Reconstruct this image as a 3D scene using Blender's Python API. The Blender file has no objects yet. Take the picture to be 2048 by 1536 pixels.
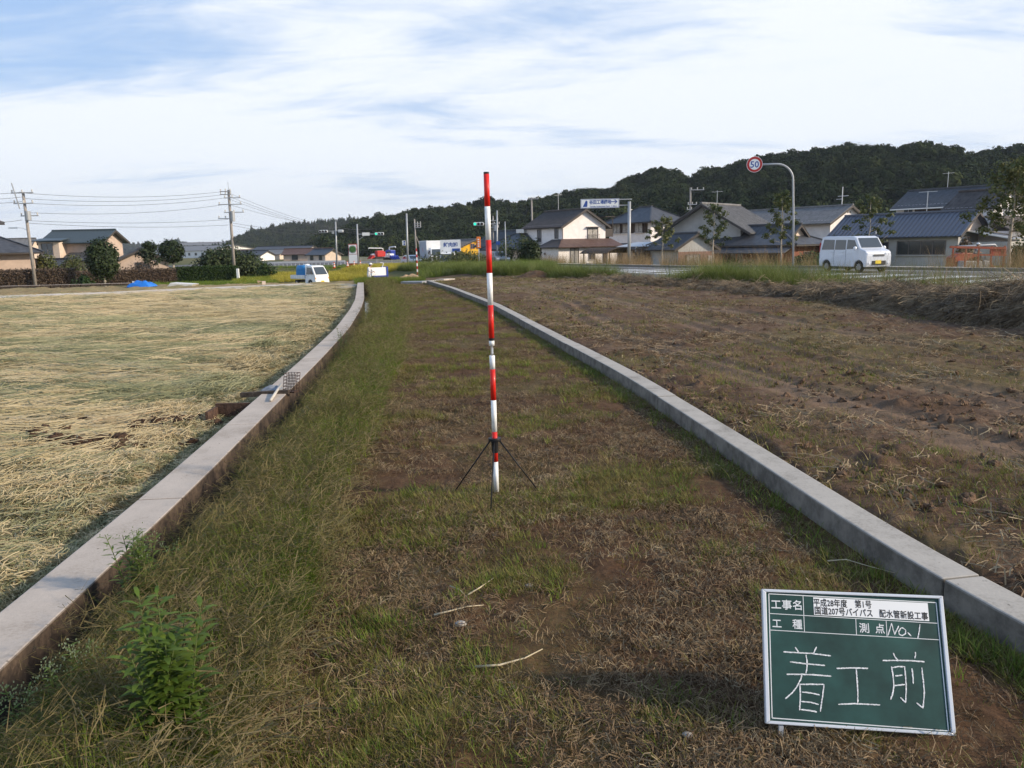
import bpy, bmesh, math, random
import numpy as np
from mathutils import Vector, Matrix
PI = math.pi
rad = math.radians
scene = bpy.context.scene
COL = scene.collection
random.seed(7)
rng = np.random.default_rng(11)

# ------------------------------------------------------------------ camera
FPX, EYE = 1550.0, 1.57
PITCH = math.atan((768 - 490) / FPX)
ROLL = rad(1.2)
cam_d = bpy.data.cameras.new('camera')
cam_d.sensor_width = 36.0
cam_d.lens = FPX / 2048 * 36.0
cam_d.clip_start = 0.05
cam_d.clip_end = 20000
cam = bpy.data.objects.new('camera', cam_d)
COL.objects.link(cam)
cam.matrix_world = Matrix.Translation((0, 0, EYE)) @ Matrix.Rotation(PI / 2 - PITCH, 4, 'X') @ Matrix.Rotation(-ROLL, 4, 'Z')
scene.camera = cam

# ------------------------------------------------------------------ sun and sky
SUN_AZ, SUN_EL = 102.0, 25.0            # degrees clockwise from +Y, above the horizon
sd = bpy.data.lights.new('sun', 'SUN')
sd.energy = 5.0
sd.angle = rad(3.0)
sd.color = (1.0, 0.85, 0.66)
sun = bpy.data.objects.new('sun', sd)
COL.objects.link(sun)
to_sun = Vector((math.sin(rad(SUN_AZ)) * math.cos(rad(SUN_EL)), math.cos(rad(SUN_AZ)) * math.cos(rad(SUN_EL)), math.sin(rad(SUN_EL))))
sun.rotation_euler = to_sun.to_track_quat('Z', 'Y').to_euler()

world = bpy.data.worlds.new('World')
scene.world = world
world.use_nodes = True
wn = world.node_tree
for n in list(wn.nodes):
    wn.nodes.remove(n)


class NB:
    """tiny node graph writer"""
    def __init__(s, tree):
        s.t = tree

    def n(s, kind, ins=None, **props):
        nd = s.t.nodes.new(kind)
        for k, v in props.items():
            setattr(nd, k, v)
        if ins:
            for k, v in ins.items():
                if isinstance(v, tuple) and len(v) == 2 and hasattr(v[0], 'outputs'):
                    s.t.links.new(v[0].outputs[v[1]], nd.inputs[k])
                elif hasattr(v, 'outputs'):
                    s.t.links.new(v.outputs[0], nd.inputs[k])
                else:
                    nd.inputs[k].default_value = v
        return nd

    def math(s, op, a, b=0.0, c=None, clamp=False):
        ins = {0: a, 1: b}
        if c is not None:
            ins[2] = c
        return s.n('ShaderNodeMath', ins, operation=op, use_clamp=clamp)

    def mix(s, fac, a, b, mode='MIX'):
        nd = s.n('ShaderNodeMix', None, data_type='RGBA', blend_type=mode)
        for k, v in ((0, fac), (6, a), (7, b)):
            if isinstance(v, tuple) and len(v) == 2 and hasattr(v[0], 'outputs'):
                s.t.links.new(v[0].outputs[v[1]], nd.inputs[k])
            elif hasattr(v, 'outputs'):
                s.t.links.new(v.outputs[2 if v.bl_idname == 'ShaderNodeMix' else 0], nd.inputs[k])
            else:
                if k and len(v) == 3:
                    v = (*v, 1.0)
                nd.inputs[k].default_value = v
        return (nd, 2)

    def ramp(s, fac, stops, interp='LINEAR'):
        nd = s.n('ShaderNodeValToRGB', {0: fac})
        nd.color_ramp.interpolation = interp
        el = nd.color_ramp.elements
        while len(el) < len(stops):
            el.new(0.5)
        for e, (p, c) in zip(el, stops):
            e.position = p
            e.color = (*c, 1.0) if len(c) == 3 else c
        return nd

    def noise(s, vec, scale, detail=4.0, rough=0.55, dist=0.0):
        return s.n('ShaderNodeTexNoise', {'Vector': vec, 'Scale': scale, 'Detail': detail, 'Roughness': rough, 'Distortion': dist})


g = NB(wn)
sky = g.n('ShaderNodeTexSky', None, sky_type='NISHITA', sun_disc=False, sun_elevation=rad(SUN_EL), sun_rotation=rad(SUN_AZ),
          altitude=50.0, air_density=1.2, dust_density=1.6, ozone_density=1.4)
tc = g.n('ShaderNodeTexCoord')
sep = g.n('ShaderNodeSeparateXYZ', {0: (tc, 0)})
zc = g.math('MAXIMUM', (sep, 2), 0.0)
den = g.math('ADD', zc, 0.16)
px_ = g.math('DIVIDE', (sep, 0), den)
py_ = g.math('DIVIDE', (sep, 1), den)
comb = g.n('ShaderNodeCombineXYZ', {0: px_, 1: py_})
mp = g.n('ShaderNodeMapping', {'Vector': comb, 'Location': (1.2, 4.9, 0), 'Rotation': (0, 0, rad(-24)), 'Scale': (0.55, 1.35, 1)})
n1 = g.noise(mp, 0.95, 8, 0.56, 0.5)
n2 = g.noise(mp, 2.9, 9, 0.62, 0.8)
m1 = g.math('MULTIPLY', (n1, 0), 0.72)
m2 = g.math('MULTIPLY_ADD', (n2, 0), 0.28, m1)
# more cloud towards the horizon, thinner veil overhead
bias = g.math('MULTIPLY_ADD', zc, -0.55, m2)
bias = g.math('ADD', bias, 0.225)
mask = g.ramp(bias, [(0.45, (0, 0, 0)), (0.66, (1, 1, 1))], 'EASE')
veil = g.math('MULTIPLY_ADD', mask, 0.80, 0.14)
cloudc = g.ramp(zc, [(0.0, (8.2, 8.7, 9.2)), (0.12, (8.9, 9.3, 9.8)), (0.4, (9.2, 9.5, 9.9)), (1.0, (8.2, 8.4, 8.8))])
blue = g.mix(0.6, (sky, 0), (2.8, 5.4, 10.2))
skc = g.mix(veil, blue, cloudc)
bg = g.n('ShaderNodeBackground', {'Color': skc, 'Strength': 0.105})
out = g.n('ShaderNodeOutputWorld', {0: bg})

scene.view_settings.view_transform = 'Standard'
scene.view_settings.look = 'None'
scene.view_settings.exposure = 0.10
scene.view_settings.gamma = 1.0
scene.view_settings.use_curve_mapping = False
scene.cycles.max_bounces = 6
scene.cycles.transparent_max_bounces = 16
scene.cycles.volume_bounces = 0


# ------------------------------------------------------------------ measuring helpers: where a thing stands
def ray(px, py):
    u = (px - 1024) / FPX
    v = -(py - 768) / FPX
    c, s = math.cos(ROLL), math.sin(ROLL)
    a, b = u * c + v * s, -u * s + v * c
    return Vector((a, math.cos(PITCH) + b * math.sin(PITCH), -math.sin(PITCH) + b * math.cos(PITCH)))


def R(px, py, Y):
    r = ray(px, py)
    return Vector((0, 0, EYE)) + r * (Y / r.y)


def on_z(px, py, z=0.0):
    r = ray(px, py)
    return Vector((0, 0, EYE)) + r * ((z - EYE) / r.z)


def smooth(a, b, x):
    t = np.clip((x - a) / (b - a), 0, 1)
    return t * t * (3 - 2 * t)


_tab = np.random.default_rng(5).random((8, 256, 256))


def vnoise(x, y, k=0):
    x = np.asarray(x, float); y = np.asarray(y, float)
    xi = np.floor(x).astype(int); yi = np.floor(y).astype(int)
    fx = x - xi; fy = y - yi
    fx = fx * fx * (3 - 2 * fx); fy = fy * fy * (3 - 2 * fy)
    t = _tab[k % 8]
    x0 = xi % 256; x1 = (xi + 1) % 256; y0 = yi % 256; y1 = (yi + 1) % 256
    return (t[x0, y0] * (1 - fx) + t[x1, y0] * fx) * (1 - fy) + (t[x0, y1] * (1 - fx) + t[x1, y1] * fx) * fy


def fbm(x, y, sc, octv=4, k=0):
    s = 0; a = 0.5; tot = 0
    for i in range(octv):
        s = s + a * vnoise(x * sc + 17.3 * i, y * sc + 9.1 * i, k + i); tot += a
        a *= 0.5; sc *= 2.03
    return s / tot


# edges of the two concrete strips, measured on the ground
def curve_from(pts, z, n=160):
    P = [on_z(px, py, z) for px, py in pts]
    P = sorted(P, key=lambda p: p.y)
    ys = np.array([p.y for p in P]); xs = np.array([p.x for p in P])
    return ys, xs


WALL_Z, KERB_Z = 0.10, 0.13
wl = curve_from([(0, 1223), (276, 1000), (605.7, 716), (670, 657), (700, 618), (710, 598.6), (713.5, 575)], WALL_Z)
kl = curve_from([(2048, 1255), (1875, 1168), (1729, 1062), (1610, 987), (1451, 880), (1250, 751), (1055, 646), (980, 606), (900, 575), (857, 562)], KERB_Z)


def smooth_curve(ys, xs, ext_lo, deg):
    c = np.polyfit(ys, xs, deg)
    return c


def mkcurve(ys, xs):
    # monotone-ish smoothing: dense linear interpolation then box filter
    yy = np.linspace(-6, 34.5, 400)
    s0 = (xs[1] - xs[0]) / (ys[1] - ys[0])
    s1 = (xs[-1] - xs[-2]) / (ys[-1] - ys[-2])
    xx = np.interp(yy, ys, xs)
    xx = np.where(yy < ys[0], xs[0] + (yy - ys[0]) * s0, xx)
    xx = np.where(yy > ys[-1], xs[-1] + (yy - ys[-1]) * s1, xx)
    k = np.hanning(33); k /= k.sum()
    pad = np.concatenate([np.full(16, 0) + xx[0] - (yy[1] - yy[0]) * s0 * np.arange(16, 0, -1), xx, xx[-1] + (yy[1] - yy[0]) * s1 * np.arange(1, 17)])
    return yy, np.convolve(pad, k, 'valid')


wall_y, wall_x = mkcurve(*wl)
kerb_y, kerb_x = mkcurve(*kl)
WALL_W, KERB_W = 0.265, 0.185
DITCH_W = 0.30


def wallx(y): return np.interp(y, wall_y, wall_x)
def kerbx(y): return np.interp(y, kerb_y, kerb_x)


# road edges, x as a function of y
RF_Y = [-60, 34.5, 53, 75, 105, 130, 160, 200]
RF_X = [84, 22.8, 10.8, 5.0, -1.0, -10, -26, -60]
RN_Y = [-60, 21, 34.5, 53, 75, 100, 120, 150]
RN_X = [68, 14.6, 5.6, -1.2, -8.4, -19, -34, -70]
def road_far(y): return np.interp(y, RF_Y, RF_X)
def road_near(y): return np.interp(y, RN_Y, RN_X)
def road_z(y): return np.interp(y, [-60, 45, 115, 200], [-0.10, -0.10, -1.0, -1.3])


def terrain(x, y):
    x = np.asarray(x, float); y = np.asarray(y, float)
    az = x / np.maximum(y, 1.0)
    pc = np.interp(y, [-50, 36, 65, 110, 200, 4000], [0, 0, -0.95, -1.35, -1.6, -1.6])
    pl = -1.6 * smooth(38.2, 43.0, y)
    w = smooth(-0.205, -0.15, az)
    h = pl * (1 - w) + pc * w
    # right: up to road level beside the road, then down again behind it
    dn = x - road_near(y)
    df = x - road_far(y)
    wr = smooth(-4.0, -0.5, dn)
    rz = road_z(y) - 0.06 + 0 * x
    back = -1.25 * smooth(2.5, 16.0, df) + 0 * x
    h = h * (1 - wr) + np.minimum(rz, 5) * wr
    h = np.where(df > 0, np.maximum(rz + back, -1.5), h)
    # left field a little lower than the strip
    fl = smooth(0.0, 0.25, wallx(y) - x) * (1 - smooth(33.5, 34.5, y))
    fl2 = smooth(0.2, -0.4, x - (-7.5)) * smooth(33.5, 34.5, y) * (1 - smooth(38, 40, y))
    h = h - 0.09 * np.clip(np.maximum(fl, fl2), 0, 1)
    # right field sits a bit higher than the strip
    fr = smooth(0.02, 0.2, x - (kerbx(y) + KERB_W)) * (1 - smooth(33.0, 36.0, y)) * (1 - wr)
    h = h + 0.065 * fr
    return h


def gz(x, y): return float(terrain(x, y))


def GP(px, py):
    """where the ray of a pixel meets the ground"""
    r = ray(px, py); o = Vector((0, 0, EYE))
    t0 = 0.5; t = 0.5
    while t < 4000:
        p = o + r * t
        if p.z < gz(p.x, p.y):
            lo, hi = t0, t
            for _ in range(40):
                m = (lo + hi) / 2; p = o + r * m
                if p.z < gz(p.x, p.y): hi = m
                else: lo = m
            return o + r * hi
        t0 = t; t *= 1.01
    return o + r * 4000


def BX(px, Y, py=540):
    """ground point under image column px at distance Y"""
    p = R(px, py, Y)
    return Vector((p.x, Y, gz(p.x, Y)))


# ------------------------------------------------------------------ materials
MATS = {}


def mat(name, color, rough=0.8, metal=0.0, var=0.12, nscale=6.0, bump=0.0, bscale=40.0, spec=0.3, coat=0.0, emit=None, trans=0.0, space='obj', randv=0.0):
    if name in MATS:
        return MATS[name]
    m = bpy.data.materials.new(name)
    m.use_nodes = True
    t = m.node_tree
    b = t.nodes['Principled BSDF']
    q = NB(t)
    tcn = q.n('ShaderNodeTexCoord')
    vec = (tcn, 3)
    if space == 'world':
        vec = (q.n('ShaderNodeNewGeometry'), 0)
    if var > 0 or randv > 0:
        nz = q.noise(vec, nscale, 5, 0.6)
        lo = tuple(c * (1 - var * 1.6) for c in color); hi = tuple(min(1, c * (1 + var * 1.4)) for c in color)
        c = q.mix(q.ramp((nz, 0), [(0.3, (0, 0, 0)), (0.7, (1, 1, 1))]), lo, hi)
        if randv > 0:
            oi = q.n('ShaderNodeObjectInfo')
            mr = q.n('ShaderNodeMapRange', {0: (oi, 5), 1: 0.0, 2: 1.0, 3: 1 - randv, 4: 1 + randv})
            hs = q.n('ShaderNodeHueSaturation', {'Value': (mr, 0)})
            t.links.new(c[0].outputs[2], hs.inputs['Color'])
            c = (hs, 0)
        t.links.new(c[0].outputs[c[1]], b.inputs['Base Color'])
    else:
        b.inputs['Base Color'].default_value = (*color, 1)
    b.inputs['Roughness'].default_value = rough
    b.inputs['Metallic'].default_value = metal
    b.inputs['Specular IOR Level'].default_value = spec
    if coat:
        b.inputs['Coat Weight'].default_value = coat
    if trans:
        b.inputs['Transmission Weight'].default_value = trans
    if emit:
        b.inputs['Emission Color'].default_value = (*emit[0], 1)
        b.inputs['Emission Strength'].default_value = emit[1]
    if bump > 0:
        nb = q.noise(vec, bscale, 5, 0.6)
        bp = q.n('ShaderNodeBump', {'Height': (nb, 0), 'Strength': bump, 'Distance': 0.02})
        t.links.new(bp.outputs[0], b.inputs['Normal'])
    MATS[name] = m
    return m


def leafmat(name, colors, rough=0.6, trans=0.25, nscale=1.5, isl=0.35, inst=0.45, spec=0.25):
    """foliage: colour picked per instance and by noise, with light passing through"""
    if name in MATS:
        return MATS[name]
    m = bpy.data.materials.new(name); m.use_nodes = True
    t = m.node_tree; q = NB(t)
    for n in list(t.nodes): t.nodes.remove(n)
    oi = q.n('ShaderNodeObjectInfo')
    geo = q.n('ShaderNodeNewGeometry')
    nz = q.noise((geo, 0), nscale, 3, 0.6)
    rnd = q.math('MULTIPLY_ADD', (nz, 0), 1.3, -0.4)
    rnd = q.math('MULTIPLY_ADD', (oi, 5), inst, rnd)
    ri = q.n('ShaderNodeMath', {0: (geo, 'Random Per Island'), 1: isl, 2: rnd}, operation='MULTIPLY_ADD')
    f = q.math('SUBTRACT', ri, 0.12, clamp=True)
    k = len(colors)
    rp = q.ramp(f, [(i / max(1, k - 1), c) for i, c in enumerate(colors)])
    d = q.n('ShaderNodeBsdfPrincipled', {'Base Color': rp, 'Roughness': rough, 'Specular IOR Level': spec})
    tr = q.n('ShaderNodeBsdfTranslucent', {'Color': rp})
    mx = q.n('ShaderNodeMixShader', {0: trans, 1: d, 2: tr})
    q.n('ShaderNodeOutputMaterial', {0: mx})
    MATS[name] = m
    return m


# ------------------------------------------------------------------ mesh building
SPLIT = {'barge_board', 'downpipe', 'post', 'veranda_post', 'gutter', 'gable_vent', 'ridge_cap', 'grille_bar', 'rope', 'eyes', 'sign_mark'}


class MB:
    def __init__(s):
        s.v = []; s.f = []; s.mi = []; s.cur = 0; s.cuts = []

    def add(s, vs, fs, M=None):
        o = len(s.v); s.cuts.append((o, len(s.f)))
        for p in vs:
            p = Vector(p)
            s.v.append(tuple(M @ p) if M else tuple(p))
        for f in fs:
            s.f.append(tuple(i + o for i in f)); s.mi.append(s.cur)
        return s

    def box(s, c, d, M=None, rz=0.0, taper=(1, 1)):
        x, y, z = d[0] / 2, d[1] / 2, d[2] / 2
        vs = []
        for sz, k in ((-1, 1), (1, 0)):
            tx, ty = (taper if sz > 0 else (1, 1))
            for sx, sy in ((-1, -1), (1, -1), (1, 1), (-1, 1)):
                X, Y = sx * x * tx, sy * y * ty
                vs.append((c[0] + X * math.cos(rz) - Y * math.sin(rz), c[1] + X * math.sin(rz) + Y * math.cos(rz), c[2] + sz * z))
        return s.add(vs, [(3, 2, 1, 0), (4, 5, 6, 7), (0, 1, 5, 4), (1, 2, 6, 5), (2, 3, 7, 6), (3, 0, 4, 7)], M)

    def bar(s, a, b, w, h=None, up=(0, 0, 1)):
        a, b = Vector(a), Vector(b); h = h or w
        d = (b - a); L = d.length; d.normalize()
        u = Vector(up)
        if abs(d.dot(u)) > 0.98: u = Vector((1, 0, 0))
        sx = d.cross(u).normalized(); uz = sx.cross(d).normalized()
        vs = []
        for p in (a, b):
            for i, j in ((-1, -1), (1, -1), (1, 1), (-1, 1)):
                vs.append(p + sx * (i * w / 2) + uz * (j * h / 2))
        return s.add(vs, [(0, 1, 2, 3), (7, 6, 5, 4), (0, 4, 5, 1), (1, 5, 6, 2), (2, 6, 7, 3), (3, 7, 4, 0)])

    def tube(s, pts, r, n=8, cap=True):
        pts = [Vector(p) for p in pts]
        if not hasattr(r, '__len__'): r = [r] * len(pts)
        o = len(s.v); prev = None; s.cuts.append((o, len(s.f)))
        for i, p in enumerate(pts):
            d = (pts[min(i + 1, len(pts) - 1)] - pts[max(i - 1, 0)])
            if d.length < 1e-9: d = Vector((0, 0, 1))
            d.normalize()
            if prev is None:
                u = Vector((0, 0, 1)) if abs(d.z) < 0.95 else Vector((1, 0, 0))
                sx = d.cross(u).normalized()
            else:
                sx = (prev - d * prev.dot(d)).normalized()
            prev = sx; sy = d.cross(sx)
            for k in range(n):
                a = 2 * PI * k / n
                s.v.append(tuple(p + sx * (math.cos(a) * r[i]) + sy * (math.sin(a) * r[i])))
        for i in range(len(pts) - 1):
            for k in range(n):
                a, b = o + i * n + k, o + i * n + (k + 1) % n
                s.f.append((a, b, b + n, a + n)); s.mi.append(s.cur)
        if cap:
            s.f.append(tuple(o + k for k in range(n - 1, -1, -1))); s.mi.append(s.cur)
            e = o + (len(pts) - 1) * n
            s.f.append(tuple(e + k for k in range(n))); s.mi.append(s.cur)
        return s

    def prism(s, poly, axis, a, b, M=None):
        """poly: list of 2d points, extruded along axis ('x','y','z') from a to b"""
        n = len(poly)
        def P(u, v, w):
            return {'x': (w, u, v), 'y': (u, w, v), 'z': (u, v, w)}[axis]
        vs = [P(u, v, a) for u, v in poly] + [P(u, v, b) for u, v in poly]
        fs = [tuple(range(n)), tuple(range(2 * n - 1, n - 1, -1))]
        fs += [(i, i + n, (i + 1) % n + n, (i + 1) % n) for i in range(n)]
        return s.add(vs, fs, M)

    def slab(s, quad, th):
        """a flat quad given a thickness downwards"""
        q = [Vector(p) for p in quad]
        n = (q[1] - q[0]).cross(q[3] - q[0]).normalized()
        if n.z < 0: n = -n
        lo = [p - n * th for p in q]
        m = len(q)
        return s.add(q + lo, [tuple(range(m)), tuple(range(2 * m - 1, m - 1, -1))] + [(i, i + m, (i + 1) % m + m, (i + 1) % m) for i in range(m)])

    def sphere(s, c, r, seg=12, rings=8, sc=(1, 1, 1), jit=0.0):
        o = len(s.v)
        for i in range(rings + 1):
            th = PI * i / rings
            for k in range(seg):
                ph = 2 * PI * k / seg
                rr = r * (1 + (random.random() - .5) * jit)
                s.v.append((c[0] + rr * sc[0] * math.sin(th) * math.cos(ph), c[1] + rr * sc[1] * math.sin(th) * math.sin(ph), c[2] + rr * sc[2] * math.cos(th)))
        for i in range(rings):
            for k in range(seg):
                a, b = o + i * seg + k, o + i * seg + (k + 1) % seg
                s.f.append((a, a + seg, b + seg, b)); s.mi.append(s.cur)
        return s

    def build(s, name, mats, parent=None, smooth_=False, bevel=0.0, loc=None, seg=2):
        if name in SPLIT and len(s.cuts) > 1:
            obs = []
            cuts = s.cuts + [(len(s.v), len(s.f))]
            for (v0, f0), (v1, f1) in zip(cuts[:-1], cuts[1:]):
                m_ = MB(); m_.v = s.v[v0:v1]; m_.f = [tuple(i - v0 for i in f) for f in s.f[f0:f1]]; m_.mi = s.mi[f0:f1]
                obs.append(m_.build(name, mats, parent, smooth_, bevel, loc, seg))
            return obs[0]
        me = bpy.data.meshes.new(name)
        me.from_pydata(s.v, [], s.f)
        if not isinstance(mats, (list, tuple)): mats = [mats]
        for m in mats: me.materials.append(m)
        if len(mats) > 1: me.polygons.foreach_set('material_index', s.mi)
        bm = bmesh.new(); bm.from_mesh(me)
        bmesh.ops.recalc_face_normals(bm, faces=bm.faces)
        bm.to_mesh(me); bm.free()
        if smooth_:
            me.polygons.foreach_set('use_smooth', [True] * len(me.polygons))
        o = bpy.data.objects.new(name, me)
        COL.objects.link(o)
        if parent is not None: o.parent = parent
        if loc is not None: o.location = loc
        if bevel:
            md = o.modifiers.new('bevel', 'BEVEL'); md.width = bevel; md.segments = seg; md.limit_method = 'ANGLE'; md.angle_limit = rad(35)
        return o


def tag(o, label=None, cat=None, group=None, kind=None):
    if label: o['label'] = label
    if cat: o['category'] = cat
    if group: o['group'] = group
    if kind: o['kind'] = kind
    return o


def thing(name, label, cat, loc=(0, 0, 0), rz=0.0, group=None):
    o = bpy.data.objects.new(name, None)
    o.empty_display_size = 0.2
    COL.objects.link(o)
    o.location = loc; o.rotation_euler = (0, 0, rz)
    return tag(o, label, cat, group)


def copy_tree(o, parent=None):
    c = o.copy(); COL.objects.link(c)
    if parent is not None: c.parent = parent
    for ch in o.children: copy_tree(ch, c)
    return c


def dup(src, label, loc, rz, group=None, scale=1.0):
    c = copy_tree(src)
    c.location = loc; c.rotation_euler = (0, 0, rz); c['label'] = label
    c.scale = (scale,) * 3
    if group: c['group'] = group
    return c


def raw_mesh(name, V, F4, mats, mi=None, smooth_=False, link=True):
    """fast mesh from numpy arrays, F4: quads"""
    me = bpy.data.meshes.new(name)
    V = np.asarray(V, np.float32); F4 = np.asarray(F4, np.int32)
    me.vertices.add(len(V)); me.vertices.foreach_set('co', V.ravel())
    k = F4.shape[1]
    me.loops.add(F4.size); me.loops.foreach_set('vertex_index', F4.ravel())
    me.polygons.add(len(F4))
    me.polygons.foreach_set('loop_start', np.arange(0, F4.size, k, dtype=np.int32))
    me.polygons.foreach_set('loop_total', np.full(len(F4), k, np.int32))
    if not isinstance(mats, (list, tuple)): mats = [mats]
    for m in mats: me.materials.append(m)
    if mi is not None: me.polygons.foreach_set('material_index', np.asarray(mi, np.int32))
    if smooth_: me.polygons.foreach_set('use_smooth', np.ones(len(F4), bool))
    me.update(calc_edges=True); me.validate()
    o = bpy.data.objects.new(name, me)
    if link: COL.objects.link(o)
    return o


def text_mesh(body, size, mat_, name='lettering', bold=0.0, parent=None, M=None, align='LEFT', width=None, spacing=1.0, depth=0.0):
    c = bpy.data.curves.new('text', 'FONT'); c.body = body; c.size = size; c.offset = bold; c.align_x = align
    c.space_character = spacing; c.resolution_u = 2; c.extrude = depth
    to = bpy.data.objects.new('text', c); COL.objects.link(to)
    bpy.context.view_layer.update()
    me = bpy.data.meshes.new_from_object(to.evaluated_get(bpy.context.evaluated_depsgraph_get()))
    bpy.data.objects.remove(to); bpy.data.curves.remove(c)
    if width and len(me.vertices):
        xs = [v.co.x for v in me.vertices]; k = width / (max(xs) - min(xs))
        for v in me.vertices: v.co.x *= k
    me.materials.clear(); me.materials.append(mat_)
    o = bpy.data.objects.new(name, me); COL.objects.link(o)
    me.name = name
    if parent is not None: o.parent = parent
    if M is not None: o.matrix_local = M
    return o


# scattering: points with rotation / scale / variant, instanced from a collection of small source meshes
def scatter(name, protos, P, rot, scl, idx, kind='stuff', label=None, cat=None):
    src = bpy.data.collections.new(name + '_sources')
    for i, p in enumerate(protos):
        p.name = '%s_source_%02d' % (name, i)
        src.objects.link(p)
    me = bpy.data.meshes.new(name)
    P = np.asarray(P, np.float32)
    me.vertices.add(len(P)); me.vertices.foreach_set('co', P.ravel())
    a = me.attributes.new('rot', 'FLOAT_VECTOR', 'POINT'); a.data.foreach_set('vector', np.asarray(rot, np.float32).ravel())
    a = me.attributes.new('scl', 'FLOAT_VECTOR', 'POINT')
    scl = np.asarray(scl, np.float32)
    if scl.ndim == 1: scl = np.repeat(scl[:, None], 3, 1)
    a.data.foreach_set('vector', scl.ravel())
    a = me.attributes.new('idx', 'INT', 'POINT'); a.data.foreach_set('value', np.asarray(idx, np.int32))
    o = bpy.data.objects.new(name, me); COL.objects.link(o)
    ng = bpy.data.node_groups.new(name, 'GeometryNodeTree')
    ng.interface.new_socket('Geometry', in_out='INPUT', socket_type='NodeSocketGeometry')
    ng.interface.new_socket('Geometry', in_out='OUTPUT', socket_type='NodeSocketGeometry')
    N, L = ng.nodes, ng.links
    gi = N.new('NodeGroupInput'); go = N.new('NodeGroupOutput')
    ci = N.new('GeometryNodeCollectionInfo'); ci.inputs['Collection'].default_value = src
    ci.inputs['Separate Children'].default_value = True; ci.inputs['Reset Children'].default_value = True
    ip = N.new('GeometryNodeInstanceOnPoints'); ip.inputs['Pick Instance'].default_value = True
    def att(nm, ty):
        a = N.new('GeometryNodeInputNamedAttribute'); a.data_type = ty; a.inputs['Name'].default_value = nm
        return a.outputs['Attribute']
    mp_ = N.new('GeometryNodeMeshToPoints')
    L.new(gi.outputs[0], mp_.inputs['Mesh'])
    L.new(mp_.outputs[0], ip.inputs['Points'])
    L.new(ci.outputs[0], ip.inputs['Instance'])
    L.new(att('idx', 'INT'), ip.inputs['Instance Index'])
    L.new(att('rot', 'FLOAT_VECTOR'), ip.inputs['Rotation'])
    L.new(att('scl', 'FLOAT_VECTOR'), ip.inputs['Scale'])
    L.new(ip.outputs[0], go.inputs[0])
    md = o.modifiers.new('scatter', 'NODES'); md.node_group = ng
    return tag(o, label, cat, kind=kind)
# ================================================================== GROUND
# ground materials: soil, straw field, far plain (position-based procedural)
def ground_mat(name, stops, scales, patch=None, bump=0.6, bscale=30.0, rough=0.95, track=None):
    m = bpy.data.materials.new(name); m.use_nodes = True
    t = m.node_tree; q = NB(t); b = t.nodes['Principled BSDF']
    geo = q.n('ShaderNodeNewGeometry')
    n1 = q.noise((geo, 0), scales[0], 6, 0.65)
    n2 = q.noise((geo, 0), scales[1], 6, 0.7)
    f = q.math('MULTIPLY_ADD', (n2, 0), 0.55, q.math('MULTIPLY', (n1, 0), 0.45))
    c = q.ramp(f, stops)
    col = (c, 0)
    if patch:
        for (sc, lo, hi, pc, mx) in patch:
            n3 = q.noise((geo, 0), sc, 5, 0.65, 0.4)
            pf = q.ramp((n3, 0), [(lo, (0, 0, 0)), (hi, (mx, mx, mx))])
            fine = q.noise((geo, 0), 45.0, 3, 0.7)
            pf2 = q.math('MULTIPLY', pf, q.ramp((fine, 0), [(0.35, (0.25, 0.25, 0.25)), (0.6, (1, 1, 1))]))
            col = q.mix(pf2, col, pc)
    if track:
        at_ = q.n('ShaderNodeAttribute', attribute_name='track')
        col = q.mix(q.math('MULTIPLY', (at_, 2), 0.75), col, track)
    t.links.new(col[0].outputs[col[1]], b.inputs['Base Color'])
    b.inputs['Roughness'].default_value = rough
    b.inputs['Specular IOR Level'].default_value = 0.15
    bn = q.noise((geo, 0), bscale, 6, 0.7)
    bp = q.n('ShaderNodeBump', {'Height': (bn, 0), 'Strength': bump, 'Distance': 0.03})
    t.links.new(bp.outputs[0], b.inputs['Normal'])
    return m


M_strip = ground_mat('strip_soil', [(0.3, (0.036, 0.019, 0.010)), (0.5, (0.088, 0.047, 0.024)), (0.72, (0.18, 0.112, 0.055))], (1.1, 14.0),
                     patch=[(0.55, 0.48, 0.60, (0.085, 0.085, 0.028), 0.55)])
M_straw = ground_mat('straw_field_soil', [(0.3, (0.12, 0.085, 0.045)), (0.5, (0.27, 0.20, 0.10)), (0.72, (0.42, 0.33, 0.17))], (0.8, 11.0),
                     patch=[(0.35, 0.50, 0.62, (0.25, 0.25, 0.10), 0.5)])
M_bare = ground_mat('bare_soil', [(0.28, (0.042, 0.024, 0.014)), (0.5, (0.105, 0.062, 0.037)), (0.74, (0.22, 0.155, 0.098))], (0.8, 9.0),
                    patch=[(0.28, 0.50, 0.62, (0.15, 0.125, 0.045), 0.8), (0.5, 0.60, 0.70, (0.21, 0.16, 0.085), 0.5)], track=(0.20, 0.135, 0.088))
M_plain = ground_mat('plain_soil', [(0.3, (0.05, 0.055, 0.018)), (0.5, (0.11, 0.10, 0.035)), (0.72, (0.20, 0.17, 0.07))], (0.05, 0.7),
                     patch=[(0.03, 0.5, 0.56, (0.06, 0.08, 0.02), 0.8)], bump=0.2, bscale=3.0)

az = np.concatenate([-np.geomspace(3.2, 0.86, 16)[:-1], np.linspace(-0.86, 0.86, 560), np.geomspace(0.86, 3.2, 16)[1:]])
dist = np.concatenate([np.linspace(-8, 0.6, 12)[:-1], np.geomspace(0.6 + 1.2, 46 + 1.2, 620) - 1.2, np.geomspace(48, 6000, 90)])
YY, AA = np.meshgrid(dist, az, indexing='ij')
XX = AA * (np.abs(YY) + 1.6) * 1.0
ZZ = terrain(XX, YY)
near = 1 - smooth(36, 60, YY)
wR = wallx(YY) + WALL_W
isleft = (XX < wallx(YY) + 0.1)
isstrip = (XX > wR) & (XX < kerbx(YY) + 0.05)
isright = (XX > kerbx(YY) + KERB_W - 0.05)
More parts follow.
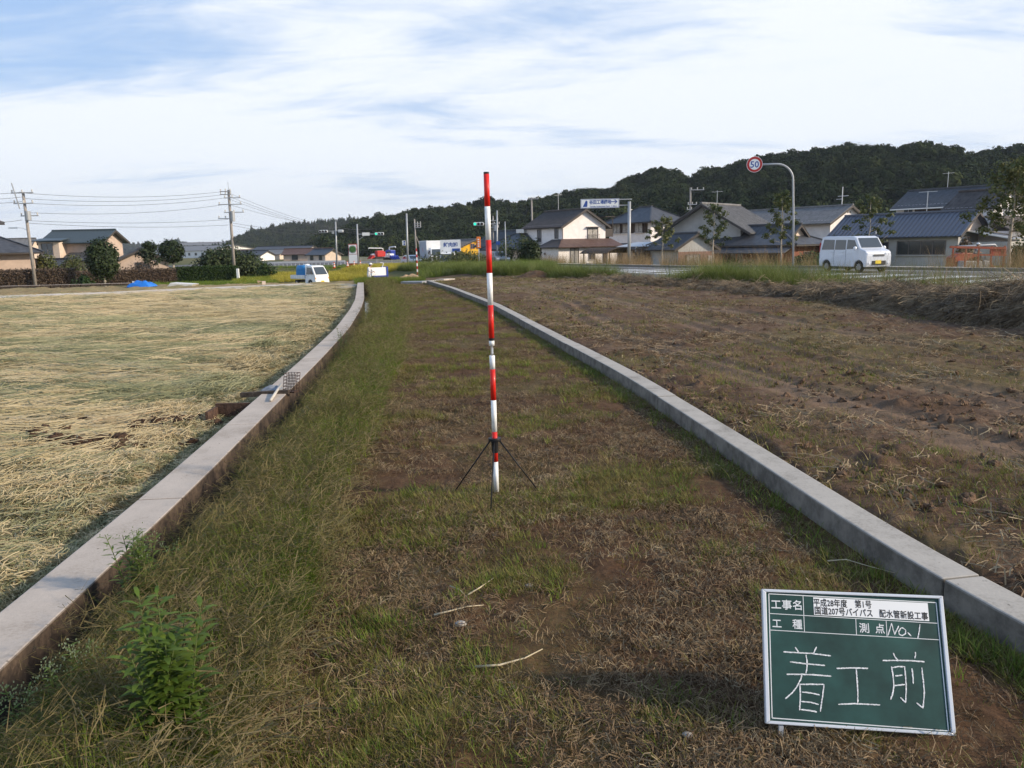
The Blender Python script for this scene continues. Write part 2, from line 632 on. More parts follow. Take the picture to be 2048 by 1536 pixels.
# strip: gentle lumps
lump = (fbm(XX, YY, 1.3, 4, 1) - 0.5) * 0.045 + (fbm(XX, YY, 9.0, 3, 3) - 0.5) * 0.028
# left: swaths of straw lying in waves
wv = YY * 1.0 + 0.35 * XX + 1.6 * fbm(XX, YY, 0.35, 3, 2)
sw = (np.sin(wv * 2 * PI / 1.5) * 0.5 + 0.5) * 0.075 * smooth(0.2, 1.3, wallx(YY) - XX)
strawl = sw + (fbm(XX, YY * 1.6, 2.0, 4, 4) - 0.5) * 0.17 + (fbm(XX, YY, 11.0, 2, 3) - 0.5) * 0.02
# a wheel rut in the straw field running beside the wall
rut = np.exp(-((wallx(YY) - XX - (0.95 + 0.12 * YY ** 0.8 * 0.5)) / 0.16) ** 2) * smooth(5, 8, YY)
strawl = strawl - 0.07 * rut
# right: clods, tyre tracks parallel to the kerb
clod = np.maximum(fbm(XX, YY, 3.2, 4, 5) - 0.57, 0) * 0.20 + (fbm(XX, YY, 15.0, 3, 1) - 0.5) * 0.035
TRK = np.zeros_like(XX)
sx = XX - kerbx(YY)
trk = 0
for off in (1.9, 2.25, 3.35, 3.7, 5.0, 5.4):
    o2 = off + 0.25 * np.sin(YY * 0.25 + off) - 0.6 * smooth(2, 14, YY) + 1.1 * smooth(12, 34, YY)
    prof = np.exp(-((sx - o2) / 0.13) ** 2)
    tread = 0.6 + 0.4 * np.sign(np.sin((YY + sx * 0.6) * 2 * PI / 0.22))
    trk = trk + prof * (0.6 + 0.4 * tread)
    TRK = TRK + np.exp(-((sx - o2) / 0.17) ** 2) * (0.7 + 0.3 * tread) * np.clip((fbm(XX, YY, .5, 2, 3) - .25) * 5, 0, 1)
    trk = trk - 0.6 * np.exp(-((sx - o2 - 0.22) / 0.07) ** 2)
rightl = clod * (1 - .75 * np.clip(TRK, 0, 1)) - 0.036 * trk * (1 - smooth(26, 34, YY))
d = np.where(isleft, strawl, np.where(isstrip, lump, np.where(isright, rightl, 0)))
dn_ = XX - road_near(YY)
d = d * near * (1 - smooth(-0.8, 0.0, dn_))
d = d * np.where(isstrip, smooth(0.0, 0.15, XX - wR - DITCH_W) * smooth(0.0, 0.12, kerbx(YY) - XX), 1)
far = (1 - near) * (YY < 400)
ZZ = ZZ + d + far * (fbm(XX, YY, 0.12, 3, 6) - 0.5) * 0.25 * (1 - smooth(-6, 0, dn_) * (1 - smooth(0, 4, XX - road_far(YY))))
# let the ground fall away beneath the wall, the ditch and the kerb
gap = (XX > wallx(YY) + 0.05) & (XX < wR + DITCH_W - 0.02) & (YY < 34.2)
ZZ = np.where(gap, -0.75, ZZ)
gapk = (XX > kerbx(YY) + 0.04) & (XX < kerbx(YY) + KERB_W - 0.04) & (YY < 34.0)
ZZ = np.where(gapk, -0.05, ZZ)
onroad = (dn_ > 0.15) & (XX < road_far(YY) - 0.15) & (YY < 190)
ZZ = np.where(onroad, road_z(YY) - 0.10, ZZ)

nr, nc = YY.shape
V = np.stack([XX, YY, ZZ], -1).reshape(-1, 3)
ii, jj = np.meshgrid(np.arange(nr - 1), np.arange(nc - 1), indexing='ij')
F = np.stack([ii * nc + jj, ii * nc + jj + 1, (ii + 1) * nc + jj + 1, (ii + 1) * nc + jj], -1).reshape(-1, 4)
cx = V[F].mean(1)
cxx, cyy = cx[:, 0], cx[:, 1]
reg = np.full(len(F), 3)
nearm = cyy < 39.0
reg[nearm & (cxx < wallx(cyy) + 0.1)] = 0
reg[(cyy < 36) & (cxx > wallx(cyy) + 0.1) & (cxx < kerbx(cyy) + 0.09)] = 1
reg[(cxx > kerbx(cyy) + 0.09) & (cyy < 62)] = 2
reg[(cyy >= 36) & (cyy < 62) & (cxx / np.maximum(cyy, 1) > -0.17) & (cxx < road_near(cyy))] = 2
for k, (nm, mm) in enumerate((('straw_field', M_straw), ('grass_verge', M_strip), ('bare_field', M_bare), ('far_plain', M_plain))):
    Fk = F[reg == k]
    used, inv = np.unique(Fk, return_inverse=True)
    o = raw_mesh(nm, V[used], inv.reshape(-1, 4), mm, smooth_=True)
    at_ = o.data.attributes.new('track', 'FLOAT', 'POINT'); at_.data.foreach_set('value', np.clip(TRK, 0, 1).reshape(-1)[used].astype(np.float32))
    tag(o, kind='structure')

# ------------------------------------------------------------------ concrete: wall, kerb, ditch channel
def concrete(name, base, dirt, rough=0.85, side=None, sc=3.0, foot=None):
    m = bpy.data.materials.new(name); m.use_nodes = True
    t = m.node_tree; q = NB(t); b = t.nodes['Principled BSDF']
    geo = q.n('ShaderNodeNewGeometry')
    n1 = q.noise((geo, 0), sc, 6, 0.65); n2 = q.noise((geo, 0), 60.0, 4, 0.7)
    f = q.math('MULTIPLY_ADD', (n2, 0), 0.35, q.math('MULTIPLY', (n1, 0), 0.65))
    c = q.ramp(f, [(0.33, dirt), (0.5, base), (0.7, tuple(min(1, x * 1.18) for x in base))])
    col = (c, 0)
    pits = q.noise((geo, 0), 24.0, 2, 0.5)
    col = q.mix(q.ramp((pits, 0), [(0.22, (0.8, 0.8, 0.8)), (0.27, (0, 0, 0))]), col, tuple(x * 0.3 for x in dirt))
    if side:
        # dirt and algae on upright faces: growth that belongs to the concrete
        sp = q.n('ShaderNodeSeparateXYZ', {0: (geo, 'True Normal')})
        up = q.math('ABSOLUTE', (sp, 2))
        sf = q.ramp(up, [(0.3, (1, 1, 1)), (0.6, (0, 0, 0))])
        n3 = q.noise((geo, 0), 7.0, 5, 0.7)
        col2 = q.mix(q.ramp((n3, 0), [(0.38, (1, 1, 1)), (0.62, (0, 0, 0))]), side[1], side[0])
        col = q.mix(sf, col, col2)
    t.links.new(col[0].outputs[col[1]], b.inputs['Base Color'])
    b.inputs['Roughness'].default_value = rough
    b.inputs['Specular IOR Level'].default_value = 0.25
    bp = q.n('ShaderNodeBump', {'Height': f, 'Strength': 0.35, 'Distance': 0.01})
    t.links.new(bp.outputs[0], b.inputs['Normal'])
    return m


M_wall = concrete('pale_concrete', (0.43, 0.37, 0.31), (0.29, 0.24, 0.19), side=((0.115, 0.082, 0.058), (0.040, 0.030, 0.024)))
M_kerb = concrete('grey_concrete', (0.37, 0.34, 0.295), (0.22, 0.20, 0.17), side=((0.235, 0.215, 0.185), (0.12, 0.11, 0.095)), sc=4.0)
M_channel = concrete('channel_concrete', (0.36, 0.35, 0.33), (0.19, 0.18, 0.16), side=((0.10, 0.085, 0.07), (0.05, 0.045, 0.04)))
M_path = concrete('path_concrete', (0.56, 0.49, 0.41), (0.42, 0.36, 0.30))


def strip_pieces(root, name, mat_, xf, W, z0, z1, y0, y1, seg, gap=0.006, bevel=0.008, dz=0.0):
    y = y0; n = 0
    while y < y1 - 0.05:
        ye = min(y + seg, y1)
        b = MB(); k = max(2, int((ye - y) / 0.25) + 1)
        ys = np.linspace(y + gap / 2, ye - gap / 2, k)
        off = len(b.v)
        ddz = (random.random() - .5) * dz
        for yy in ys:
            x = float(xf(yy)); dx = float(xf(yy + 0.05) - xf(yy - 0.05)) / 0.1
            nx, ny = 1 / math.hypot(1, dx), -dx / math.hypot(1, dx)
            for (u, z) in ((0.0, z1), (W, z1), (W, z0), (0.0, z0)):
                b.v.append((x + nx * u, yy + ny * u, z + (ddz if z == z1 else 0)))
        for i in range(k - 1):
            for j in range(4):
                a = i * 4 + j; c = i * 4 + (j + 1) % 4
                b.f.append((a, c, c + 4, a + 4)); b.mi.append(0)
        b.f.append((0, 1, 2, 3)); b.f.append(((k - 1) * 4 + 3, (k - 1) * 4 + 2, (k - 1) * 4 + 1, (k - 1) * 4)); b.mi += [0, 0]
        b.build(name, mat_, root, bevel=bevel)
        y = ye; n += 1


w_root = thing('ditch_wall', 'low pale concrete wall curving along the cut straw field beside the ditch', 'wall')
strip_pieces(w_root, 'wall_segment', M_wall, wallx, WALL_W, -0.62, WALL_Z, -1.5, 33.9, 2.0)
k_root = thing('kerb_wall', 'straight grey concrete kerb between the mown verge and the bare brown field', 'kerb')
strip_pieces(k_root, 'kerb_segment', M_kerb, kerbx, KERB_W, -0.25, KERB_Z, -1.0, 34.0, 4.1, gap=0.010, bevel=0.009, dz=0.006)
# drainage channel between wall and verge
c_root = thing('drain_channel', 'narrow concrete drainage channel hidden in tall grass beside the pale wall', 'ditch')
strip_pieces(c_root, 'channel_lip', M_channel, lambda y: wallx(y) + WALL_W + DITCH_W - 0.07, 0.07, -0.62, 0.012, -1.5, 34.0, 2.0)
strip_pieces(c_root, 'channel_bed', M_channel, lambda y: wallx(y) + WALL_W, DITCH_W - 0.07, -0.66, -0.42, -1.5, 34.0, 6.0)
M_water = mat('ditch_water', (0.02, 0.022, 0.018), rough=0.06, var=0.0, spec=0.6)
b = MB()
for i in range(60):
    y0 = -1.5 + i * 0.59; y1 = y0 + 0.59
    a0, a1 = float(wallx(y0)) + WALL_W - 0.01, float(wallx(y1)) + WALL_W - 0.01
    b.add([(a0, y0, -0.34), (a0 + DITCH_W - 0.05, y0, -0.34), (a1 + DITCH_W - 0.05, y1, -0.34), (a1, y1, -0.34)], [(0, 1, 2, 3)])
tag(b.build('water', M_water), kind='structure')

# concrete farm path at the far end of the straw field, with its apron by the wall end
pp = [on_z(x, y, -0.02) for x, y in ((-350, 621), (0, 600), (220, 592.5), (400, 583.5), (560, 576.5), (640, 573))]
b = MB()
L = []
for i, p in enumerate(pp):
    q_ = pp[min(i + 1, len(pp) - 1)] - pp[max(i - 1, 0)]
    nrm = Vector((-q_.y, q_.x, 0)).normalized()
    L.append((p, nrm))
for i in range(len(L) - 1):
    (p0, n0), (p1, n1_) = L[i], L[i + 1]
    A, B_, C_, D_ = p0 - n0 * 0.1, p1 - n1_ * 0.1, p1 + n1_ * 2.2, p0 + n0 * 2.2
    b.add([(A.x, A.y, 0.03), (B_.x, B_.y, 0.03), (C_.x, C_.y, 0.05), (D_.x, D_.y, 0.05), (A.x, A.y, -.3), (B_.x, B_.y, -.3), (C_.x, C_.y, -.3), (D_.x, D_.y, -.3)],
          [(0, 1, 2, 3), (0, 4, 5, 1), (2, 6, 7, 3)])
tag(b.build('farm_path', M_path), kind='structure')
M_apron = concrete('apron_concrete', (0.24, 0.23, 0.20), (0.15, 0.14, 0.12))
b = MB()
poly = [on_z(px, py, 0.0) for px, py in ((625, 580.5), (712, 573.5), (716, 568.5), (700, 567), (655, 567.5), (648, 573))]
b.prism([(p.x, p.y) for p in poly], 'z', -0.3, 0.004)
tag(b.build('path_apron', M_apron), kind='structure')

# ------------------------------------------------------------------ road
M_asph = ground_mat('asphalt', [(0.3, (0.085, 0.083, 0.085)), (0.5, (0.125, 0.12, 0.12)), (0.72, (0.16, 0.155, 0.15))], (0.5, 25.0), bump=0.15, bscale=90, rough=0.85)
M_paint = mat('road_paint', (0.72, 0.72, 0.70), rough=0.7, var=0.15, nscale=3, space='world')


def road_strip(name, fa, fb, dz, y0, y1, m, th=0.0, step=1.5, kind='structure', label=None, parent=None, build=True, b=None):
    b = b or MB(); y = y0
    n = max(1, int(round((y1 - y0) / step)))
    ys = np.linspace(y0, y1, n + 1)
    o = len(b.v)
    for y in ys:
        z = float(road_z(y)) + dz
        b.v.append((float(fa(y)), y, z)); b.v.append((float(fb(y)), y, z))
    for i in range(n):
        b.f.append((o + 2 * i, o + 2 * i + 1, o + 2 * i + 3, o + 2 * i + 2)); b.mi.append(0)
    if build:
        ob = b.build(name, m, parent)
        if kind: tag(ob, kind=kind)
        return ob


road_strip('road', lambda y: road_near(y) + 0.3, lambda y: road_far(y) + 1.2, 0.0, -55, 190, M_asph, step=3)
def lat(t): return lambda y: road_near(y) * (1 - t) + road_far(y) * t
b = MB()
road_strip('', lat(0.985), lat(0.997), 0.004, -50, 100, None, build=False, b=b)
road_strip('', lat(0.055), lat(0.068), 0.004, -50, 90, None, build=False, b=b)
# hatched zone between the lanes: slanting white bars inside two border lines
road_strip('', lat(0.72), lat(0.732), 0.004, -50, 60, None, build=False, b=b)
road_strip('', lat(0.31), lat(0.322), 0.004, -50, 60, None, build=False, b=b)
for k in range(38):
    y = -30 + k * 2.3
    def pt(t, y):
        return (float(lat(t)(y)), y, float(road_z(y)) + 0.004)
    b.add([pt(0.33, y), pt(0.712, y + 2.2), pt(0.712, y + 3.2), pt(0.33, y + 1.0)], [(0, 1, 2, 3)])
tag(b.build('road_marking', M_paint), kind='structure')
# kerb stones along the far side of the road
b = MB()
for i in range(130):
    y0 = -40 + i; y1 = y0 + 0.99
    x0, x1 = float(road_far(y0)) + 1.2, float(road_far(y1)) + 1.2
    z = float(road_z(y0))
    b.add([(x0, y0, z - .1), (x0 + .2, y0, z - .1), (x1 + .2, y1, z - .1), (x1, y1, z - .1), (x0, y0, z + .14), (x0 + .2, y0, z + .14), (x1 + .2, y1, z + .14), (x1, y1, z + .14)],
          [(4, 5, 6, 7), (0, 1, 5, 4), (1, 2, 6, 5), (2, 3, 7, 6), (3, 0, 4, 7)])
tag(b.build('road_kerb', M_kerb), kind='structure')
tag(road_strip('pavement', lambda y: road_far(y) + 1.4, lambda y: road_far(y) + 3.6, 0.10, -40, 90, M_path, step=2), kind='structure')
# ================================================================== GRASS, STRAW AND WEEDS
def blade(V, F, base, ang, lean, h, w, segs=3, droop=0.5, flat=False):
    """one ribbon blade, curved"""
    dx, dy = math.cos(ang), math.sin(ang)
    px_, py_ = -dy, dx
    o = len(V)
    for i in range(segs + 1):
        t = i / segs
        out_ = lean * t + droop * h * t * t
        z = h * (t - 0.35 * droop * t * t)
        ww = w * (1 - t * 0.92) / 2
        x, y = base[0] + dx * out_, base[1] + dy * out_
        V.append((x - px_ * ww, y - py_ * ww, base[2] + z)); V.append((x + px_ * ww, y + py_ * ww, base[2] + z))
    for i in range(segs):
        a = o + 2 * i
        F.append((a, a + 1, a + 3, a + 2))


def straw(V, F, p, ang, L, w, dz=0.0, bend=0.0, tilt=0.0, segs=2):
    dx, dy = math.cos(ang), math.sin(ang)
    o = len(V)
    for i in range(segs + 1):
        t = i / segs - 0.5
        bx = bend * (t * t * 4 - 1)
        x = p[0] + dx * L * t - dy * bx; y = p[1] + dy * L * t + dx * bx
        z = p[2] + tilt * t + dz * (1 - 4 * t * t)
        V.append((x + dy * w / 2, y - dx * w / 2, z - w * 0.3)); V.append((x - dy * w / 2, y + dx * w / 2, z + w * 0.3))
    for i in range(segs):
        a = o + 2 * i
        F.append((a, a + 1, a + 3, a + 2))


def proto(V, F, m, mi=None):
    return raw_mesh('source', V, F, m, mi=mi, link=False)


rr = random.random
def ru(a, b): return a + (b - a) * rr()

G_short = leafmat('short_grass', [(0.17, 0.11, 0.045), (0.12, 0.12, 0.022), (0.16, 0.15, 0.030), (0.26, 0.20, 0.07), (0.32, 0.24, 0.11)])
G_green = leafmat('fresh_grass', [(0.045, 0.095, 0.008), (0.10, 0.165, 0.014), (0.165, 0.22, 0.022), (0.235, 0.26, 0.040)])
G_tall = leafmat('tall_grass', [(0.035, 0.070, 0.007), (0.075, 0.125, 0.011), (0.12, 0.165, 0.018), (0.17, 0.18, 0.030), (0.22, 0.18, 0.055)])
G_seed = leafmat('seed_heads', [(0.11, 0.11, 0.035), (0.16, 0.14, 0.050), (0.21, 0.165, 0.075), (0.28, 0.22, 0.12)], trans=0.35)
G_dry = leafmat('dry_stems', [(0.12, 0.075, 0.038), (0.21, 0.145, 0.075), (0.31, 0.23, 0.13), (0.42, 0.34, 0.21)], trans=0.15)
G_brown = leafmat('brown_stems', [(0.065, 0.038, 0.020), (0.14, 0.088, 0.045), (0.24, 0.165, 0.085)], trans=0.1)
G_straw = leafmat('rice_straw', [(0.20, 0.155, 0.070), (0.34, 0.265, 0.13), (0.48, 0.385, 0.21), (0.56, 0.455, 0.27), (0.46, 0.32, 0.17)], trans=0.15, nscale=0.5)
G_strawg = leafmat('green_rice_straw', [(0.11, 0.115, 0.055), (0.20, 0.20, 0.095), (0.31, 0.29, 0.15), (0.43, 0.38, 0.22)], trans=0.15, nscale=0.8)
G_stub = leafmat('rice_stubble', [(0.30, 0.22, 0.10), (0.42, 0.31, 0.16), (0.52, 0.40, 0.24)], trans=0.15, nscale=0.6)
G_rice = leafmat('ripe_rice', [(0.30, 0.27, 0.03), (0.42, 0.36, 0.05), (0.52, 0.44, 0.09)], trans=0.3, nscale=0.2)
G_hay = leafmat('old_hay', [(0.050, 0.034, 0.020), (0.10, 0.070, 0.040), (0.18, 0.13, 0.075), (0.33, 0.26, 0.16)], trans=0.1, nscale=2.5)
G_verge = leafmat('verge_stalks', [(0.12, 0.10, 0.035), (0.22, 0.16, 0.07), (0.33, 0.22, 0.11), (0.38, 0.28, 0.16)], trans=0.3)
G_road = leafmat('roadside_grass', [(0.06, 0.095, 0.018), (0.11, 0.15, 0.030), (0.17, 0.20, 0.05), (0.25, 0.25, 0.09)], trans=0.3, nscale=2.5)
G_reed = leafmat('reeds', [(0.09, 0.10, 0.025), (0.17, 0.16, 0.05), (0.27, 0.21, 0.09), (0.36, 0.27, 0.14)], trans=0.3)

def tuft(n, spread, h, w, m, segs=2, lean=0.3, droop=0.5, seedn=0):
    V, F, mi = [], [], []
    for _ in range(n):
        a = ru(0, 2 * PI); r = spread * math.sqrt(rr())
        hh = h * ru(0.45, 1.0)
        blade(V, F, (r * math.cos(a), r * math.sin(a), -0.01), a + ru(-1.2, 1.2), hh * lean * ru(0, 1), hh, w * ru(0.6, 1.2), segs, droop * ru(0.2, 1.2))
    return proto(V, F, m)


def litter(n, spread, L, w, m, up=0.02, tilt=0.03):
    V, F = [], []
    for _ in range(n):
        a = ru(0, 2 * PI); r = spread * math.sqrt(rr())
        straw(V, F, (r * math.cos(a), r * math.sin(a), ru(0.002, up)), ru(0, PI), L * ru(0.3, 1.1), w * ru(0.5, 1.2), dz=ru(-.004, .01), bend=L * ru(-.12, .12), tilt=ru(-tilt, tilt))
    return proto(V, F, m)


def laid(n, Lx, Ly, L, w, m, ang=0.35, up=0.06):
    """an armful of long straw combed in one direction"""
    V, F = [], []
    for _ in range(n):
        x, y = random.gauss(0, Lx), random.gauss(0, Ly)
        z = up * math.exp(-(y / (Ly * 1.3)) ** 2) * rr()
        straw(V, F, (x, y, z + 0.004), random.gauss(0, ang), L * ru(0.5, 1.2), w * ru(0.6, 1.2), dz=ru(0, .02), bend=L * random.gauss(0, .09), tilt=ru(-.03, .03), segs=3)
    return proto(V, F, m)


def fuzz(n, h, mS, mB):
    """wispy grass: arching stems that end in fine open panicles"""
    V, F, mi = [], [], []
    for _ in range(n):
        a = ru(0, 2 * PI); r = 0.10 * math.sqrt(rr())
        hh = h * ru(0.6, 1.05); ln = hh * ru(0.1, 0.55)
        n0 = len(F)
        bx, by = r * math.cos(a), r * math.sin(a)
        blade(V, F, (bx, by, -0.02), a, ln, hh, 0.0022, 3, 0.35)
        mi += [0] * (len(F) - n0)
        tx, ty, tz = V[-1]
        n0 = len(F)
        for _ in range(4):
            t = ru(0.0, 0.45)
            qx, qy, qz = tx - math.cos(a) * (ln * .9 + .3 * hh) * t * .6, ty - math.sin(a) * (ln * .9) * t * .6, tz - hh * t * 0.55
            aa = ru(0, 2 * PI); Lb = ru(0.03, 0.09)
            ex, ey, ez = qx + math.cos(aa) * Lb, qy + math.sin(aa) * Lb, qz + ru(-0.015, 0.05)
            w = 0.0012
            o = len(V)
            V += [(qx - w * math.sin(aa), qy + w * math.cos(aa), qz), (qx + w * math.sin(aa), qy - w * math.cos(aa), qz), (ex + .001, ey, ez - .001), (ex - .001, ey, ez + .0015)]
            F.append((o, o + 1, o + 2, o + 3))
        mi += [1] * (len(F) - n0)
    for _ in range(int(n * 1.2)):
        a = ru(0, 2 * PI); r = 0.09 * math.sqrt(rr()); hh = h * ru(0.25, 0.65)
        n0 = len(F)
        blade(V, F, (r * math.cos(a), r * math.sin(a), -0.02), ru(0, 2 * PI), hh * ru(.1, .6), hh, 0.0045, 3, ru(.2, .9))
        mi += [2] * (len(F) - n0)
    return proto(V, F, [G_tall, G_seed, mB], mi)


def fan_points(n, y0, y1, fx0, fx1, power=1.0, dens=None):
    """random ground points, denser towards the camera (power 2: density ~ 1/y^2)"""
    out_ = []
    tot = 0
    while tot < n:
        k = n * 2
        u = rng.random(k)
        if abs(power - 1) < 1e-6:
            y = y0 * (y1 / y0) ** u
        else:
            e = 1 - power
            y = (y0 ** e + u * (y1 ** e - y0 ** e)) ** (1 / e)
        a, b_ = fx0(y), fx1(y)
        x = a + rng.random(k) * (b_ - a)
        # width weighting
        wd = (b_ - a); keep = rng.random(k) < wd / wd.max()
        x, y = x[keep], y[keep]
        if dens is not None:
            kp = rng.random(len(x)) < dens(x, y)
            x, y = x[kp], y[kp]
        out_.append(np.stack([x, y], -1)); tot += len(x)
    return np.concatenate(out_)[:n]


def ground_z(x, y):
    """height of the finished ground sheet (terrain with the same relief)"""
    # nearest vertex of the fan grid
    ri = np.clip(np.searchsorted(dist, y), 1, nr - 1)
    ri = np.where(np.abs(dist[ri - 1] - y) < np.abs(dist[ri] - y), ri - 1, ri)
    A = x / (np.abs(y) + 1.6)
    ci = np.clip(np.searchsorted(az, A), 1, nc - 1)
    ci = np.where(np.abs(az[ci - 1] - A) < np.abs(az[ci] - A), ci - 1, ci)
    z = ZZ[ri, ci]
    return np.where(z < -0.5 * (y < 36), terrain(x, y), z)


def place(name, protos, P2, smin, smax, dz=0.0, tilt=0.06, ang=None, label=None, weights=None, zfun=None, sc_y=None, mul=None):
    n = len(P2)
    z = (zfun or ground_z)(P2[:, 0], P2[:, 1]) + dz
    rot = np.stack([rng.normal(0, tilt, n), rng.normal(0, tilt, n), rng.random(n) * 2 * PI if ang is None else ang], -1)
    s = smin + rng.random(n) * (smax - smin)
    if mul is not None: s = s * mul
    if sc_y is not None: s = s * sc_y(P2[:, 1])
    idx = rng.choice(len(protos), n, p=weights)
    return scatter(name, protos, np.column_stack([P2, z]), rot, s, idx, label=label)


# --- mown verge between ditch and kerb: short green tufts, dry clippings
def strip0(y): return np.asarray(wallx(y) + WALL_W + DITCH_W + 0.02)
def strip1(y): return np.asarray(kerbx(y) - 0.02)
def bandedge(y): return strip0(y) + 0.28 + 0.47 * smooth(0.3, 1.2, y) * (0.8 + 0.5 * (fbm(y * 0, y, 0.6, 2, 3) - .5)) + 0.1 * smooth(6, 14, y)

def green_d(x, y):
    f = fbm(x, y, 1.7, 4, 2)
    e = np.exp(-((kerbx(y) - x) / 0.22) ** 2) * 0.6
    return np.clip((f - 0.50) * 6 + e + 0.55 * smooth(6, 16, y), 0.03, 1)
def dry_d(x, y):
    f = fbm(x + 40, y, 1.2, 4, 5)
    return np.clip((f - 0.40) * 4, 0.10, 1)

P = fan_points(17500, 1.1, 34, strip0, strip1, 1.25, green_d)
place('short_grass', [tuft(16, 0.05, 0.055, 0.004, G_short, 2, 0.8, 0.6) for _ in range(5)] + [tuft(14, 0.035, 0.07, 0.0045, G_green, 2, 0.7, 0.5) for _ in range(3)],
      P, 0.6, 1.25, label='short tufts of mown green and yellowing grass on the verge', sc_y=lambda y: 1 + y * 0.02,
      weights=[.17] * 5 + [0.15 / 3] * 3)
P = fan_points(15500, 1.1, 34, strip0, strip1, 1.3, dry_d)
place('grass_clippings', [litter(18, 0.06, 0.045, 0.0018, G_dry, 0.015) for _ in range(3)] + [litter(20, 0.06, 0.045, 0.0022, G_brown, 0.015) for _ in range(6)] + [litter(3, 0.09, 0.10, 0.0018, G_dry, 0.02) for _ in range(1)],
      P, 0.6, 1.3, label='dry brown and pale grass clippings strewn on the verge', sc_y=lambda y: 1 + y * 0.02)
P = fan_points(620, 1.2, 30, lambda y: strip1(y) - 0.20, strip1, 1.2)
place('kerb_weeds', [tuft(12, 0.04, 0.10, 0.005, G_tall, 3, 0.5, 0.7) for _ in range(4)], P, 0.4, 1.2, label='green weeds growing along the foot of the kerb')

# --- tall wispy grass band beside the ditch
def band0(y): return strip0(y) - 0.07
def band_d(x, y):
    e = (bandedge(y) - x) / 0.16
    return np.clip(e, 0, 1)
def band_s(P): return 0.62 + 0.45 * smooth(0.0, 0.42, P[:, 0] - strip0(P[:, 1])) + 0.35 * smooth(6, 16, P[:, 1])
P = fan_points(3400, 1.0, 34.2, band0, lambda y: bandedge(y) + 0.12, 1.12, band_d)
place('tall_grass', [fuzz(12, 0.29, G_tall, G_green) for _ in range(5)] + [fuzz(8, 0.26, G_tall, G_green) for _ in range(3)],
      P, 0.6, 1.15, tilt=0.10, mul=band_s(P) * (0.75 + 0.55 * fbm(P[:, 0], P[:, 1], 1.4, 3, 4)), label='tall wispy grass with brown seed heads along the drainage ditch')
P = fan_points(8500, 1.0, 34.2, band0, lambda y: bandedge(y) + 0.2, 1.15, band_d)
place('band_undergrowth', [tuft(26, 0.08, 0.20, 0.005, G_tall, 3, 0.6, 0.7) for _ in range(3)] + [tuft(24, 0.07, 0.28, 0.005, G_green, 4, 0.30, 0.6) for _ in range(4)],
      P, 0.5, 1.1, tilt=0.15, mul=band_s(P), label='dense green grass at the base of the tall band')
P = fan_points(420, 1.2, 30, lambda y: bandedge(y) - 0.35, lambda y: bandedge(y) + 0.05, 1.2)
place('dead_blades', [tuft(5, 0.04, 0.16, 0.007, G_dry, 4, 1.2, 1.4) for _ in range(4)], P, 0.5, 1.0, dz=0.06, tilt=0.4, label='curled pale dead blades in the tall grass')

# --- straw field
def field0(y): return -0.80 * (y + 1.6) + 0 * y - 1.0
def field1(y): return wallx(y) - 0.03
fld_y1 = 31.0
def fd(x, y):
    rutm = 1 - 0.95 * np.exp(-((wallx(y) - x - (0.95 + 0.06 * np.maximum(y, .1) ** 0.8)) / 0.22) ** 2) * smooth(5, 8, y) * (fbm(x, y, 0.6, 3, 2) > .42)
    gaps_ = np.clip((fbm(x, y * 1.6, 0.9, 4, 7) - 0.30) * 7, 0.15, 1)
    edge = np.where(wallx(y) - x < 0.42 + y * 0.014, 0.0, np.clip((wallx(y) - x) / 0.6, 0.15, 1))
    hole = 1 - 0.9 * np.exp(-(((x - HX) / 0.42) ** 2 + ((y - HY) / 0.22) ** 2)) - 0.9 * np.exp(-(((x - HX2) / 0.5) ** 2 + ((y - HY2) / 0.22) ** 2))
    py_at = np.where(y > path_y(x) - 0.5, 0.0, 1.0)
    return np.clip(edge * hole * rutm * gaps_, 0, 1) * py_at
def path_y(x): return np.interp(x, [p_.x for p_ in pp], [p_.y for p_ in pp])
h1, h2 = GP(180, 900), GP(215, 858)
HX, HY, HX2, HY2 = h1.x, h1.y, h2.x, h2.y
P = fan_points(13500, 2.2, 35.0, field0, field1, 1.45, fd)
ang = 0.25 + 1.5 * (fbm(P[:, 0], P[:, 1] * 1.5, 0.35, 3, 2) - 0.5) + rng.normal(0, 0.18, len(P))
hue = fbm(P[:, 0] * 0.6, P[:, 1] * 1.5, 0.9, 4, 6) + rng.normal(0, 0.10, len(P))
gr = hue > 0.59
comb = (P[:, 1] > 5.8 + rng.normal(0, .8, len(P))) & (wallx(P[:, 1]) - P[:, 0] > 1.3)
for nm_, sel, mm_, lb_ in (('green_straw', gr, G_strawg, 'greenish cut rice straw lying in combed swaths over the field'), ('straw', ~gr, G_straw, 'tan cut rice straw lying in combed swaths over the field')):
    for cm_, su_ in ((True, 'combed'), (False, 'chopped')):
        s2 = sel & (comb == cm_); Q = P[s2]; A_ = ang[s2]
        if cm_: pr_ = [laid(46, 0.22, 0.055, 0.42, 0.0055, mm_) for _ in range(4)] + [laid(40, 0.20, 0.10, 0.24, 0.005, mm_, 1.0, 0.06) for _ in range(2)]
        else: pr_ = [litter(60, 0.15, 0.10, 0.004, mm_, 0.05, .06) for _ in range(3)] + [laid(44, 0.12, 0.09, 0.15, 0.0045, mm_, 1.2, 0.07) for _ in range(2)]
        place(su_ + '_' + nm_, pr_, Q, 0.6, 1.3, dz=0.0, ang=A_, tilt=0.07, label=lb_ + ', ' + su_, sc_y=lambda y: 0.8 + y * 0.03)
P = fan_points(3800, 2.4, 32, lambda y: wallx(y) - 0.62 - y * .012, lambda y: wallx(y) - 0.10, 1.3)
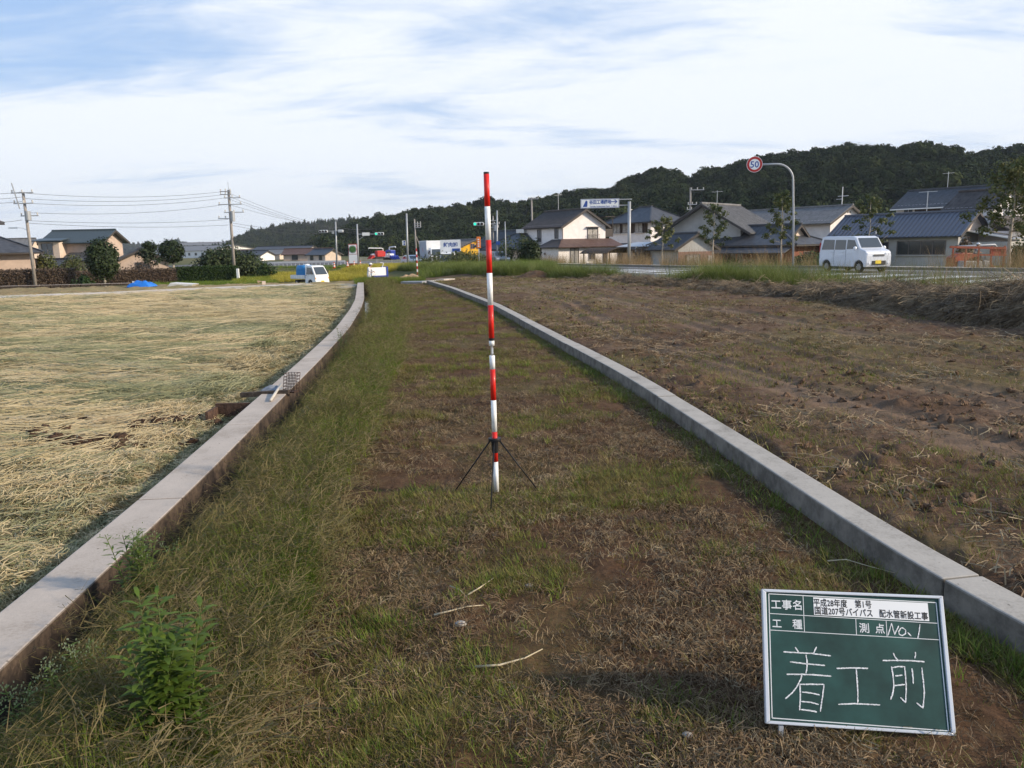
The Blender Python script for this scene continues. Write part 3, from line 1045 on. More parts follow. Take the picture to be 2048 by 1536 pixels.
place('straw_edge', [litter(22, 0.06, 0.07, 0.0035, G_strawg, 0.04, .04) for _ in range(3)] + [litter(20, 0.06, 0.08, 0.0035, G_straw, 0.04, .04) for _ in range(2)], P, .6, 1.2, label='short chopped straw along the foot of the pale wall', sc_y=lambda y: 1 + y * .02)
# rows of stubble
rows = []
for k in range(150):
    off = 0.28 + 0.27 * k
    yy = np.arange(2.2, 34, 0.20)
    rows.append(np.stack([wallx(yy) - off + rng.normal(0, .02, len(yy)), yy + rng.normal(0, .02, len(yy))], -1))
P = np.concatenate(rows)
keep = (np.abs(P[:, 0]) < 0.75 * (P[:, 1] + 1.5)) & (P[:, 1] < 33) & (rng.random(len(P)) < np.clip(0.95 - P[:, 1] * 0.012, .3, 1)) & (fbm(P[:, 0], P[:, 1], 0.5, 3, 7) > 0.40)
P = P[keep]
place('stubble', [tuft(12, 0.022, 0.085, 0.006, G_stub, 1, 0.25, 0.1) for _ in range(4)], P, 0.7, 1.3, tilt=0.15, label='short rice stubble standing in rows between the straw')
# loose clods thrown up in the two wheel holes
M_clod = mat('clod_soil', (0.13, 0.080, 0.048), rough=1.0, var=0.35, nscale=14, space='world', bump=0.8, bscale=40)
M_dclod = mat('dark_clod_soil', (0.060, 0.034, 0.020), rough=1.0, var=0.35, nscale=14, space='world', bump=0.8, bscale=40)
def clod(r, m_=None):
    b = MB(); b.sphere((0, 0, r * .3), r, 8, 6, (1, .8, .6), jit=0.5)
    o = b.build('clod', m_ or M_clod); COL.objects.unlink(o); return o
cl = []
for (hx, hy, sx_, sy_) in ((HX, HY, .36, .13), (HX2 - 0.1, HY2 + .05, .2, .08), (HX2 + .35, HY2 + .05, .25, .08), (GP(20, 890).x, GP(20, 890).y, .15, .08)):
    k = 190
    cl.append(np.stack([rng.normal(hx, sx_, k), rng.normal(hy, sy_, k)], -1))
P = np.concatenate(cl)
place('soil_clods', [clod(0.022, M_dclod), clod(0.035, M_dclod), clod(0.055, M_dclod)], P, 0.5, 1.5, dz=0.012, tilt=0.8, label='dark upturned clods in the straw field')

# --- bare field
def bf0(y): return kerbx(y) + KERB_W + 0.03
def bf1(y): return np.minimum(0.80 * (y + 1.6) + 0 * y, road_near(y) - 0.2)
def bgreen(x, y):
    f = fbm(x, y * 1.5, 0.55, 4, 3)
    e = np.exp(-((x - kerbx(y) - KERB_W) / 0.35) ** 2) * 0.5
    return np.clip((f - 0.50) * 6 + e + 0.5 * smooth(18, 34, y), 0.02, 1)
P = fan_points(10500, 2.0, 52, bf0, bf1, 1.25, bgreen)
place('sparse_grass', [tuft(10, 0.06, 0.055, 0.005, G_short, 2, 0.8, 0.5) for _ in range(5)] + [tuft(10, 0.05, 0.06, 0.005, G_green, 2, 0.6, 0.5)],
      P, 0.6, 1.3, label='sparse cut grass greening the bare brown field', sc_y=lambda y: 1 + y * 0.03)
P = fan_points(6500, 2.0, 50, bf0, bf1, 1.35, lambda x, y: np.clip((fbm(x, y, 0.9, 4, 6) - .42) * 4, .12, 1))
place('field_litter', [litter(9, 0.08, 0.09, 0.004, G_dry, 0.03, .04) for _ in range(3)] + [litter(9, 0.08, 0.08, 0.004, G_brown, 0.03, .04) for _ in range(4)] + [litter(8, 0.12, 0.22, 0.004, G_dry, 0.03, .04)],
      P, 0.6, 1.5, label='dry stalks and roots littering the bare brown field', sc_y=lambda y: 1 + y * 0.02)
P = fan_points(2200, 2.0, 50, bf0, bf1, 1.5, lambda x, y: np.clip((fbm(x + 9, y, 1.4, 4, 1) - .45) * 4, .05, 1))
place('field_clods', [clod(0.012), clod(0.02), clod(0.032)], P, 0.5, 1.3, dz=0.0, tilt=0.8, label='small lumps of soil on the bare field', sc_y=lambda y: 1 + y * 0.01)

# --- long heap of raked dead hay in front of the roadside weeds
HB = [(2400, 735), (2048, 660), (1920, 645), (1800, 625), (1700, 612), (1600, 598), (1450, 585), (1300, 571), (1180, 562), (1100, 556)]
heap = [GP(px, py) for px, py in HB]
hy_ = np.array([p.y for p in heap]); hx_ = np.array([p.x for p in heap])
def heap_x(y): return np.interp(y, hy_, hx_)          # near foot of the heap
hs = np.linspace(0, len(heap) - 1, 260)
hc = np.stack([np.interp(hs, range(len(heap)), hx_), np.interp(hs, range(len(heap)), hy_)], -1)
tang = np.gradient(hc, axis=0); tang /= np.linalg.norm(tang, axis=1)[:, None]
nor = np.stack([-tang[:, 1], tang[:, 0]], -1)
nor = np.where((nor[:, 0:1] < 0), -nor, nor)
NV = 22
HV = []
for i in range(len(hc)):
    s_ = hs[i]
    H0 = max(0.62 - 0.075 * s_, 0.13)
    H0 = H0 * (0.62 + 0.75 * float(fbm(s_ * 1.0, 3.0, 1.9, 3, 2)))
    Wd = (2.2 - 0.09 * s_) * (0.8 + .4 * float(fbm(s_, 8.0, 1.3, 2, 4)))
    for j in range(NV):
        t = j / (NV - 1)
        prof = math.sin(PI * min(1, t * 1.05)) ** 0.8 if t < .95 else 0
        prof = max(0.0, math.sin(PI * t)) ** 0.75
        x = hc[i, 0] + nor[i, 0] * Wd * t; y = hc[i, 1] + nor[i, 1] * Wd * t
        n_ = float(fbm(x, y, 2.2, 3, 1)) - .5
        HV.append((x, y, gz(x, y) - 0.05 + H0 * prof + n_ * 0.30 * prof))
HV = np.array(HV); hF = []
for i in range(len(hc) - 1):
    for j in range(NV - 1):
        a = i * NV + j
        hF.append((a, a + 1, a + NV + 1, a + NV))
M_heap = ground_mat('hay_heap_core', [(0.3, (0.035, 0.024, 0.015)), (0.5, (0.08, 0.055, 0.034)), (0.72, (0.15, 0.11, 0.065))], (2.0, 16.0), bump=1.0, bscale=35)
ho = raw_mesh('hay_heap', HV, np.array(hF), M_heap, smooth_=True)
tag(ho, 'long heap of raked dead grass and soil running along the roadside weeds', 'hay heap', kind='stuff')
k = 5200
ri = rng.integers(0, len(hc), k); w_ = (np.arange(len(hc))[::-1] + 40) / 300.0
ri = rng.choice(len(hc), k, p=(w_ / w_.sum())[::1][::-1][::-1])
cj = rng.integers(0, NV, k)
vid = ri * NV + cj
P3 = HV[vid] + np.column_stack([rng.normal(0, .05, k), rng.normal(0, .05, k), np.full(k, 0.0)])
i2 = np.minimum(cj + 1, NV - 1); slope = np.arctan2(HV[ri * NV + i2, 2] - HV[ri * NV + np.maximum(cj - 1, 0), 2], 0.2)
# straws hang down the sides of the heap
yaw = np.arctan2(nor[ri, 1], nor[ri, 0])
rot = np.stack([rng.normal(0, .35, k), -slope * 0.85 + rng.normal(0, .25, k), yaw + rng.normal(0, 0.7, k)], -1)
scatter('hay', [laid(26, 0.14, 0.08, 0.34, 0.006, G_hay, 0.6, 0.06) for _ in range(5)] + [laid(18, 0.12, 0.06, 0.3, 0.005, G_dry, 0.6, 0.05) for _ in range(1)],
        P3, rot, rng.uniform(.7, 1.35, k), rng.choice(6, k, p=[.185] * 5 + [.075]), label='loose dead hay covering the heap')

# --- green roadside weeds and tall reeds behind the heap
wy = lambda y: heap_x(y)
def wd0(y): return np.where(y < 36, heap_x(y) + 1.7, road_near(y) - 1.6)
def wd1(y): return np.maximum(road_near(y) - 0.15, wd0(y) + 0.6)
def weeds_d(x, y):
    return np.clip((fbm(x, y, 0.33, 3, 2) - 0.44) * 7, 0.015, 1) * np.clip((y - 21) / 7, 0.02, 1)
P = fan_points(3300, 13, 78, wd0, wd1, 0.6, weeds_d)
place('roadside_weeds', [tuft(60, 0.24, 0.70, 0.010, G_road, 4, 0.45, 0.6) for _ in range(4)] + [tuft(50, 0.2, 0.90, 0.008, G_road, 4, 0.3, 0.45) for _ in range(2)],
      P, 0.55, 1.35, tilt=0.1, label='green weeds along the near edge of the road', zfun=terrain)
P = fan_points(900, 13, 70, lambda y: wd0(y) + 0.5, lambda y: wd1(y) + .1, 0.6)
place('roadside_reeds', [tuft(9, 0.25, 1.55, 0.007, G_reed, 4, 0.30, 0.35) for _ in range(4)],
      P, 0.45, 1.1, tilt=0.1, label='thin tall grass stalks standing among the roadside weeds', zfun=terrain)
# far side of the road
P = fan_points(520, 32, 95, lambda y: road_far(y) + 1.5, lambda y: road_far(y) + 4.2, 0.3, lambda x, y: np.clip((fbm(x, y, .35, 3, 5) - .46) * 9, .03, 1))
place('verge_reeds', [tuft(20, 0.3, 1.9, 0.012, G_verge, 4, 0.30, 0.3) for _ in range(4)],
      P, 0.4, 1.0, tilt=0.08, label='dry reeds and grass on the far verge of the road', zfun=lambda x, y: road_z(y) + 0.1)
# ridge of grass beyond the end of the channel, centre
def cband(n, y0, y1, px0, px1, sc0, sc1, protos, name, label, h=None):
    y = y0 + rng.random(n) * (y1 - y0)
    pxs = px0 + rng.random(n) * (px1 - px0)
    x = (pxs - 1024) / FPX * y
    return place(name, protos, np.stack([x, y], -1), sc0, sc1, tilt=.1, label=label, zfun=terrain)
cband(1500, 34.3, 39, 722, 850, .5, 1.0, [tuft(30, 0.2, 0.34, 0.012, G_tall, 3, .5, .5) for _ in range(3)] + [tuft(30, 0.2, 0.3, 0.012, G_green, 3, .5, .5)], 'bank_grass', 'grass on the bank beyond the end of the concrete wall')
cband(1900, 55, 84, 850, 1110, .7, 1.5, [tuft(60, 0.35, 0.55, 0.014, G_road, 3, .6, .6) for _ in range(3)] + [tuft(40, 0.3, 0.7, 0.014, G_green, 3, .5, .5)], 'far_weeds', 'bright green weeds filling the far end of the bare field')
# ================================================================== HILLS WITH WOODS
L_wood = leafmat('wood_leaves', [(0.010, 0.018, 0.008), (0.017, 0.028, 0.010), (0.026, 0.039, 0.013), (0.050, 0.062, 0.022)], trans=0.08, nscale=0.03, isl=0.06, inst=0.75, spec=0.05, rough=0.9)
L_tree = leafmat('tree_leaves', [(0.035, 0.050, 0.016), (0.065, 0.085, 0.026), (0.11, 0.12, 0.040), (0.18, 0.16, 0.060)], trans=0.25, nscale=1.2)
L_dark = leafmat('evergreen_leaves', [(0.013, 0.024, 0.008), (0.028, 0.044, 0.013), (0.050, 0.066, 0.020)], trans=0.12, nscale=1.5)
L_hedge = leafmat('hedge_leaves', [(0.015, 0.035, 0.008), (0.030, 0.060, 0.012), (0.055, 0.085, 0.020)], trans=0.2, nscale=1.5)
L_bhedge = leafmat('brown_hedge_leaves', [(0.075, 0.052, 0.038), (0.105, 0.072, 0.050), (0.135, 0.098, 0.068), (0.09, 0.085, 0.045)], trans=0.15, nscale=0.8)
M_bark = mat('bark', (0.16, 0.13, 0.10), rough=0.95, var=0.3, nscale=8, bump=0.6, bscale=20)
M_bark_pale = mat('pale_bark', (0.40, 0.35, 0.28), rough=0.9, var=0.25, nscale=8, bump=0.4, bscale=20)


def crown_arrays(n, blobs, size, squash=1.0, inner=0.35):
    """n leaf-clump quads spread through a set of ellipsoid blobs (cx,cy,cz,rx,ry,rz)"""
    V = np.zeros((n * 4, 3)); F = np.arange(n * 4).reshape(-1, 4)
    vol = np.array([b_[3] * b_[4] * b_[5] for b_ in blobs]) ** 0.7; vol /= vol.sum()
    which = rng.choice(len(blobs), n, p=vol)
    B_ = np.array(blobs)[which]
    d_ = rng.normal(size=(n, 3)); d_ /= np.linalg.norm(d_, axis=1)[:, None]
    r_ = 1 - (1 - inner) * rng.random(n) ** 1.8
    r_ = r_ * (1 + 0.10 * rng.normal(size=n))
    c = B_[:, :3] + d_ * B_[:, 3:6] * r_[:, None]
    nrm = d_ + 0.45 * rng.normal(size=(n, 3)) + np.array([0, 0, .25]); nrm /= np.linalg.norm(nrm, axis=1)[:, None]
    u = np.cross(nrm, rng.normal(size=(n, 3))); u /= np.linalg.norm(u, axis=1)[:, None]
    w = np.cross(nrm, u)
    s_ = size * (0.5 + rng.random(n))[:, None]
    for k_, (a, b_) in enumerate(((-1, -0.6), (0.9, -0.75), (1, 0.7), (-0.8, 0.9))):
        V[k_::4] = c + u * s_ * a * 0.5 + w * s_ * b_ * 0.5 + nrm * s_ * 0.12 * ((k_ % 2) - .5)
    return V, F


def crown_proto(kind):
    if kind == 'conifer':
        bl = [(0, 0, 2.0, 2.2, 2.2, 2.2), (0, 0, 4.2, 1.6, 1.6, 2.2), (0, 0, 6.4, 0.9, 0.9, 2.0)]
        V, F = crown_arrays(520, bl, 0.55)
    else:
        bl = [(ru(-1, 1), ru(-1, 1), 1.8, ru(2.6, 3.4), ru(2.6, 3.4), ru(2.2, 2.9))]
        for _ in range(5):
            a = ru(0, 2 * PI); bl.append((2.2 * math.cos(a), 2.2 * math.sin(a), ru(1.2, 4.0), ru(1.2, 2.0), ru(1.2, 2.0), ru(1.0, 1.6)))
        V, F = crown_arrays(950, bl, 0.58)
    return raw_mesh('source', V, F, L_wood, link=False)


M_hill = ground_mat('hill_floor', [(0.3, (0.008, 0.012, 0.006)), (0.5, (0.015, 0.02, 0.008)), (0.7, (0.03, 0.035, 0.015))], (0.05, 0.3), bump=0.0)
hill_protos = [crown_proto('round') for _ in range(5)] + [crown_proto('conifer') for _ in range(3)]


def hill(name, sil, Yr, Yf, tree_h, n_trees, label, wob=1.0, conif=0.2, zb=-1.8, tscale=1.0, sc_jit=.4, scx=1.0):
    pxs = np.array([p[0] for p in sil], float)
    yr = np.array([Yr(p[0]) if callable(Yr) else Yr for p in sil])
    zs = np.array([R(p[0], p[1], y).z - tree_h for p, y in zip(sil, yr)])
    ncol, nrow = 260, 46
    u = np.linspace(pxs[0], pxs[-1], ncol)
    zr = np.interp(u, pxs, zs); Y = np.interp(u, pxs, yr)
    zr = np.maximum(zr, zb)
    T = np.linspace(0, 1.8, nrow)
    V = np.zeros((nrow, ncol, 3))
    for i, t in enumerate(T):
        yf = Yf(u) if callable(Yf) else Yf
        yy = yf + (Y - yf) * t
        prof = np.sin(np.clip(t, 0, 1) * PI / 2) ** 1.25 if t <= 1 else np.cos((t - 1) / 0.8 * PI / 2) ** 0.8
        x = (u - 1024) / FPX * yy
        spur = (fbm(x, yy, 0.012, 3, 4) - 0.72) * wob * 26 * math.sin(min(t, 1) * PI) ** 1.0
        ridgew = np.maximum(zr - zb, 0) / max(1, (zr - zb).max())
        V[i, :, 0] = x; V[i, :, 1] = yy
        V[i, :, 2] = zb - 1 + (zr - zb + 1) * prof + spur * ridgew
    # spurs must not rise above the skyline from where they are
    Vf = V.reshape(-1, 3)
    a, b_ = np.meshgrid(np.arange(nrow - 1), np.arange(ncol - 1), indexing='ij')
    F = np.stack([a * ncol + b_, a * ncol + b_ + 1, (a + 1) * ncol + b_ + 1, (a + 1) * ncol + b_], -1).reshape(-1, 4)
    o = raw_mesh(name, Vf, F, M_hill, smooth_=True); tag(o, kind='structure')
    # trees, spread evenly by area
    A = Vf[F[:, 0]]; area = np.linalg.norm(np.cross(Vf[F[:, 1]] - A, Vf[F[:, 3]] - A), axis=1)
    tt = (F[:, 0] // ncol) / nrow * 1.8
    zc_ = Vf[F].mean(1)[:, 2]
    area = area * (tt < 1.25) * (zc_ > zb - 0.6)
    fi = rng.choice(len(F), n_trees, p=area / area.sum())
    r1, r2 = rng.random(n_trees)[:, None], rng.random(n_trees)[:, None]
    P = A[fi] + (Vf[F[fi, 1]] - A[fi]) * r1 + (Vf[F[fi, 3]] - A[fi]) * r2
    P[:, 2] -= 0.8
    rot = np.stack([rng.normal(0, .08, n_trees), rng.normal(0, .08, n_trees), rng.random(n_trees) * 6.28], -1)
    s = tscale * (1 - sc_jit + rng.random(n_trees) * 2 * sc_jit)
    big = rng.random(n_trees) < 0.05
    s = np.where(big, s * 1.35, s)
    S3 = np.stack([s * scx, s * scx, s], -1)
    cl_ = fbm(P[:, 0], P[:, 1], 0.02, 2, 6) > (0.62 - conif)
    idx = np.where(cl_ & (rng.random(n_trees) < .5), rng.integers(5, 8, n_trees), rng.integers(0, 5, n_trees))
    scatter(name.replace('hill', 'wood'), hill_protos, P, rot, S3, idx, label=label)


SIL = [(600, 505), (650, 472), (690, 452), (725, 440), (760, 432), (800, 424), (850, 412), (900, 408), (950, 402), (975, 392), (1000, 393), (1012, 392), (1040, 398), (1062, 392), (1100, 383), (1140, 377), (1185, 370), (1230, 374),
       (1245, 352), (1262, 345), (1290, 343), (1320, 326), (1345, 334), (1358, 345), (1392, 347), (1400, 336), (1450, 328), (1490, 318), (1520, 310), (1570, 302), (1610, 298), (1650, 290), (1690, 286), (1730, 294), (1760, 304), (1775, 310),
       (1820, 292), (1860, 296), (1895, 302), (1907, 314), (1920, 306), (1960, 303), (2000, 298), (2048, 292), (2200, 285), (2500, 300), (3000, 330), (3600, 400)]
hill('wooded_hill', SIL, lambda px: np.interp(px, [600, 900, 1200, 1700, 2500], [520, 470, 420, 400, 400]), lambda u: np.interp(u, [600, 1200, 2500], [300, 215, 190]), 7.0, 11500,
     'dark evergreen wood covering the long hill behind the houses', tscale=0.92, conif=-1, sc_jit=.5)
hill('distant_hill', [(380, 508), (440, 496), (470, 484), (500, 471), (530, 460), (560, 454), (600, 449), (650, 445), (700, 442), (740, 441), (800, 446), (900, 460)], 930, 700, 5.0, 3200,
     'hazy wooded hill beyond the village', conif=0.1, tscale=1.0, wob=.8)
hill('far_ridge', [(-500, 480), (-300, 486), (-100, 492), (60, 497), (160, 494), (240, 489), (262, 484), (300, 489), (330, 491), (350, 484), (372, 481), (392, 485), (420, 487), (440, 492), (470, 499)], 1900, 1600, 8, 1500,
     'faint far wooded ridge on the horizon', conif=0.1, tscale=1.5, wob=.4, scx=1.6)

# air: one box of thin haze round everything
hz = MB().box((0, 1000, 60), (9000, 7200, 330))
M_haze = bpy.data.materials.new('haze'); M_haze.use_nodes = True
for n in list(M_haze.node_tree.nodes): M_haze.node_tree.nodes.remove(n)
q = NB(M_haze.node_tree)
pv = q.n('ShaderNodeVolumePrincipled', {'Color': (0.80, 0.88, 1.0, 1), 'Density': 0.00011})
mo = q.n('ShaderNodeOutputMaterial'); M_haze.node_tree.links.new(pv.outputs[0], mo.inputs['Volume'])
ho_ = hz.build('haze', M_haze); tag(ho_, kind='stuff')
# keep its floor a metre below the lowest ground
hv = ho_.data.vertices
for v in hv: v.co.z = -4.0 if v.co.z < 0 else 240.0


# ================================================================== single trees and shrubs
def limb_tree(mb, h, r0, n, spread, z0=0.35, up=0.5, seed=0):
    tips = []
    pts = [Vector((0, 0, -0.2))]; d = Vector((0, 0, 1))
    k = 6
    for i in range(1, k + 1):
        pts.append(Vector((ru(-.03, .03) * h * .5, ru(-.03, .03) * h * .5, h * i / k)))
    mb.tube(pts, [r0 * (1 - 0.8 * i / k) for i in range(k + 1)], 8)
    for i in range(n):
        t = z0 + (1 - z0) * (i + .5) / n
        z = h * t; a = i * 2.4 + ru(-.4, .4)
        L = spread * (1.15 - 0.75 * (t - z0) / (1 - z0)) * ru(.7, 1.1)
        b0 = Vector((0, 0, z)); b1 = b0 + Vector((math.cos(a) * L * .55, math.sin(a) * L * .55, L * .25 * up)); b2 = b0 + Vector((math.cos(a) * L, math.sin(a) * L, L * up))
        rb = r0 * .38 * (1.1 - t)
        mb.tube([b0, b1, b2], [rb, rb * .6, rb * .25], 5)
        tips += [b1, b2]
    tips.append(pts[-1])
    return tips


def tree(name, label, loc, h, spread, m, nleaf=900, leaf=0.16, trunk_r=0.09, z0=0.35, clump=0.45, up=.5, n=12, bark=None, cat='tree', group=None, rz=0.0):
    t = thing(name, label, cat, loc, rz, group)
    mb = MB(); tips = limb_tree(mb, h * .92, trunk_r, n, spread, z0, up)
    mb.build('trunk', bark or M_bark_pale, t, smooth_=True)
    bl = [(p.x, p.y, p.z, clump * ru(.7, 1.2), clump * ru(.7, 1.2), clump * ru(.5, .9)) for p in tips]
    V, F = crown_arrays(nleaf, bl, leaf, inner=0.1)
    o = raw_mesh('crown', V, F, m); o.parent = t
    return t


def round_tree(name, label, loc, w, h, m, nleaf=6000, leaf=0.2, stem=0.5, group=None, cat='tree', egg=True):
    t = thing(name, label, cat, loc, 0, group)
    MB().tube([(0, 0, -.2), (0.03, 0, stem), (0, 0, h * .6)], [.16 * w / 3, .13 * w / 3, .05], 8).build('trunk', M_bark_pale, t, smooth_=True)
    bl = [(0, 0, stem + (h - stem) * .52, w / 2 * .93, w / 2 * .93, (h - stem) / 2 * .93)]
    for _ in range(14):
        th, ph = ru(0, 2 * PI), ru(-.9, 1.1)
        bl.append((w / 2 * .62 * math.cos(th) * math.cos(ph), w / 2 * .62 * math.sin(th) * math.cos(ph), stem + (h - stem) * .52 + (h - stem) / 2 * .66 * math.sin(ph), w * .17, w * .17, w * .15))
    V, F = crown_arrays(nleaf, bl, leaf, inner=.72)
    o = raw_mesh('crown', V, F, m); o.parent = t
    return t


def bush(name, label, loc, w, d_, h, m, nleaf=2500, leaf=0.16, rz=0.0, cat='bush', group=None, lumps=9):
    t = thing(name, label, cat, loc, rz, group)
    bl = []
    for i in range(lumps):
        x, y = ru(-.36, .36) * w, ru(-.36, .36) * d_
        k = 1 - .6 * (abs(x) / w * 2) ** 2
        bl.append((x, y, h * .42 * k, w * ru(.15, .26), d_ * ru(.2, .32), h * .5 * k * ru(.8, 1.05)))
    V, F = crown_arrays(nleaf, bl, leaf, inner=.5); V[:, 2] = np.maximum(V[:, 2], -.05)
    o = raw_mesh('foliage', V, F, m); o.parent = t
    b_ = MB()
    for i in range(4):
        a = ru(0, 6.28); b_.tube([(0, 0, -.1), (w * .2 * math.cos(a), d_ * .2 * math.sin(a), h * .6)], [.04, .015], 5)
    b_.build('stem', M_bark, t)
    return t


M_hedgecore = mat('hedge_core', (0.075, 0.052, 0.038), rough=1, var=.3)
M_greencore = mat('green_hedge_core', (0.02, 0.035, 0.01), rough=1, var=.3)


def hedge(name, label, p0, p1, h, d_, m, nleaf=6000, leaf=0.12, group=None, rough_=0.08):
    p0, p1 = Vector(p0), Vector(p1)
    L = (p1 - p0).length; a = math.atan2(p1.y - p0.y, p1.x - p0.x)
    t = thing(name, label, 'hedge', p0, a, group)
    n = nleaf * 2
    face = rng.choice(4, n, p=[.45, .3, .15, .1])
    x = rng.random(n) * L; z = rng.random(n) * h; y = (rng.random(n) - .5) * d_
    y = np.where(face == 0, -d_ / 2, y); z = np.where(face == 1, h, z); y = np.where(face == 3, d_ / 2, y)
    c = np.stack([x, y, z], -1) + rng.normal(0, rough_, (n, 3))
    c[:, 2] = np.maximum(c[:, 2], 0)
    nrm = rng.normal(size=(n, 3)); nrm /= np.linalg.norm(nrm, axis=1)[:, None]
    u = np.cross(nrm, rng.normal(size=(n, 3))); u /= np.linalg.norm(u, axis=1)[:, None]; w = np.cross(nrm, u)
    s_ = leaf * .7 * (.6 + .8 * rng.random(n))[:, None]
    V = np.zeros((n * 4, 3))
    for k_, (aa, bb) in enumerate(((-1, -.7), (1, -.8), (1, .8), (-1, .9))): V[k_::4] = c + u * s_ * aa * .5 + w * s_ * bb * .5
    o = raw_mesh('foliage', V, np.arange(n * 4).reshape(-1, 4), m); o.parent = t
    b_ = MB().box((L / 2, 0, h * .44), (L - .2, d_ * .7, h * .86)); b_.build('branch_core', M_hedgecore if m is L_bhedge else M_greencore, t)
    return t
# ================================================================== HOUSES
M_tile = mat('roof_tile_dark', (0.060, 0.062, 0.068), rough=0.55, var=0.25, nscale=2.0, spec=0.4)
M_tile_b = mat('roof_tile_brown', (0.075, 0.062, 0.055), rough=0.6, var=0.25, nscale=2.0)
M_tile_g = mat('roof_tile_grey', (0.17, 0.165, 0.16), rough=0.6, var=0.2, nscale=2.0)
M_tile_r = mat('roof_red_brown', (0.10, 0.060, 0.048), rough=0.6, var=0.2, nscale=2.0)
M_blue_roof = mat('blue_metal_roof', (0.095, 0.102, 0.125), rough=0.4, var=0.12, spec=0.5)
M_plaster = mat('white_plaster', (0.80, 0.75, 0.72), rough=0.9, var=0.06, nscale=1.5)
M_cream = mat('cream_plaster', (0.62, 0.50, 0.40), rough=0.9, var=0.08, nscale=1.5)
M_peach = mat('peach_plaster', (0.50, 0.39, 0.32), rough=0.9, var=0.08, nscale=1.5)
M_greyw = mat('grey_siding', (0.42, 0.41, 0.39), rough=0.85, var=0.08, nscale=1.5)
M_yellow = mat('yellow_wall', (0.80, 0.44, 0.03), rough=0.8, var=0.08, nscale=1.0)
M_orange_roof = mat('orange_tiles', (0.42, 0.20, 0.12), rough=0.75, var=0.25, nscale=2)
M_pink = mat('pink_brick', (0.26, 0.155, 0.125), rough=0.9, var=0.15, nscale=3)
M_darkwood = mat('dark_wood', (0.055, 0.038, 0.028), rough=0.8, var=0.25, nscale=4)
M_redwood = mat('red_timber', (0.22, 0.075, 0.045), rough=0.8, var=0.25, nscale=4)
M_fascia = mat('fascia', (0.07, 0.06, 0.055), rough=0.7, var=0.1)
M_white = mat('white_trim', (0.75, 0.74, 0.72), rough=0.6, var=0.05)
M_glass = mat('window_glass', (0.035, 0.042, 0.05), rough=0.06, var=0.0, spec=0.8)
M_curtain = mat('curtain', (0.36, 0.34, 0.31), rough=0.6, var=0.3, nscale=5)
M_bronze = mat('window_frame_metal', (0.16, 0.14, 0.13), rough=0.5, var=0.05)
M_alu = mat('aluminium', (0.55, 0.56, 0.57), rough=0.4, metal=0.6, var=0.05)
M_found = mat('foundation', (0.30, 0.29, 0.27), rough=0.9, var=0.15)


def window(parent, c, w, h, n, frame=None, glass=None, hood=False, rail=False, mull=1, sill=True):
    """window on a wall: c centre, n = outward axis '+x','-x','+y','-y' in house coordinates"""
    ax = {'+x': ((0, 1, 0), (1, 0, 0)), '-x': ((0, -1, 0), (-1, 0, 0)), '-y': ((1, 0, 0), (0, -1, 0)), '+y': ((-1, 0, 0), (0, 1, 0))}[n]
    u, o = Vector(ax[0]), Vector(ax[1]); z = Vector((0, 0, 1)); c = Vector(c)
    def bx(mb, cu, cz, du, dz_, t, off):
        cc = c + u * cu + z * cz + o * off
        dd = Vector((abs(u.x) * du + abs(o.x) * t, abs(u.y) * du + abs(o.y) * t, dz_))
        mb.box(cc, dd)
    f = MB(); fw = 0.07
    for s_ in (-1, 1):
        bx(f, s_ * (w / 2), 0, fw, h + fw * 2, 0.12, 0.03); bx(f, 0, s_ * (h / 2 + fw / 2), w - fw, fw, 0.12, 0.03)
    for i in range(mull): bx(f, -w / 2 + w * (i + 1) / (mull + 1), 0, 0.05, h, 0.07, 0.035)
    fo = f.build('window', frame or M_bronze, parent)
    p = MB(); bx(p, 0, 0, w - fw, h, 0.03, 0.015); p.build('pane', glass or M_glass, fo)
    if sill:
        s2 = MB(); bx(s2, 0, -h / 2 - fw - .04, w + .2, 0.06, 0.22, .07); s2.build('sill', M_alu, fo)
    if hood:
        s2 = MB(); bx(s2, 0, h / 2 + .2, w + .5, 0.06, 0.5, .25); s2.build('hood', M_bronze, fo)
    if rail:
        s2 = MB(); bx(s2, 0, -h * .12, w + .2, 0.04, 0.04, .28); bx(s2, 0, -h / 2, w + .2, 0.04, 0.04, .28)
        for i in range(9): bx(s2, -w / 2 - .1 + (w + .2) * i / 8, -h * .31, .03, h * .38, .03, .28)
        s2.build('railing', M_bronze, fo)
    return fo


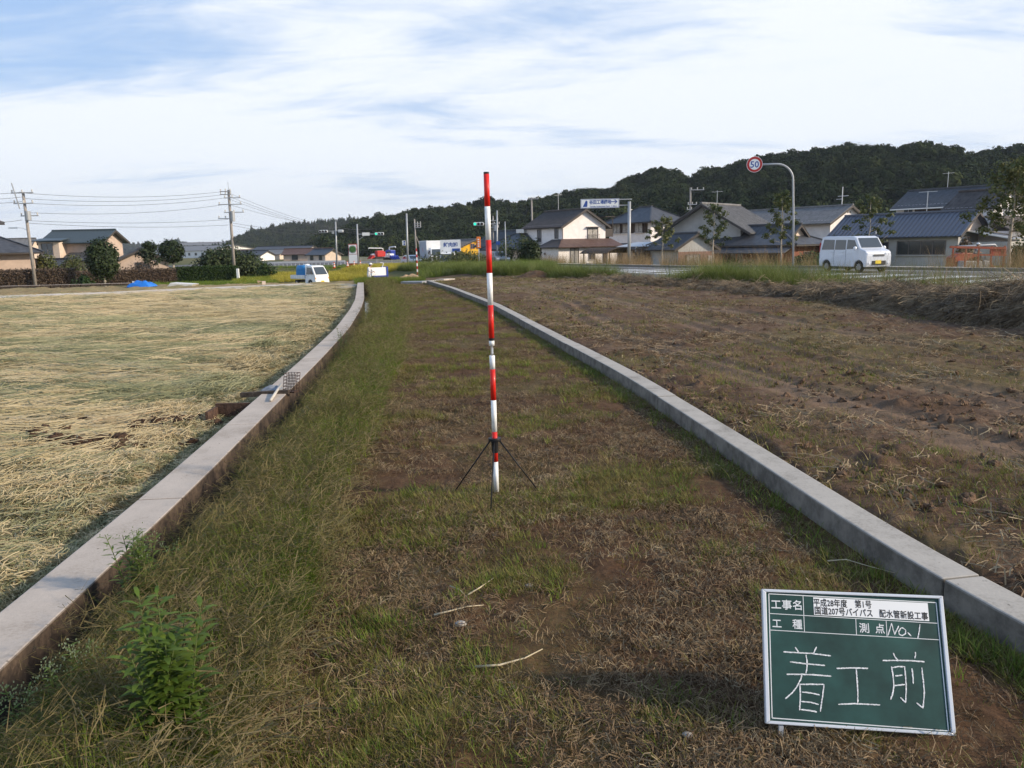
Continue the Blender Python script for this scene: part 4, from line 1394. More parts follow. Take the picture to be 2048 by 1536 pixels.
def gable_roof(parent, x0, x1, y0, y1, ze, rise, m, over=0.6, gover=0.5, th=0.14, ridge='x', ribs=0, tiles=True, ribmat=None, cap=True):
    """ridge along x (or y); ze eave height at the wall"""
    if ridge == 'x':
        T = lambda a, b_, c: (a, b_, c)
        A0, A1, B0, B1 = x0, x1, y0, y1
    else:
        T = lambda a, b_, c: (b_, a, c)
        A0, A1, B0, B1 = y0, y1, x0, x1
    half = (B1 - B0) / 2; bm_ = (B0 + B1) / 2; sl = rise / half
    zt = ze + rise; zo = ze - over * sl
    out_ = []
    for s_ in (-1, 1):
        b_ = MB()
        e = bm_ + s_ * (half + over)
        qd = [T(A0 - gover, bm_, zt), T(A1 + gover, bm_, zt), T(A1 + gover, e, zo), T(A0 - gover, e, zo)]
        b_.slab(qd, th)
        ro = b_.build('roof', m, parent); out_.append(ro)
        lift = 0.004
        nrm = Vector((0, s_ * sl, 1)).normalized() if ridge == 'x' else Vector((s_ * sl, 0, 1)).normalized()
        if tiles or ribs:
            t_ = MB(); L = (A1 - A0) + 2 * gover
            k = ribs or int(L / 0.45)
            for i in range(k + 1):
                a = A0 - gover + 0.04 + (L - .08) * i / k
                p0 = Vector(T(a, bm_ + s_ * .05, zt - .05 * sl)) + nrm * .03; p1 = Vector(T(a, e, zo)) + nrm * .03
                if ribs:
                    MB().bar(p0, p1, 0.10, 0.09, up=nrm).build('roof_rib', ribmat or m, ro)
                else: t_.bar(p0, p1, 0.14, 0.02, up=nrm)
            if not ribs:
                to = t_.build('tile_rows', m, ro); tag(to, kind='stuff')
    if cap:
        b_ = MB(); b_.bar(T(A0 - gover - .05, bm_, zt + .06), T(A1 + gover + .05, bm_, zt + .06), .30, .22)
        b_.build('ridge_cap', m, parent, bevel=.05)
    g_ = MB()
    for a in (A0 - gover, A1 + gover):
        for s_ in (-1, 1):
            g_.bar(T(a, bm_, zt - th * 1.2), T(a, bm_ + s_ * (half + over), zo - th * 1.2), .06, .2)
    g_.build('barge_board', M_fascia, parent)
    return out_


def hip_roof(parent, x0, x1, y0, y1, ze, rise, m, over=0.6, th=0.14, ridge_f=None):
    sl = rise / ((y1 - y0) / 2)
    X0, X1, Y0, Y1 = x0 - over, x1 + over, y0 - over, y1 + over
    zo = ze - over * sl
    hw = (Y1 - Y0) / 2; ym = (Y0 + Y1) / 2
    rx0, rx1 = X0 + hw, X1 - hw
    if rx0 > rx1: rx0 = rx1 = (X0 + X1) / 2
    zt = ze + rise
    for nm, quad in (('f', [(rx0, ym, zt), (rx1 + 1e-3, ym, zt), (X1, Y0, zo), (X0, Y0, zo)]), ('b', [(rx1 + 1e-3, ym, zt), (rx0, ym, zt), (X0, Y1, zo), (X1, Y1, zo)]),
                     ('r', [(rx1, ym - 1e-3, zt), (rx1, ym + 1e-3, zt), (X1, Y1, zo), (X1, Y0, zo)]), ('l', [(rx0, ym + 1e-3, zt), (rx0, ym - 1e-3, zt), (X0, Y0, zo), (X0, Y1, zo)])):
        b_ = MB(); b_.slab(quad, th); b_.build('roof', m, parent)
    b_ = MB()
    b_.bar((rx0 - .1, ym, zt + .06), (rx1 + .1, ym, zt + .06), .28, .22)
    for (a, c) in (((rx1, ym, zt + .03), (X1, Y0, zo + .05)), ((rx1, ym, zt + .03), (X1, Y1, zo + .05)), ((rx0, ym, zt + .03), (X0, Y0, zo + .05)), ((rx0, ym, zt + .03), (X0, Y1, zo + .05))):
        b_.bar(a, c, .22, .16)
    b_.build('ridge_cap', m, parent)
    b_ = MB()
    for (x, y, w, d_) in ((X0, ym, .12, Y1 - Y0), (X1, ym, .12, Y1 - Y0), ((X0 + X1) / 2, Y0, X1 - X0, .12), ((X0 + X1) / 2, Y1, X1 - X0, .12)):
        b_.box((x, y, zo - .12), (w, d_, .12))
    b_.build('gutter', M_fascia, parent)


def walls(parent, x0, x1, y0, y1, z0, z1, m, name='wall', gable=None, rise=0, ridge='x'):
    b_ = MB()
    b_.box(((x0 + x1) / 2, (y0 + y1) / 2, (z0 + z1) / 2), (x1 - x0, y1 - y0, z1 - z0))
    w = b_.build(name, m, parent)
    if rise:
        b_ = MB()
        r_ = rise - .12
        if ridge == 'x':
            b_.prism([(y0, z1 + .001), (y1, z1 + .001), ((y0 + y1) / 2, z1 + r_)], 'x', x0, x1)
        else:
            b_.prism([(x0, z1 + .001), (x1, z1 + .001), ((x0 + x1) / 2, z1 + r_)], 'y', y0, y1)
        b_.build('gable', m, parent)
    return w


def antenna(parent, x, y, z, h=1.8):
    b_ = MB()
    b_.tube([(x, y, z), (x, y, z + h)], .03, 6)
    b_.bar((x - .7, y, z + h * .93), (x + .7, y, z + h * .93), .03)
    for i in range(7): b_.bar((x - .6 + i * .2, y - .22, z + h * .93), (x - .6 + i * .2, y + .22, z + h * .93), .02)
    return b_.build('antenna', M_alu, parent)


ROT = rad(-55)


def place_corner(px, Y, lx, ly, rz, zoff=0.0):
    """origin of a house whose local corner (lx,ly) stands under column px at distance Y"""
    p = BX(px, Y, 522)
    return Vector((p.x - (lx * math.cos(rz) - ly * math.sin(rz)), Y - (lx * math.sin(rz) + ly * math.cos(rz)), p.z + zoff))


# ---- white two storey house, gable towards the road.  local: ridge x, gable at +x, length 8, width 6.8
rz = rad(-57)
Lh, Wh = 8.2, 7.0
Yc = 100
o0 = place_corner(1126, Yc, Lh / 2, -Wh / 2, rz)
H = thing('house', 'white two storey house with a dark gable roof and red brown porch roof', 'house', o0, rz)
HY = lambda py: (R(1126, py, Yc).z - o0.z)
ze = HY(449)
walls(H, -Lh / 2, Lh / 2, -Wh / 2, Wh / 2, -0.6, ze, M_plaster, rise=1.95)
gable_roof(H, -Lh / 2, Lh / 2, -Wh / 2, Wh / 2, ze, 1.95, M_tile_b, over=.55, gover=.5)
window(H, (Lh / 2, 1.35, ze - 1.15), 1.7, 1.25, '+x', rail=True, hood=True, glass=M_curtain)
window(H, (Lh / 2 - 1.3, -Wh / 2, ze - 1.1), .7, 1.2, '-y'); window(H, (-1.0, -Wh / 2, ze - 1.3), .8, 1.5, '-y')
# ground floor, wider, with lean-to roof around the front
walls(H, Lh / 2 - 2.0, Lh / 2 + 1.6, -Wh / 2 - 1.9, Wh / 2 + .6, -0.6, 2.35, M_plaster, name='ground_floor_wall')
b_ = MB(); b_.slab([(Lh / 2 + .02, -Wh / 2 - .2, 3.35), (Lh / 2 + .02, Wh / 2 + .9, 3.35), (Lh / 2 + 2.3, Wh / 2 + 1.4, 2.35), (Lh / 2 + 2.3, -Wh / 2 - 2.4, 2.35)], .12); b_.build('porch_roof', M_tile_r, H)
b_ = MB(); b_.slab([(Lh / 2 + .02, -Wh / 2 - .05, 3.34), (Lh / 2 - 2.2, -Wh / 2 - .05, 3.34), (Lh / 2 - 2.6, -Wh / 2 - 2.4, 2.34), (Lh / 2 + 2.3, -Wh / 2 - 2.4, 2.34)], .12); b_.build('porch_roof', M_tile_b, H)
window(H, (Lh / 2 + 1.6, -.1, 1.35), 1.0, 1.2, '+x'); window(H, (Lh / 2 + 1.6, -2.9, 1.2), 1.3, 1.9, '+x', glass=M_curtain)
b_ = MB(); b_.box((Lh / 2 + 1.66, 2.3, .75), (.12, 1.1, 2.0)); b_.build('door', M_darkwood, H)
b_ = MB(); b_.tube([(Lh / 2 - 1.2, -Wh / 2 - 1.95, 1.55), (Lh / 2 - 1.2, -Wh / 2 - 2.05, 1.55)], .16, 12); b_.build('vent', M_bronze, H)
b_ = MB(); b_.tube([(Lh / 2 + .03, -Wh / 2 - .05, ze - .3), (Lh / 2 + .03, -Wh / 2 - .05, 2.9)], .05, 6); b_.tube([(Lh / 2 - 2.05, -Wh / 2 - 1.95, 2.3), (Lh / 2 - 2.05, -Wh / 2 - 1.95, 0)], .05, 6); b_.build('downpipe', M_fascia, H)
walls(H, -Lh / 2 - 3.2, -Lh / 2 + .02, -Wh / 2 + .3, Wh / 2 - .3, -0.6, 2.3, M_plaster, name='rear_wing_wall')
b_ = MB(); b_.slab([(-Lh / 2 - .02, -Wh / 2, 4.5), (-Lh / 2 - .02, Wh / 2, 4.5), (-Lh / 2 - 3.8, Wh / 2, 2.2), (-Lh / 2 - 3.8, -Wh / 2, 2.2)], .12); b_.build('wing_roof', M_tile_b, H)
antenna(H, -1.5, 0, ze + 1.9, 2.3)
# second floor balcony at the right of the gable
b_ = MB(); b_.box((Lh / 2 - 1.5, Wh / 2 + .8, 3.6), (2.6, 1.4, .1)); b_.box((Lh / 2 - .24, Wh / 2 + .8, 4.1), (.06, 1.4, .95)); b_.box((Lh / 2 - .25, Wh / 2 + 1.45, 4.9), (.08, .08, 2.6)); b_.box((Lh / 2 - 1.4, Wh / 2 + .85, 6.15), (2.8, 1.7, .08))
b_.build('balcony', M_fascia, H)

# carport / pergola in front of the porch
o1 = BX(1215, 92, 525)
Hc = thing('carport', 'dark arched carport with timber posts in front of the white house', 'carport', o1, rz)
b_ = MB()
for x, y in ((-2.2, -1.8), (-2.2, 1.8), (2.2, -1.8), (2.2, 1.8)): b_.bar((x, y, -.6), (x, y, 2.1), .12)
b_.build('post', M_cream, Hc)
for i in range(8):
    a0, a1 = PI * (.18 + .64 * i / 8), PI * (.18 + .64 * (i + 1) / 8)
    b_ = MB(); b_.slab([(-2.5, -2.6 * math.cos(a0), 1.2 + 1.3 * math.sin(a0)), (2.5, -2.6 * math.cos(a0), 1.2 + 1.3 * math.sin(a0)), (2.5, -2.6 * math.cos(a1), 1.2 + 1.3 * math.sin(a1)), (-2.5, -2.6 * math.cos(a1), 1.2 + 1.3 * math.sin(a1))], .05)
    b_.build('roof_panel', M_darkwood, Hc)
b_ = MB(); b_.box((0, -1.75, .3), (3.6, .08, 1.0)); b_.build('panel', M_cream, Hc)

# ---- dark two storey house right behind the white one (hip roofs)
Y2 = 106
o0 = place_corner(1300, Y2, 5.2, -3.6, rz)
H = thing('house', 'dark roofed two storey house with pale end wall beside the white house', 'house', o0, rz)
h_ = lambda py, px=1300, Y=Y2: R(px, py, Y).z - o0.z
walls(H, -4.2, 4.4, -2.8, 3.4, 2.8, h_(436), M_plaster, name='upper_wall')
hip_roof(H, -4.2, 4.4, -2.8, 3.4, h_(436), 1.75, M_tile, over=.8)
walls(H, -6.5, 5.2, -3.6, 4.6, -.6, 2.6, M_cream)
b_ = MB(); b_.box((-.2, -2.86, h_(452)), (8.0, .1, 1.7)); b_.build('timber_cladding', M_darkwood, H)
hip_roof(H, -6.5, 5.2, -3.6, 4.6, 2.6, 2.1, M_tile, over=.9)
for x in (-2.4, -.4, 2.2): window(H, (x, -2.92, h_(453)), 1.5, 1.3, '-y', glass=M_curtain)
window(H, (4.4, -1.2, h_(452)), 1.3, 1.1, '+x')
window(H, (5.2, .5, 1.2), 1.8, 1.2, '+x'); window(H, (-2, -3.6, 1.1), 3.2, 1.7, '-y', mull=3)
b_ = MB(); b_.box((-2.3, .3, h_(415)), (.25, 2.4, .25)); b_.build('ridge_ornament', M_alu, H)
# lean-to with pale plastic roof
o1 = BX(1290, 94, 525)
Hs = thing('lean_to', 'open lean-to with a pale corrugated roof between the two houses', 'shed', o1, rz)
b_ = MB(); b_.slab([(-3.4, 1.6, 3.1), (3.4, 1.6, 3.1), (3.4, -1.6, 2.6), (-3.4, -1.6, 2.6)], .05); b_.build('roof_panel', M_alu, Hs)
for x in (-3.2, 0, 3.2):
    for y in (-1.5, 1.5): MB().bar((x, y, -.6), (x, y, 2.62), .08).build('post', M_alu, Hs)
b_ = MB(); b_.box((0, 1.3, 1.2), (6.2, .08, 2.4)); b_.build('back_panel', M_darkwood, Hs)

# ---- small gabled annex with pink lower wall
Y3 = 82
rz3 = rad(-72)
o0 = BX(1392, Y3, 522)
H = thing('annex', 'small gabled annex with grey gable and pinkish brick lower wall', 'house', o0, rz3)
w3 = 81 / FPX * Y3
walls(H, -6, 0, -w3 / 2, w3 / 2, -.6, 2.6, M_greyw, rise=1.25)
b_ = MB(); b_.box((.03, 0, .75), (.08, w3 * .995, 2.5)); b_.build('brick_panel', M_pink, H)
gable_roof(H, -6, 0, -w3 / 2, w3 / 2, 2.6, 1.3, M_tile, over=.6, gover=.35)
window(H, (.07, -.4, 1.25), 1.6, .8, '+x', mull=1, glass=M_curtain)
b_ = MB(); b_.box((.13, 1.7, .7), (.05, .7, 1.7)); b_.build('door', M_greyw, H)

# ---- farm house with steep layered grey roofs
Y4 = 92
o0 = BX(1440, Y4, 522)
rz4 = rad(-40)
H = thing('farmhouse', 'large farmhouse with steep layered grey tiled roofs and pale gable', 'house', o0, rz4)
h_ = lambda py, px=1440, Y=Y4: R(px, py, Y).z - o0.z
walls(H, -4.5, 4.0, -3.6, 3.6, 0, h_(452), M_greyw, rise=h_(409) - h_(452), ridge='y')
gable_roof(H, -4.5, 4.0, -4.0, 5.0, h_(452), h_(409) - h_(452), M_tile_g, over=1.6, gover=.7, ridge='y')
walls(H, -7, 7, -4.8, 5, -.6, 2.7, M_redwood)
hip_roof(H, -7, 7, -4.8, 5, 2.7, 2.6, M_tile_g, over=.8)
window(H, (0, -4.8, 1.3), 2.4, 1.4, '-y', mull=2)
antenna(H, -1.5, 2, h_(412), 1.9)

# ---- old house with irimoya roof and red timber
Y5 = 80
o0 = place_corner(1598, Y5, 5.0, -3.2, rad(-48))
H = thing('old_house', 'old low house with dark tiled hip-and-gable roof and red timber walls', 'house', o0, rad(-48))
h_ = lambda py, px=1590, Y=Y5: R(px, py, Y).z - o0.z
walls(H, -6.5, 4.2, -3.2, 3.2, -.6, 2.5, M_redwood)
hip_roof(H, -6.5, 4.2, -3.2, 3.2, 2.9, 1.35, M_tile, over=.9)
walls(H, -5.0, 3.0, -1.5, 1.5, 2.9, 3.55, M_cream, rise=.9, name='upper_wall')
gable_roof(H, -5.0, 3.0, -1.5, 1.5, 3.6, 1.0, M_tile, over=.6, gover=.45)
b_ = MB(); b_.slab([(-6.5, -3.2, 2.55), (4.6, -3.2, 2.55), (4.6, -5.6, 1.75), (-6.5, -5.6, 1.75)], .1); b_.build('veranda_roof', M_tile, H)
b_ = MB()
for i in range(7): b_.bar((-6.2 + i * 1.75, -5.3, -.6), (-6.2 + i * 1.75, -5.3, 1.8), .12)
b_.build('veranda_post', M_redwood, H)
window(H, (-3, -3.2, 1.2), 3.0, 1.5, '-y', mull=3); window(H, (1.4, -3.2, 1.2), 2.4, 1.5, '-y', mull=2)
b_ = MB(); b_.bar((-4.8, -6.2, 1.4), (-5.6, -6.2, 3.5), .16, .16); b_.build('drainpipe', M_white, H)
window(H, (4.2, 0, 1.2), 1.6, 1.0, '+x')

# ---- long grey roofed house with white gable
Y6 = 96
o0 = place_corner(1657, Y6, 6.0, -3.8, ROT)
H = thing('house', 'long grey roofed house with plain white gable behind dark bushes', 'house', o0, ROT)
h_ = lambda py, px=1657, Y=Y6: R(px, py, Y).z - o0.z
walls(H, -9, 6, -3.8, 3.8, -.6, h_(440), M_plaster, rise=h_(410) - h_(440))
gable_roof(H, -9, 6, -3.8, 3.8, h_(440), h_(410) - h_(440), M_tile_g, over=.8, gover=.5)
b_ = MB()
for s_ in (-.25, .25): b_.tube([(6.0, s_, h_(424)), (6.06, s_, h_(424))], .12, 10)
b_.build('gable_vent', M_bronze, H)
b_ = MB(); b_.tube([(5.0, 0, h_(412)), (5.0, 0, h_(371))], .05, 6); b_.bar((4.4, 0, h_(390)), (5.8, 0, h_(390)), .06); b_.bar((4.2, 0, h_(396)), (5.0, 0, h_(396)), .05); b_.build('antenna', M_white, H)

# ---- blue ribbed roof building by the road
Y7 = 75
L7, W7 = 12.6, 6.6
rz7 = rad(-51)
o0 = place_corner(1913, Y7, L7 / 2, -W7 / 2, rz7)
H = thing('workshop', 'long low building with ribbed blue metal roof and sunlit cream gable', 'building', o0, rz7)
h_ = lambda py, px=1913, Y=Y7: R(px, py, Y).z - o0.z
ze = h_(463)
walls(H, -L7 / 2, L7 / 2, -W7 / 2, W7 / 2, -.5, ze, M_greyw)
b_ = MB(); b_.prism([(-W7 / 2, ze + .001), (W7 / 2, ze + .001), (0, ze + 1.75)], 'x', L7 / 2 - .3, L7 / 2); b_.build('gable', M_cream, H)
gable_roof(H, -L7 / 2, L7 / 2, -W7 / 2, W7 / 2, ze, 1.95, M_blue_roof, over=.7, gover=.5, ribs=31, tiles=False)
window(H, (2.9, -W7 / 2, ze - 1.5), 4.6, 1.25, '-y', mull=3); window(H, (-.9, -W7 / 2, ze - 1.35), 1.2, .8, '-y')
window(H, (-4.6, -W7 / 2, ze - 1.35), 2.2, 1.1, '-y', hood=True)
b_ = MB(); b_.tube([(1.8, 0, ze + 1.9), (1.8, 0, ze + 4.1)], .035, 6); b_.bar((.9, 0, ze + 4.05), (2.7, 0, ze + 4.05), .05); b_.build('antenna', M_alu, H)
b_ = MB(); b_.box((-1.6, -W7 / 2 - .15, ze - .1), (.1, .1, 1.2)); b_.build('vent_pipe', M_alu, H)
# lean-to at its right end
b_ = MB(); b_.slab([(L7 / 2 + .03, -1.8, ze + .1), (L7 / 2 + .03, 2.8, ze + .1), (L7 / 2 + 4.2, 2.8, ze - .75), (L7 / 2 + 4.2, -1.8, ze - .75)], .1); b_.build('lean_to_roof', M_alu, H)
b_ = MB(); b_.box((L7 / 2 + 2.0, .4, (ze - .8) / 2 - .3), (3.9, 4.2, ze - .75 + .1)); b_.build('lean_to_wall', M_greyw, H)

# ---- big dark tiled two storey house behind the workshop
Y8 = 92
o0 = place_corner(1968, Y8, 5, -3.4, ROT)
H = thing('house', 'tall house with dark tiled roof and white gutter line behind the blue roof', 'house', o0, ROT)
h_ = lambda py, px=1968, Y=Y8: R(px, py, Y).z - o0.z
walls(H, -6, 5, -3.4, 3.4, -.6, h_(402), M_plaster, rise=1.9)
b_ = MB(); b_.box((.6, -3.43, h_(414)), (8.4, .06, 1.2)); b_.build('dark_eave_strip', M_darkwood, H)  # dark strip laid on the white wall just under the eave
gable_roof(H, -6, 5, -3.4, 3.4, h_(402), 1.9, M_tile, over=.7, gover=.4)
b_ = MB(); b_.bar((-6.4, -4.15, h_(402) - .5), (5.4, -4.15, h_(402) - .5), .1, .14); b_.build('gutter', M_white, H)
window(H, (-4.4, -3.4, h_(416)), 1.2, .9, '-y', frame=M_white)
antenna(H, -1.5, 0, h_(378), 2.6)

# ---- white modern house with small pointed gables, cut by the right edge
Y9 = 78
o0 = BX(1988, Y9, 522)
rz9 = rad(-62)
H = thing('house', 'bright white modern house with pointed gables behind the roadside tree', 'house', o0, rz9)
h_ = lambda py, px=2010, Y=Y9: R(px, py, Y).z - o0.z
walls(H, -5, 0, -.8, 4.5, -.6, h_(412), M_plaster, rise=h_(376) - h_(412))
gable_roof(H, -5, 0, -.8, 4.5, h_(412), h_(376) - h_(412), M_tile_b, over=.25, gover=.3)
walls(H, -2, 2.2, -1.6, 6.5, -.6, h_(462), M_plaster, name='front_wall')
b_ = MB(); b_.slab([(.02, -2.2, h_(431)), (.02, 6.8, h_(431)), (2.8, 6.8, h_(462)), (2.8, -2.2, h_(462))], .14); b_.build('front_roof', M_tile_b, H)
walls(H, 1.5, 3.6, 2.2, 5.6, -.6, h_(462), M_plaster, name='porch_wall', rise=h_(432) - h_(462))
gable_roof(H, 1.5, 3.6, 2.2, 5.6, h_(460), h_(432) - h_(460), M_tile_b, over=.25, gover=.3)
window(H, (0, 1.4, h_(425)), .9, 1.1, '+x', frame=M_white); window(H, (2.2, 0, 1.1), 1.2, 1.3, '+x', frame=M_white)
b_ = MB(); b_.box((3.66, 3.9, .8), (.1, 1.2, 2.3)); b_.build('door', M_darkwood, H)

# ---- dark low house centre (behind survey pole) and cream shed
Y10 = 108
o0 = BX(1046, Y10, 522)
H = thing('house', 'low grey tiled house with cream walls left of the white house', 'house', o0, rad(-50))
h_ = lambda py, px=1040, Y=Y10: R(px, py, Y).z - o0.z
walls(H, -4, 4, -3, 3, -.4, 2.5, M_cream); hip_roof(H, -4, 4, -3, 3, 2.5, 1.7, M_tile, over=.8)
window(H, (0, -3, 1.2), 2.6, 1.3, '-y', mull=2); window(H, (4, 0, 1.2), 1.8, 1.2, '+x')
b_ = MB(); b_.box((.5, -.5, 4.4), (1.6, .8, .5)); b_.build('solar_heater', M_alu, H)
Y11 = 122
o0 = BX(1014, Y11, 522)
H = thing('house', 'dark gabled house partly hidden behind the striped survey pole', 'house', o0, rad(-50))
walls(H, -3.5, 3.8, -2.8, 2.8, -.4, 3.2, M_greyw, rise=1.9); gable_roof(H, -3.5, 3.8, -2.8, 2.8, 3.2, 1.9, M_tile, over=.6)
window(H, (1, -2.8, 1.6), 2.4, 1.3, '-y', mull=2); window(H, (3.8, 0, 1.7), 1.8, 1.3, '+x')

# ---- yellow building with orange dormer roof
Y12 = 150
o0 = place_corner(905, Y12, 6.5, -5.5, rad(-62))
H = thing('restaurant', 'bright yellow building with orange tiled roof and three small dormers', 'building', o0, rad(-62))
h_ = lambda py, px=915, Y=Y12: R(px, py, Y).z - o0.z
walls(H, -5, 6.5, -5.5, 4.5, -.5, h_(500), M_yellow, rise=h_(479) - h_(500))
gable_roof(H, -5, 6.5, -5.5, 4.5, h_(500), h_(479) - h_(500), M_tile_g, over=1.0, gover=.4)
for i in range(2): window(H, (6.5, -1.2 + i * 1.3, h_(493)), .9, .9, '+x', frame=M_orange_roof, sill=False)
b_ = MB(); b_.slab([(-5.2, -3.0, h_(486)), (5.0, -3.0, h_(486)), (5.0, -5.6, h_(492)), (-5.2, -5.6, h_(492))], .25); b_.build('orange_roof', M_orange_roof, H)
for x in (-3.6, -.4, 2.8):
    b_ = MB(); b_.box((x, -5.6, h_(494)), (1.1, 1.2, 1.0)); b_.prism([(x - .8, h_(491)), (x + .8, h_(491)), (x, h_(487))], 'y', -6.4, -4.6); b_.build('dormer', M_greyw, H)

# ---- left side: peach house at the edge, two storey house, low house
Y13 = 88
o0 = place_corner(70, Y13, 4.5, -4.5, rad(33))
H = thing('house', 'low peach house with dark hip roof at the left edge', 'house', o0, rad(33))
h_ = lambda py, px=70, Y=Y13: R(px, py, Y).z - o0.z
walls(H, -8, 4.5, -4.5, 4.5, -.5, h_(499), M_peach); hip_roof(H, -8, 4.5, -4.5, 4.5, h_(497), 2.0, M_tile, over=.9)
window(H, (-6.2, -4.5, 1.3), 1.8, 1.2, '-y')
o0 = BX(-44, 80, 540)
H = thing('house', 'corner of a dark upper roof cut off by the left edge', 'house', o0, rad(20))
h_ = lambda py, px=5, Y=80: R(px, py, Y).z - o0.z
walls(H, -6, .6, -3, 3, -.5, h_(432), M_peach); hip_roof(H, -6, .6, -3, 3, h_(432), 1.2, M_tile, over=1.3)

Y14 = 112
rz14 = rad(3)
o0 = place_corner(204, Y14, 3.6, -3.6, rz14)
H = thing('house', 'two storey peach house with long dark green roof behind the round tree', 'house', o0, rz14)
h_ = lambda py, px=180, Y=Y14: R(px, py, Y).z - o0.z
walls(H, -3.8, 3.6, -3.6, 3.6, -.5, h_(480), M_peach, rise=1.35)
M_green_roof = mat('green_metal_roof', (0.055, 0.072, 0.078), rough=0.45, var=0.15)
gable_roof(H, -3.8, 3.6, -3.6, 3.6, h_(480), 1.45, M_green_roof, over=.9, gover=.8)
walls(H, -4.0, -1.2, -5.4, -3.58, -.5, h_(483), M_cream, name='wing_wall')
b_ = MB(); b_.slab([(-4.6, -3.4, h_(475)), (-.6, -3.4, h_(475)), (-.6, -6.1, h_(480)), (-4.6, -6.1, h_(480))], .12); b_.build('wing_roof', M_green_roof, H)
window(H, (-2.8, -5.4, h_(497)), 1.5, 1.5, '-y')
b_ = MB(); b_.slab([(-.8, -3.6, 3.4), (4.0, -3.6, 3.4), (4.6, -6.2, 2.3), (-.8, -6.2, 2.3)], .12); b_.build('porch_roof', M_tile, H)
walls(H, -.6, 3.6, -5.4, -3.62, -.5, 2.4, M_peach, name='ground_floor_wall')
Y15 = 105
o0 = BX(283, Y15, 540)
H = thing('house', 'low peach gabled house behind bare shrubs right of the round tree', 'house', o0, rad(-62))
h_ = lambda py, px=283, Y=Y15: R(px, py, Y).z - o0.z
walls(H, -3.6, 3.6, -3.1, 3.1, -.5, 2.3, M_peach, rise=1.35); gable_roof(H, -3.6, 3.6, -3.1, 3.1, 2.3, 1.4, M_tile, over=.8, gover=.6)
window(H, (3.6, 0, 1.4), 1.6, 1.0, '+x')
o0 = BX(100, 95, 540)
H = thing('shed', 'low dark shed roof between the peach houses', 'shed', o0, rad(-10))
walls(H, -2.6, 2.6, -1.6, 1.6, -.5, 2.0, M_darkwood); gable_roof(H, -2.6, 2.6, -1.6, 1.6, 2.0, .6, M_tile, over=.5, gover=.4)

# ---- far village
vil = [(505, 505, 240, 12, 3.0, M_plaster, M_tile, 'far house with dark roof behind the big bush'), (538, 505, 260, 14, 3.2, M_cream, M_tile_g, 'far house with grey roof below the hazy hill'),
       (572, 497, 300, 24, 4.4, M_greyw, M_tile, 'wide dark roofed hall in the far village'), (618, 500, 210, 12, 3.2, M_peach, M_tile_r, 'far house with warm pale roof beside the hall'),
       (395, 508, 420, 60, 6.0, M_white, M_tile_g, 'long white warehouse far beyond the hedge'), (648, 505, 200, 9, 3.0, M_cream, M_tile, 'small cream house left of the first signal pole'),
       (478, 510, 330, 18, 3.5, M_plaster, M_tile_r, 'far pale house left of the village hall'), (12, 500, 190, 14, 7.0, M_cream, M_tile_g, 'far pale building above the peach roof'),
       (405, 494, 900, 60, 8.0, M_white, M_tile_g, 'white building high on the far ridge')]
for px, py, Y, L, hh, mw, mr, lb in vil:
    o0 = BX(px, Y, 510)
    if 'ridge' in lb: o0.z = R(px, 499, Y).z
    H = thing('distant_building', lb, 'building', o0, rad(ru(-50, 10)))
    walls(H, -L / 2, L / 2, -L * .25, L * .25, -1 if 'ridge' not in lb else -12, hh * .62, mw, rise=hh * .38)
    gable_roof(H, -L / 2, L / 2, -L * .25, L * .25, hh * .62, hh * .4, mr, over=.5, tiles=False)
    for k in range(max(2, int(L / 5))): window(H, (-L / 2 + L * (k + .5) / max(2, int(L / 5)), -L * .25, hh * .32), 1.6, 1.2, '-y', sill=False, mull=0)
# fascia board on the warehouse
# ================================================================== ROADSIDE: poles, signs, signals, trees, vehicles, people
M_galv = mat('galvanised_steel', (0.36, 0.37, 0.38), rough=0.5, metal=0.3, var=0.06)
M_galv_d = mat('weathered_pole_concrete', (0.30, 0.27, 0.24), rough=0.85, var=0.12)
M_signw = mat('sign_white', (0.80, 0.80, 0.78), rough=0.5, var=0.0)
M_red = mat('sign_red', (0.42, 0.028, 0.025), rough=0.5, var=0.0)
M_blue = mat('sign_blue', (0.03, 0.08, 0.30), rough=0.5, var=0.0)
M_black = mat('black_rubber', (0.018, 0.018, 0.018), rough=0.7, var=0.1)
M_orange = mat('cone_orange', (0.65, 0.09, 0.03), rough=0.6, var=0.08)
M_dorange = mat('orange_sign', (0.75, 0.20, 0.04), rough=0.5, var=0.0)
M_wire = mat('wire', (0.06, 0.06, 0.065), rough=0.6, var=0.0)
M_insul = mat('insulator', (0.55, 0.53, 0.50), rough=0.3, var=0.0)
M_greenl = mat('signal_green', (0.02, 0.45, 0.30), rough=0.3, var=0.0, emit=((0.02, 0.9, 0.55), 1.2))
M_lens = mat('signal_lens_off', (0.03, 0.02, 0.02), rough=0.3, var=0.0)
M_sigbox = mat('signal_housing', (0.50, 0.52, 0.53), rough=0.5, var=0.0)


def zr_at(x, y, side_far=True):
    return gz(x, y)


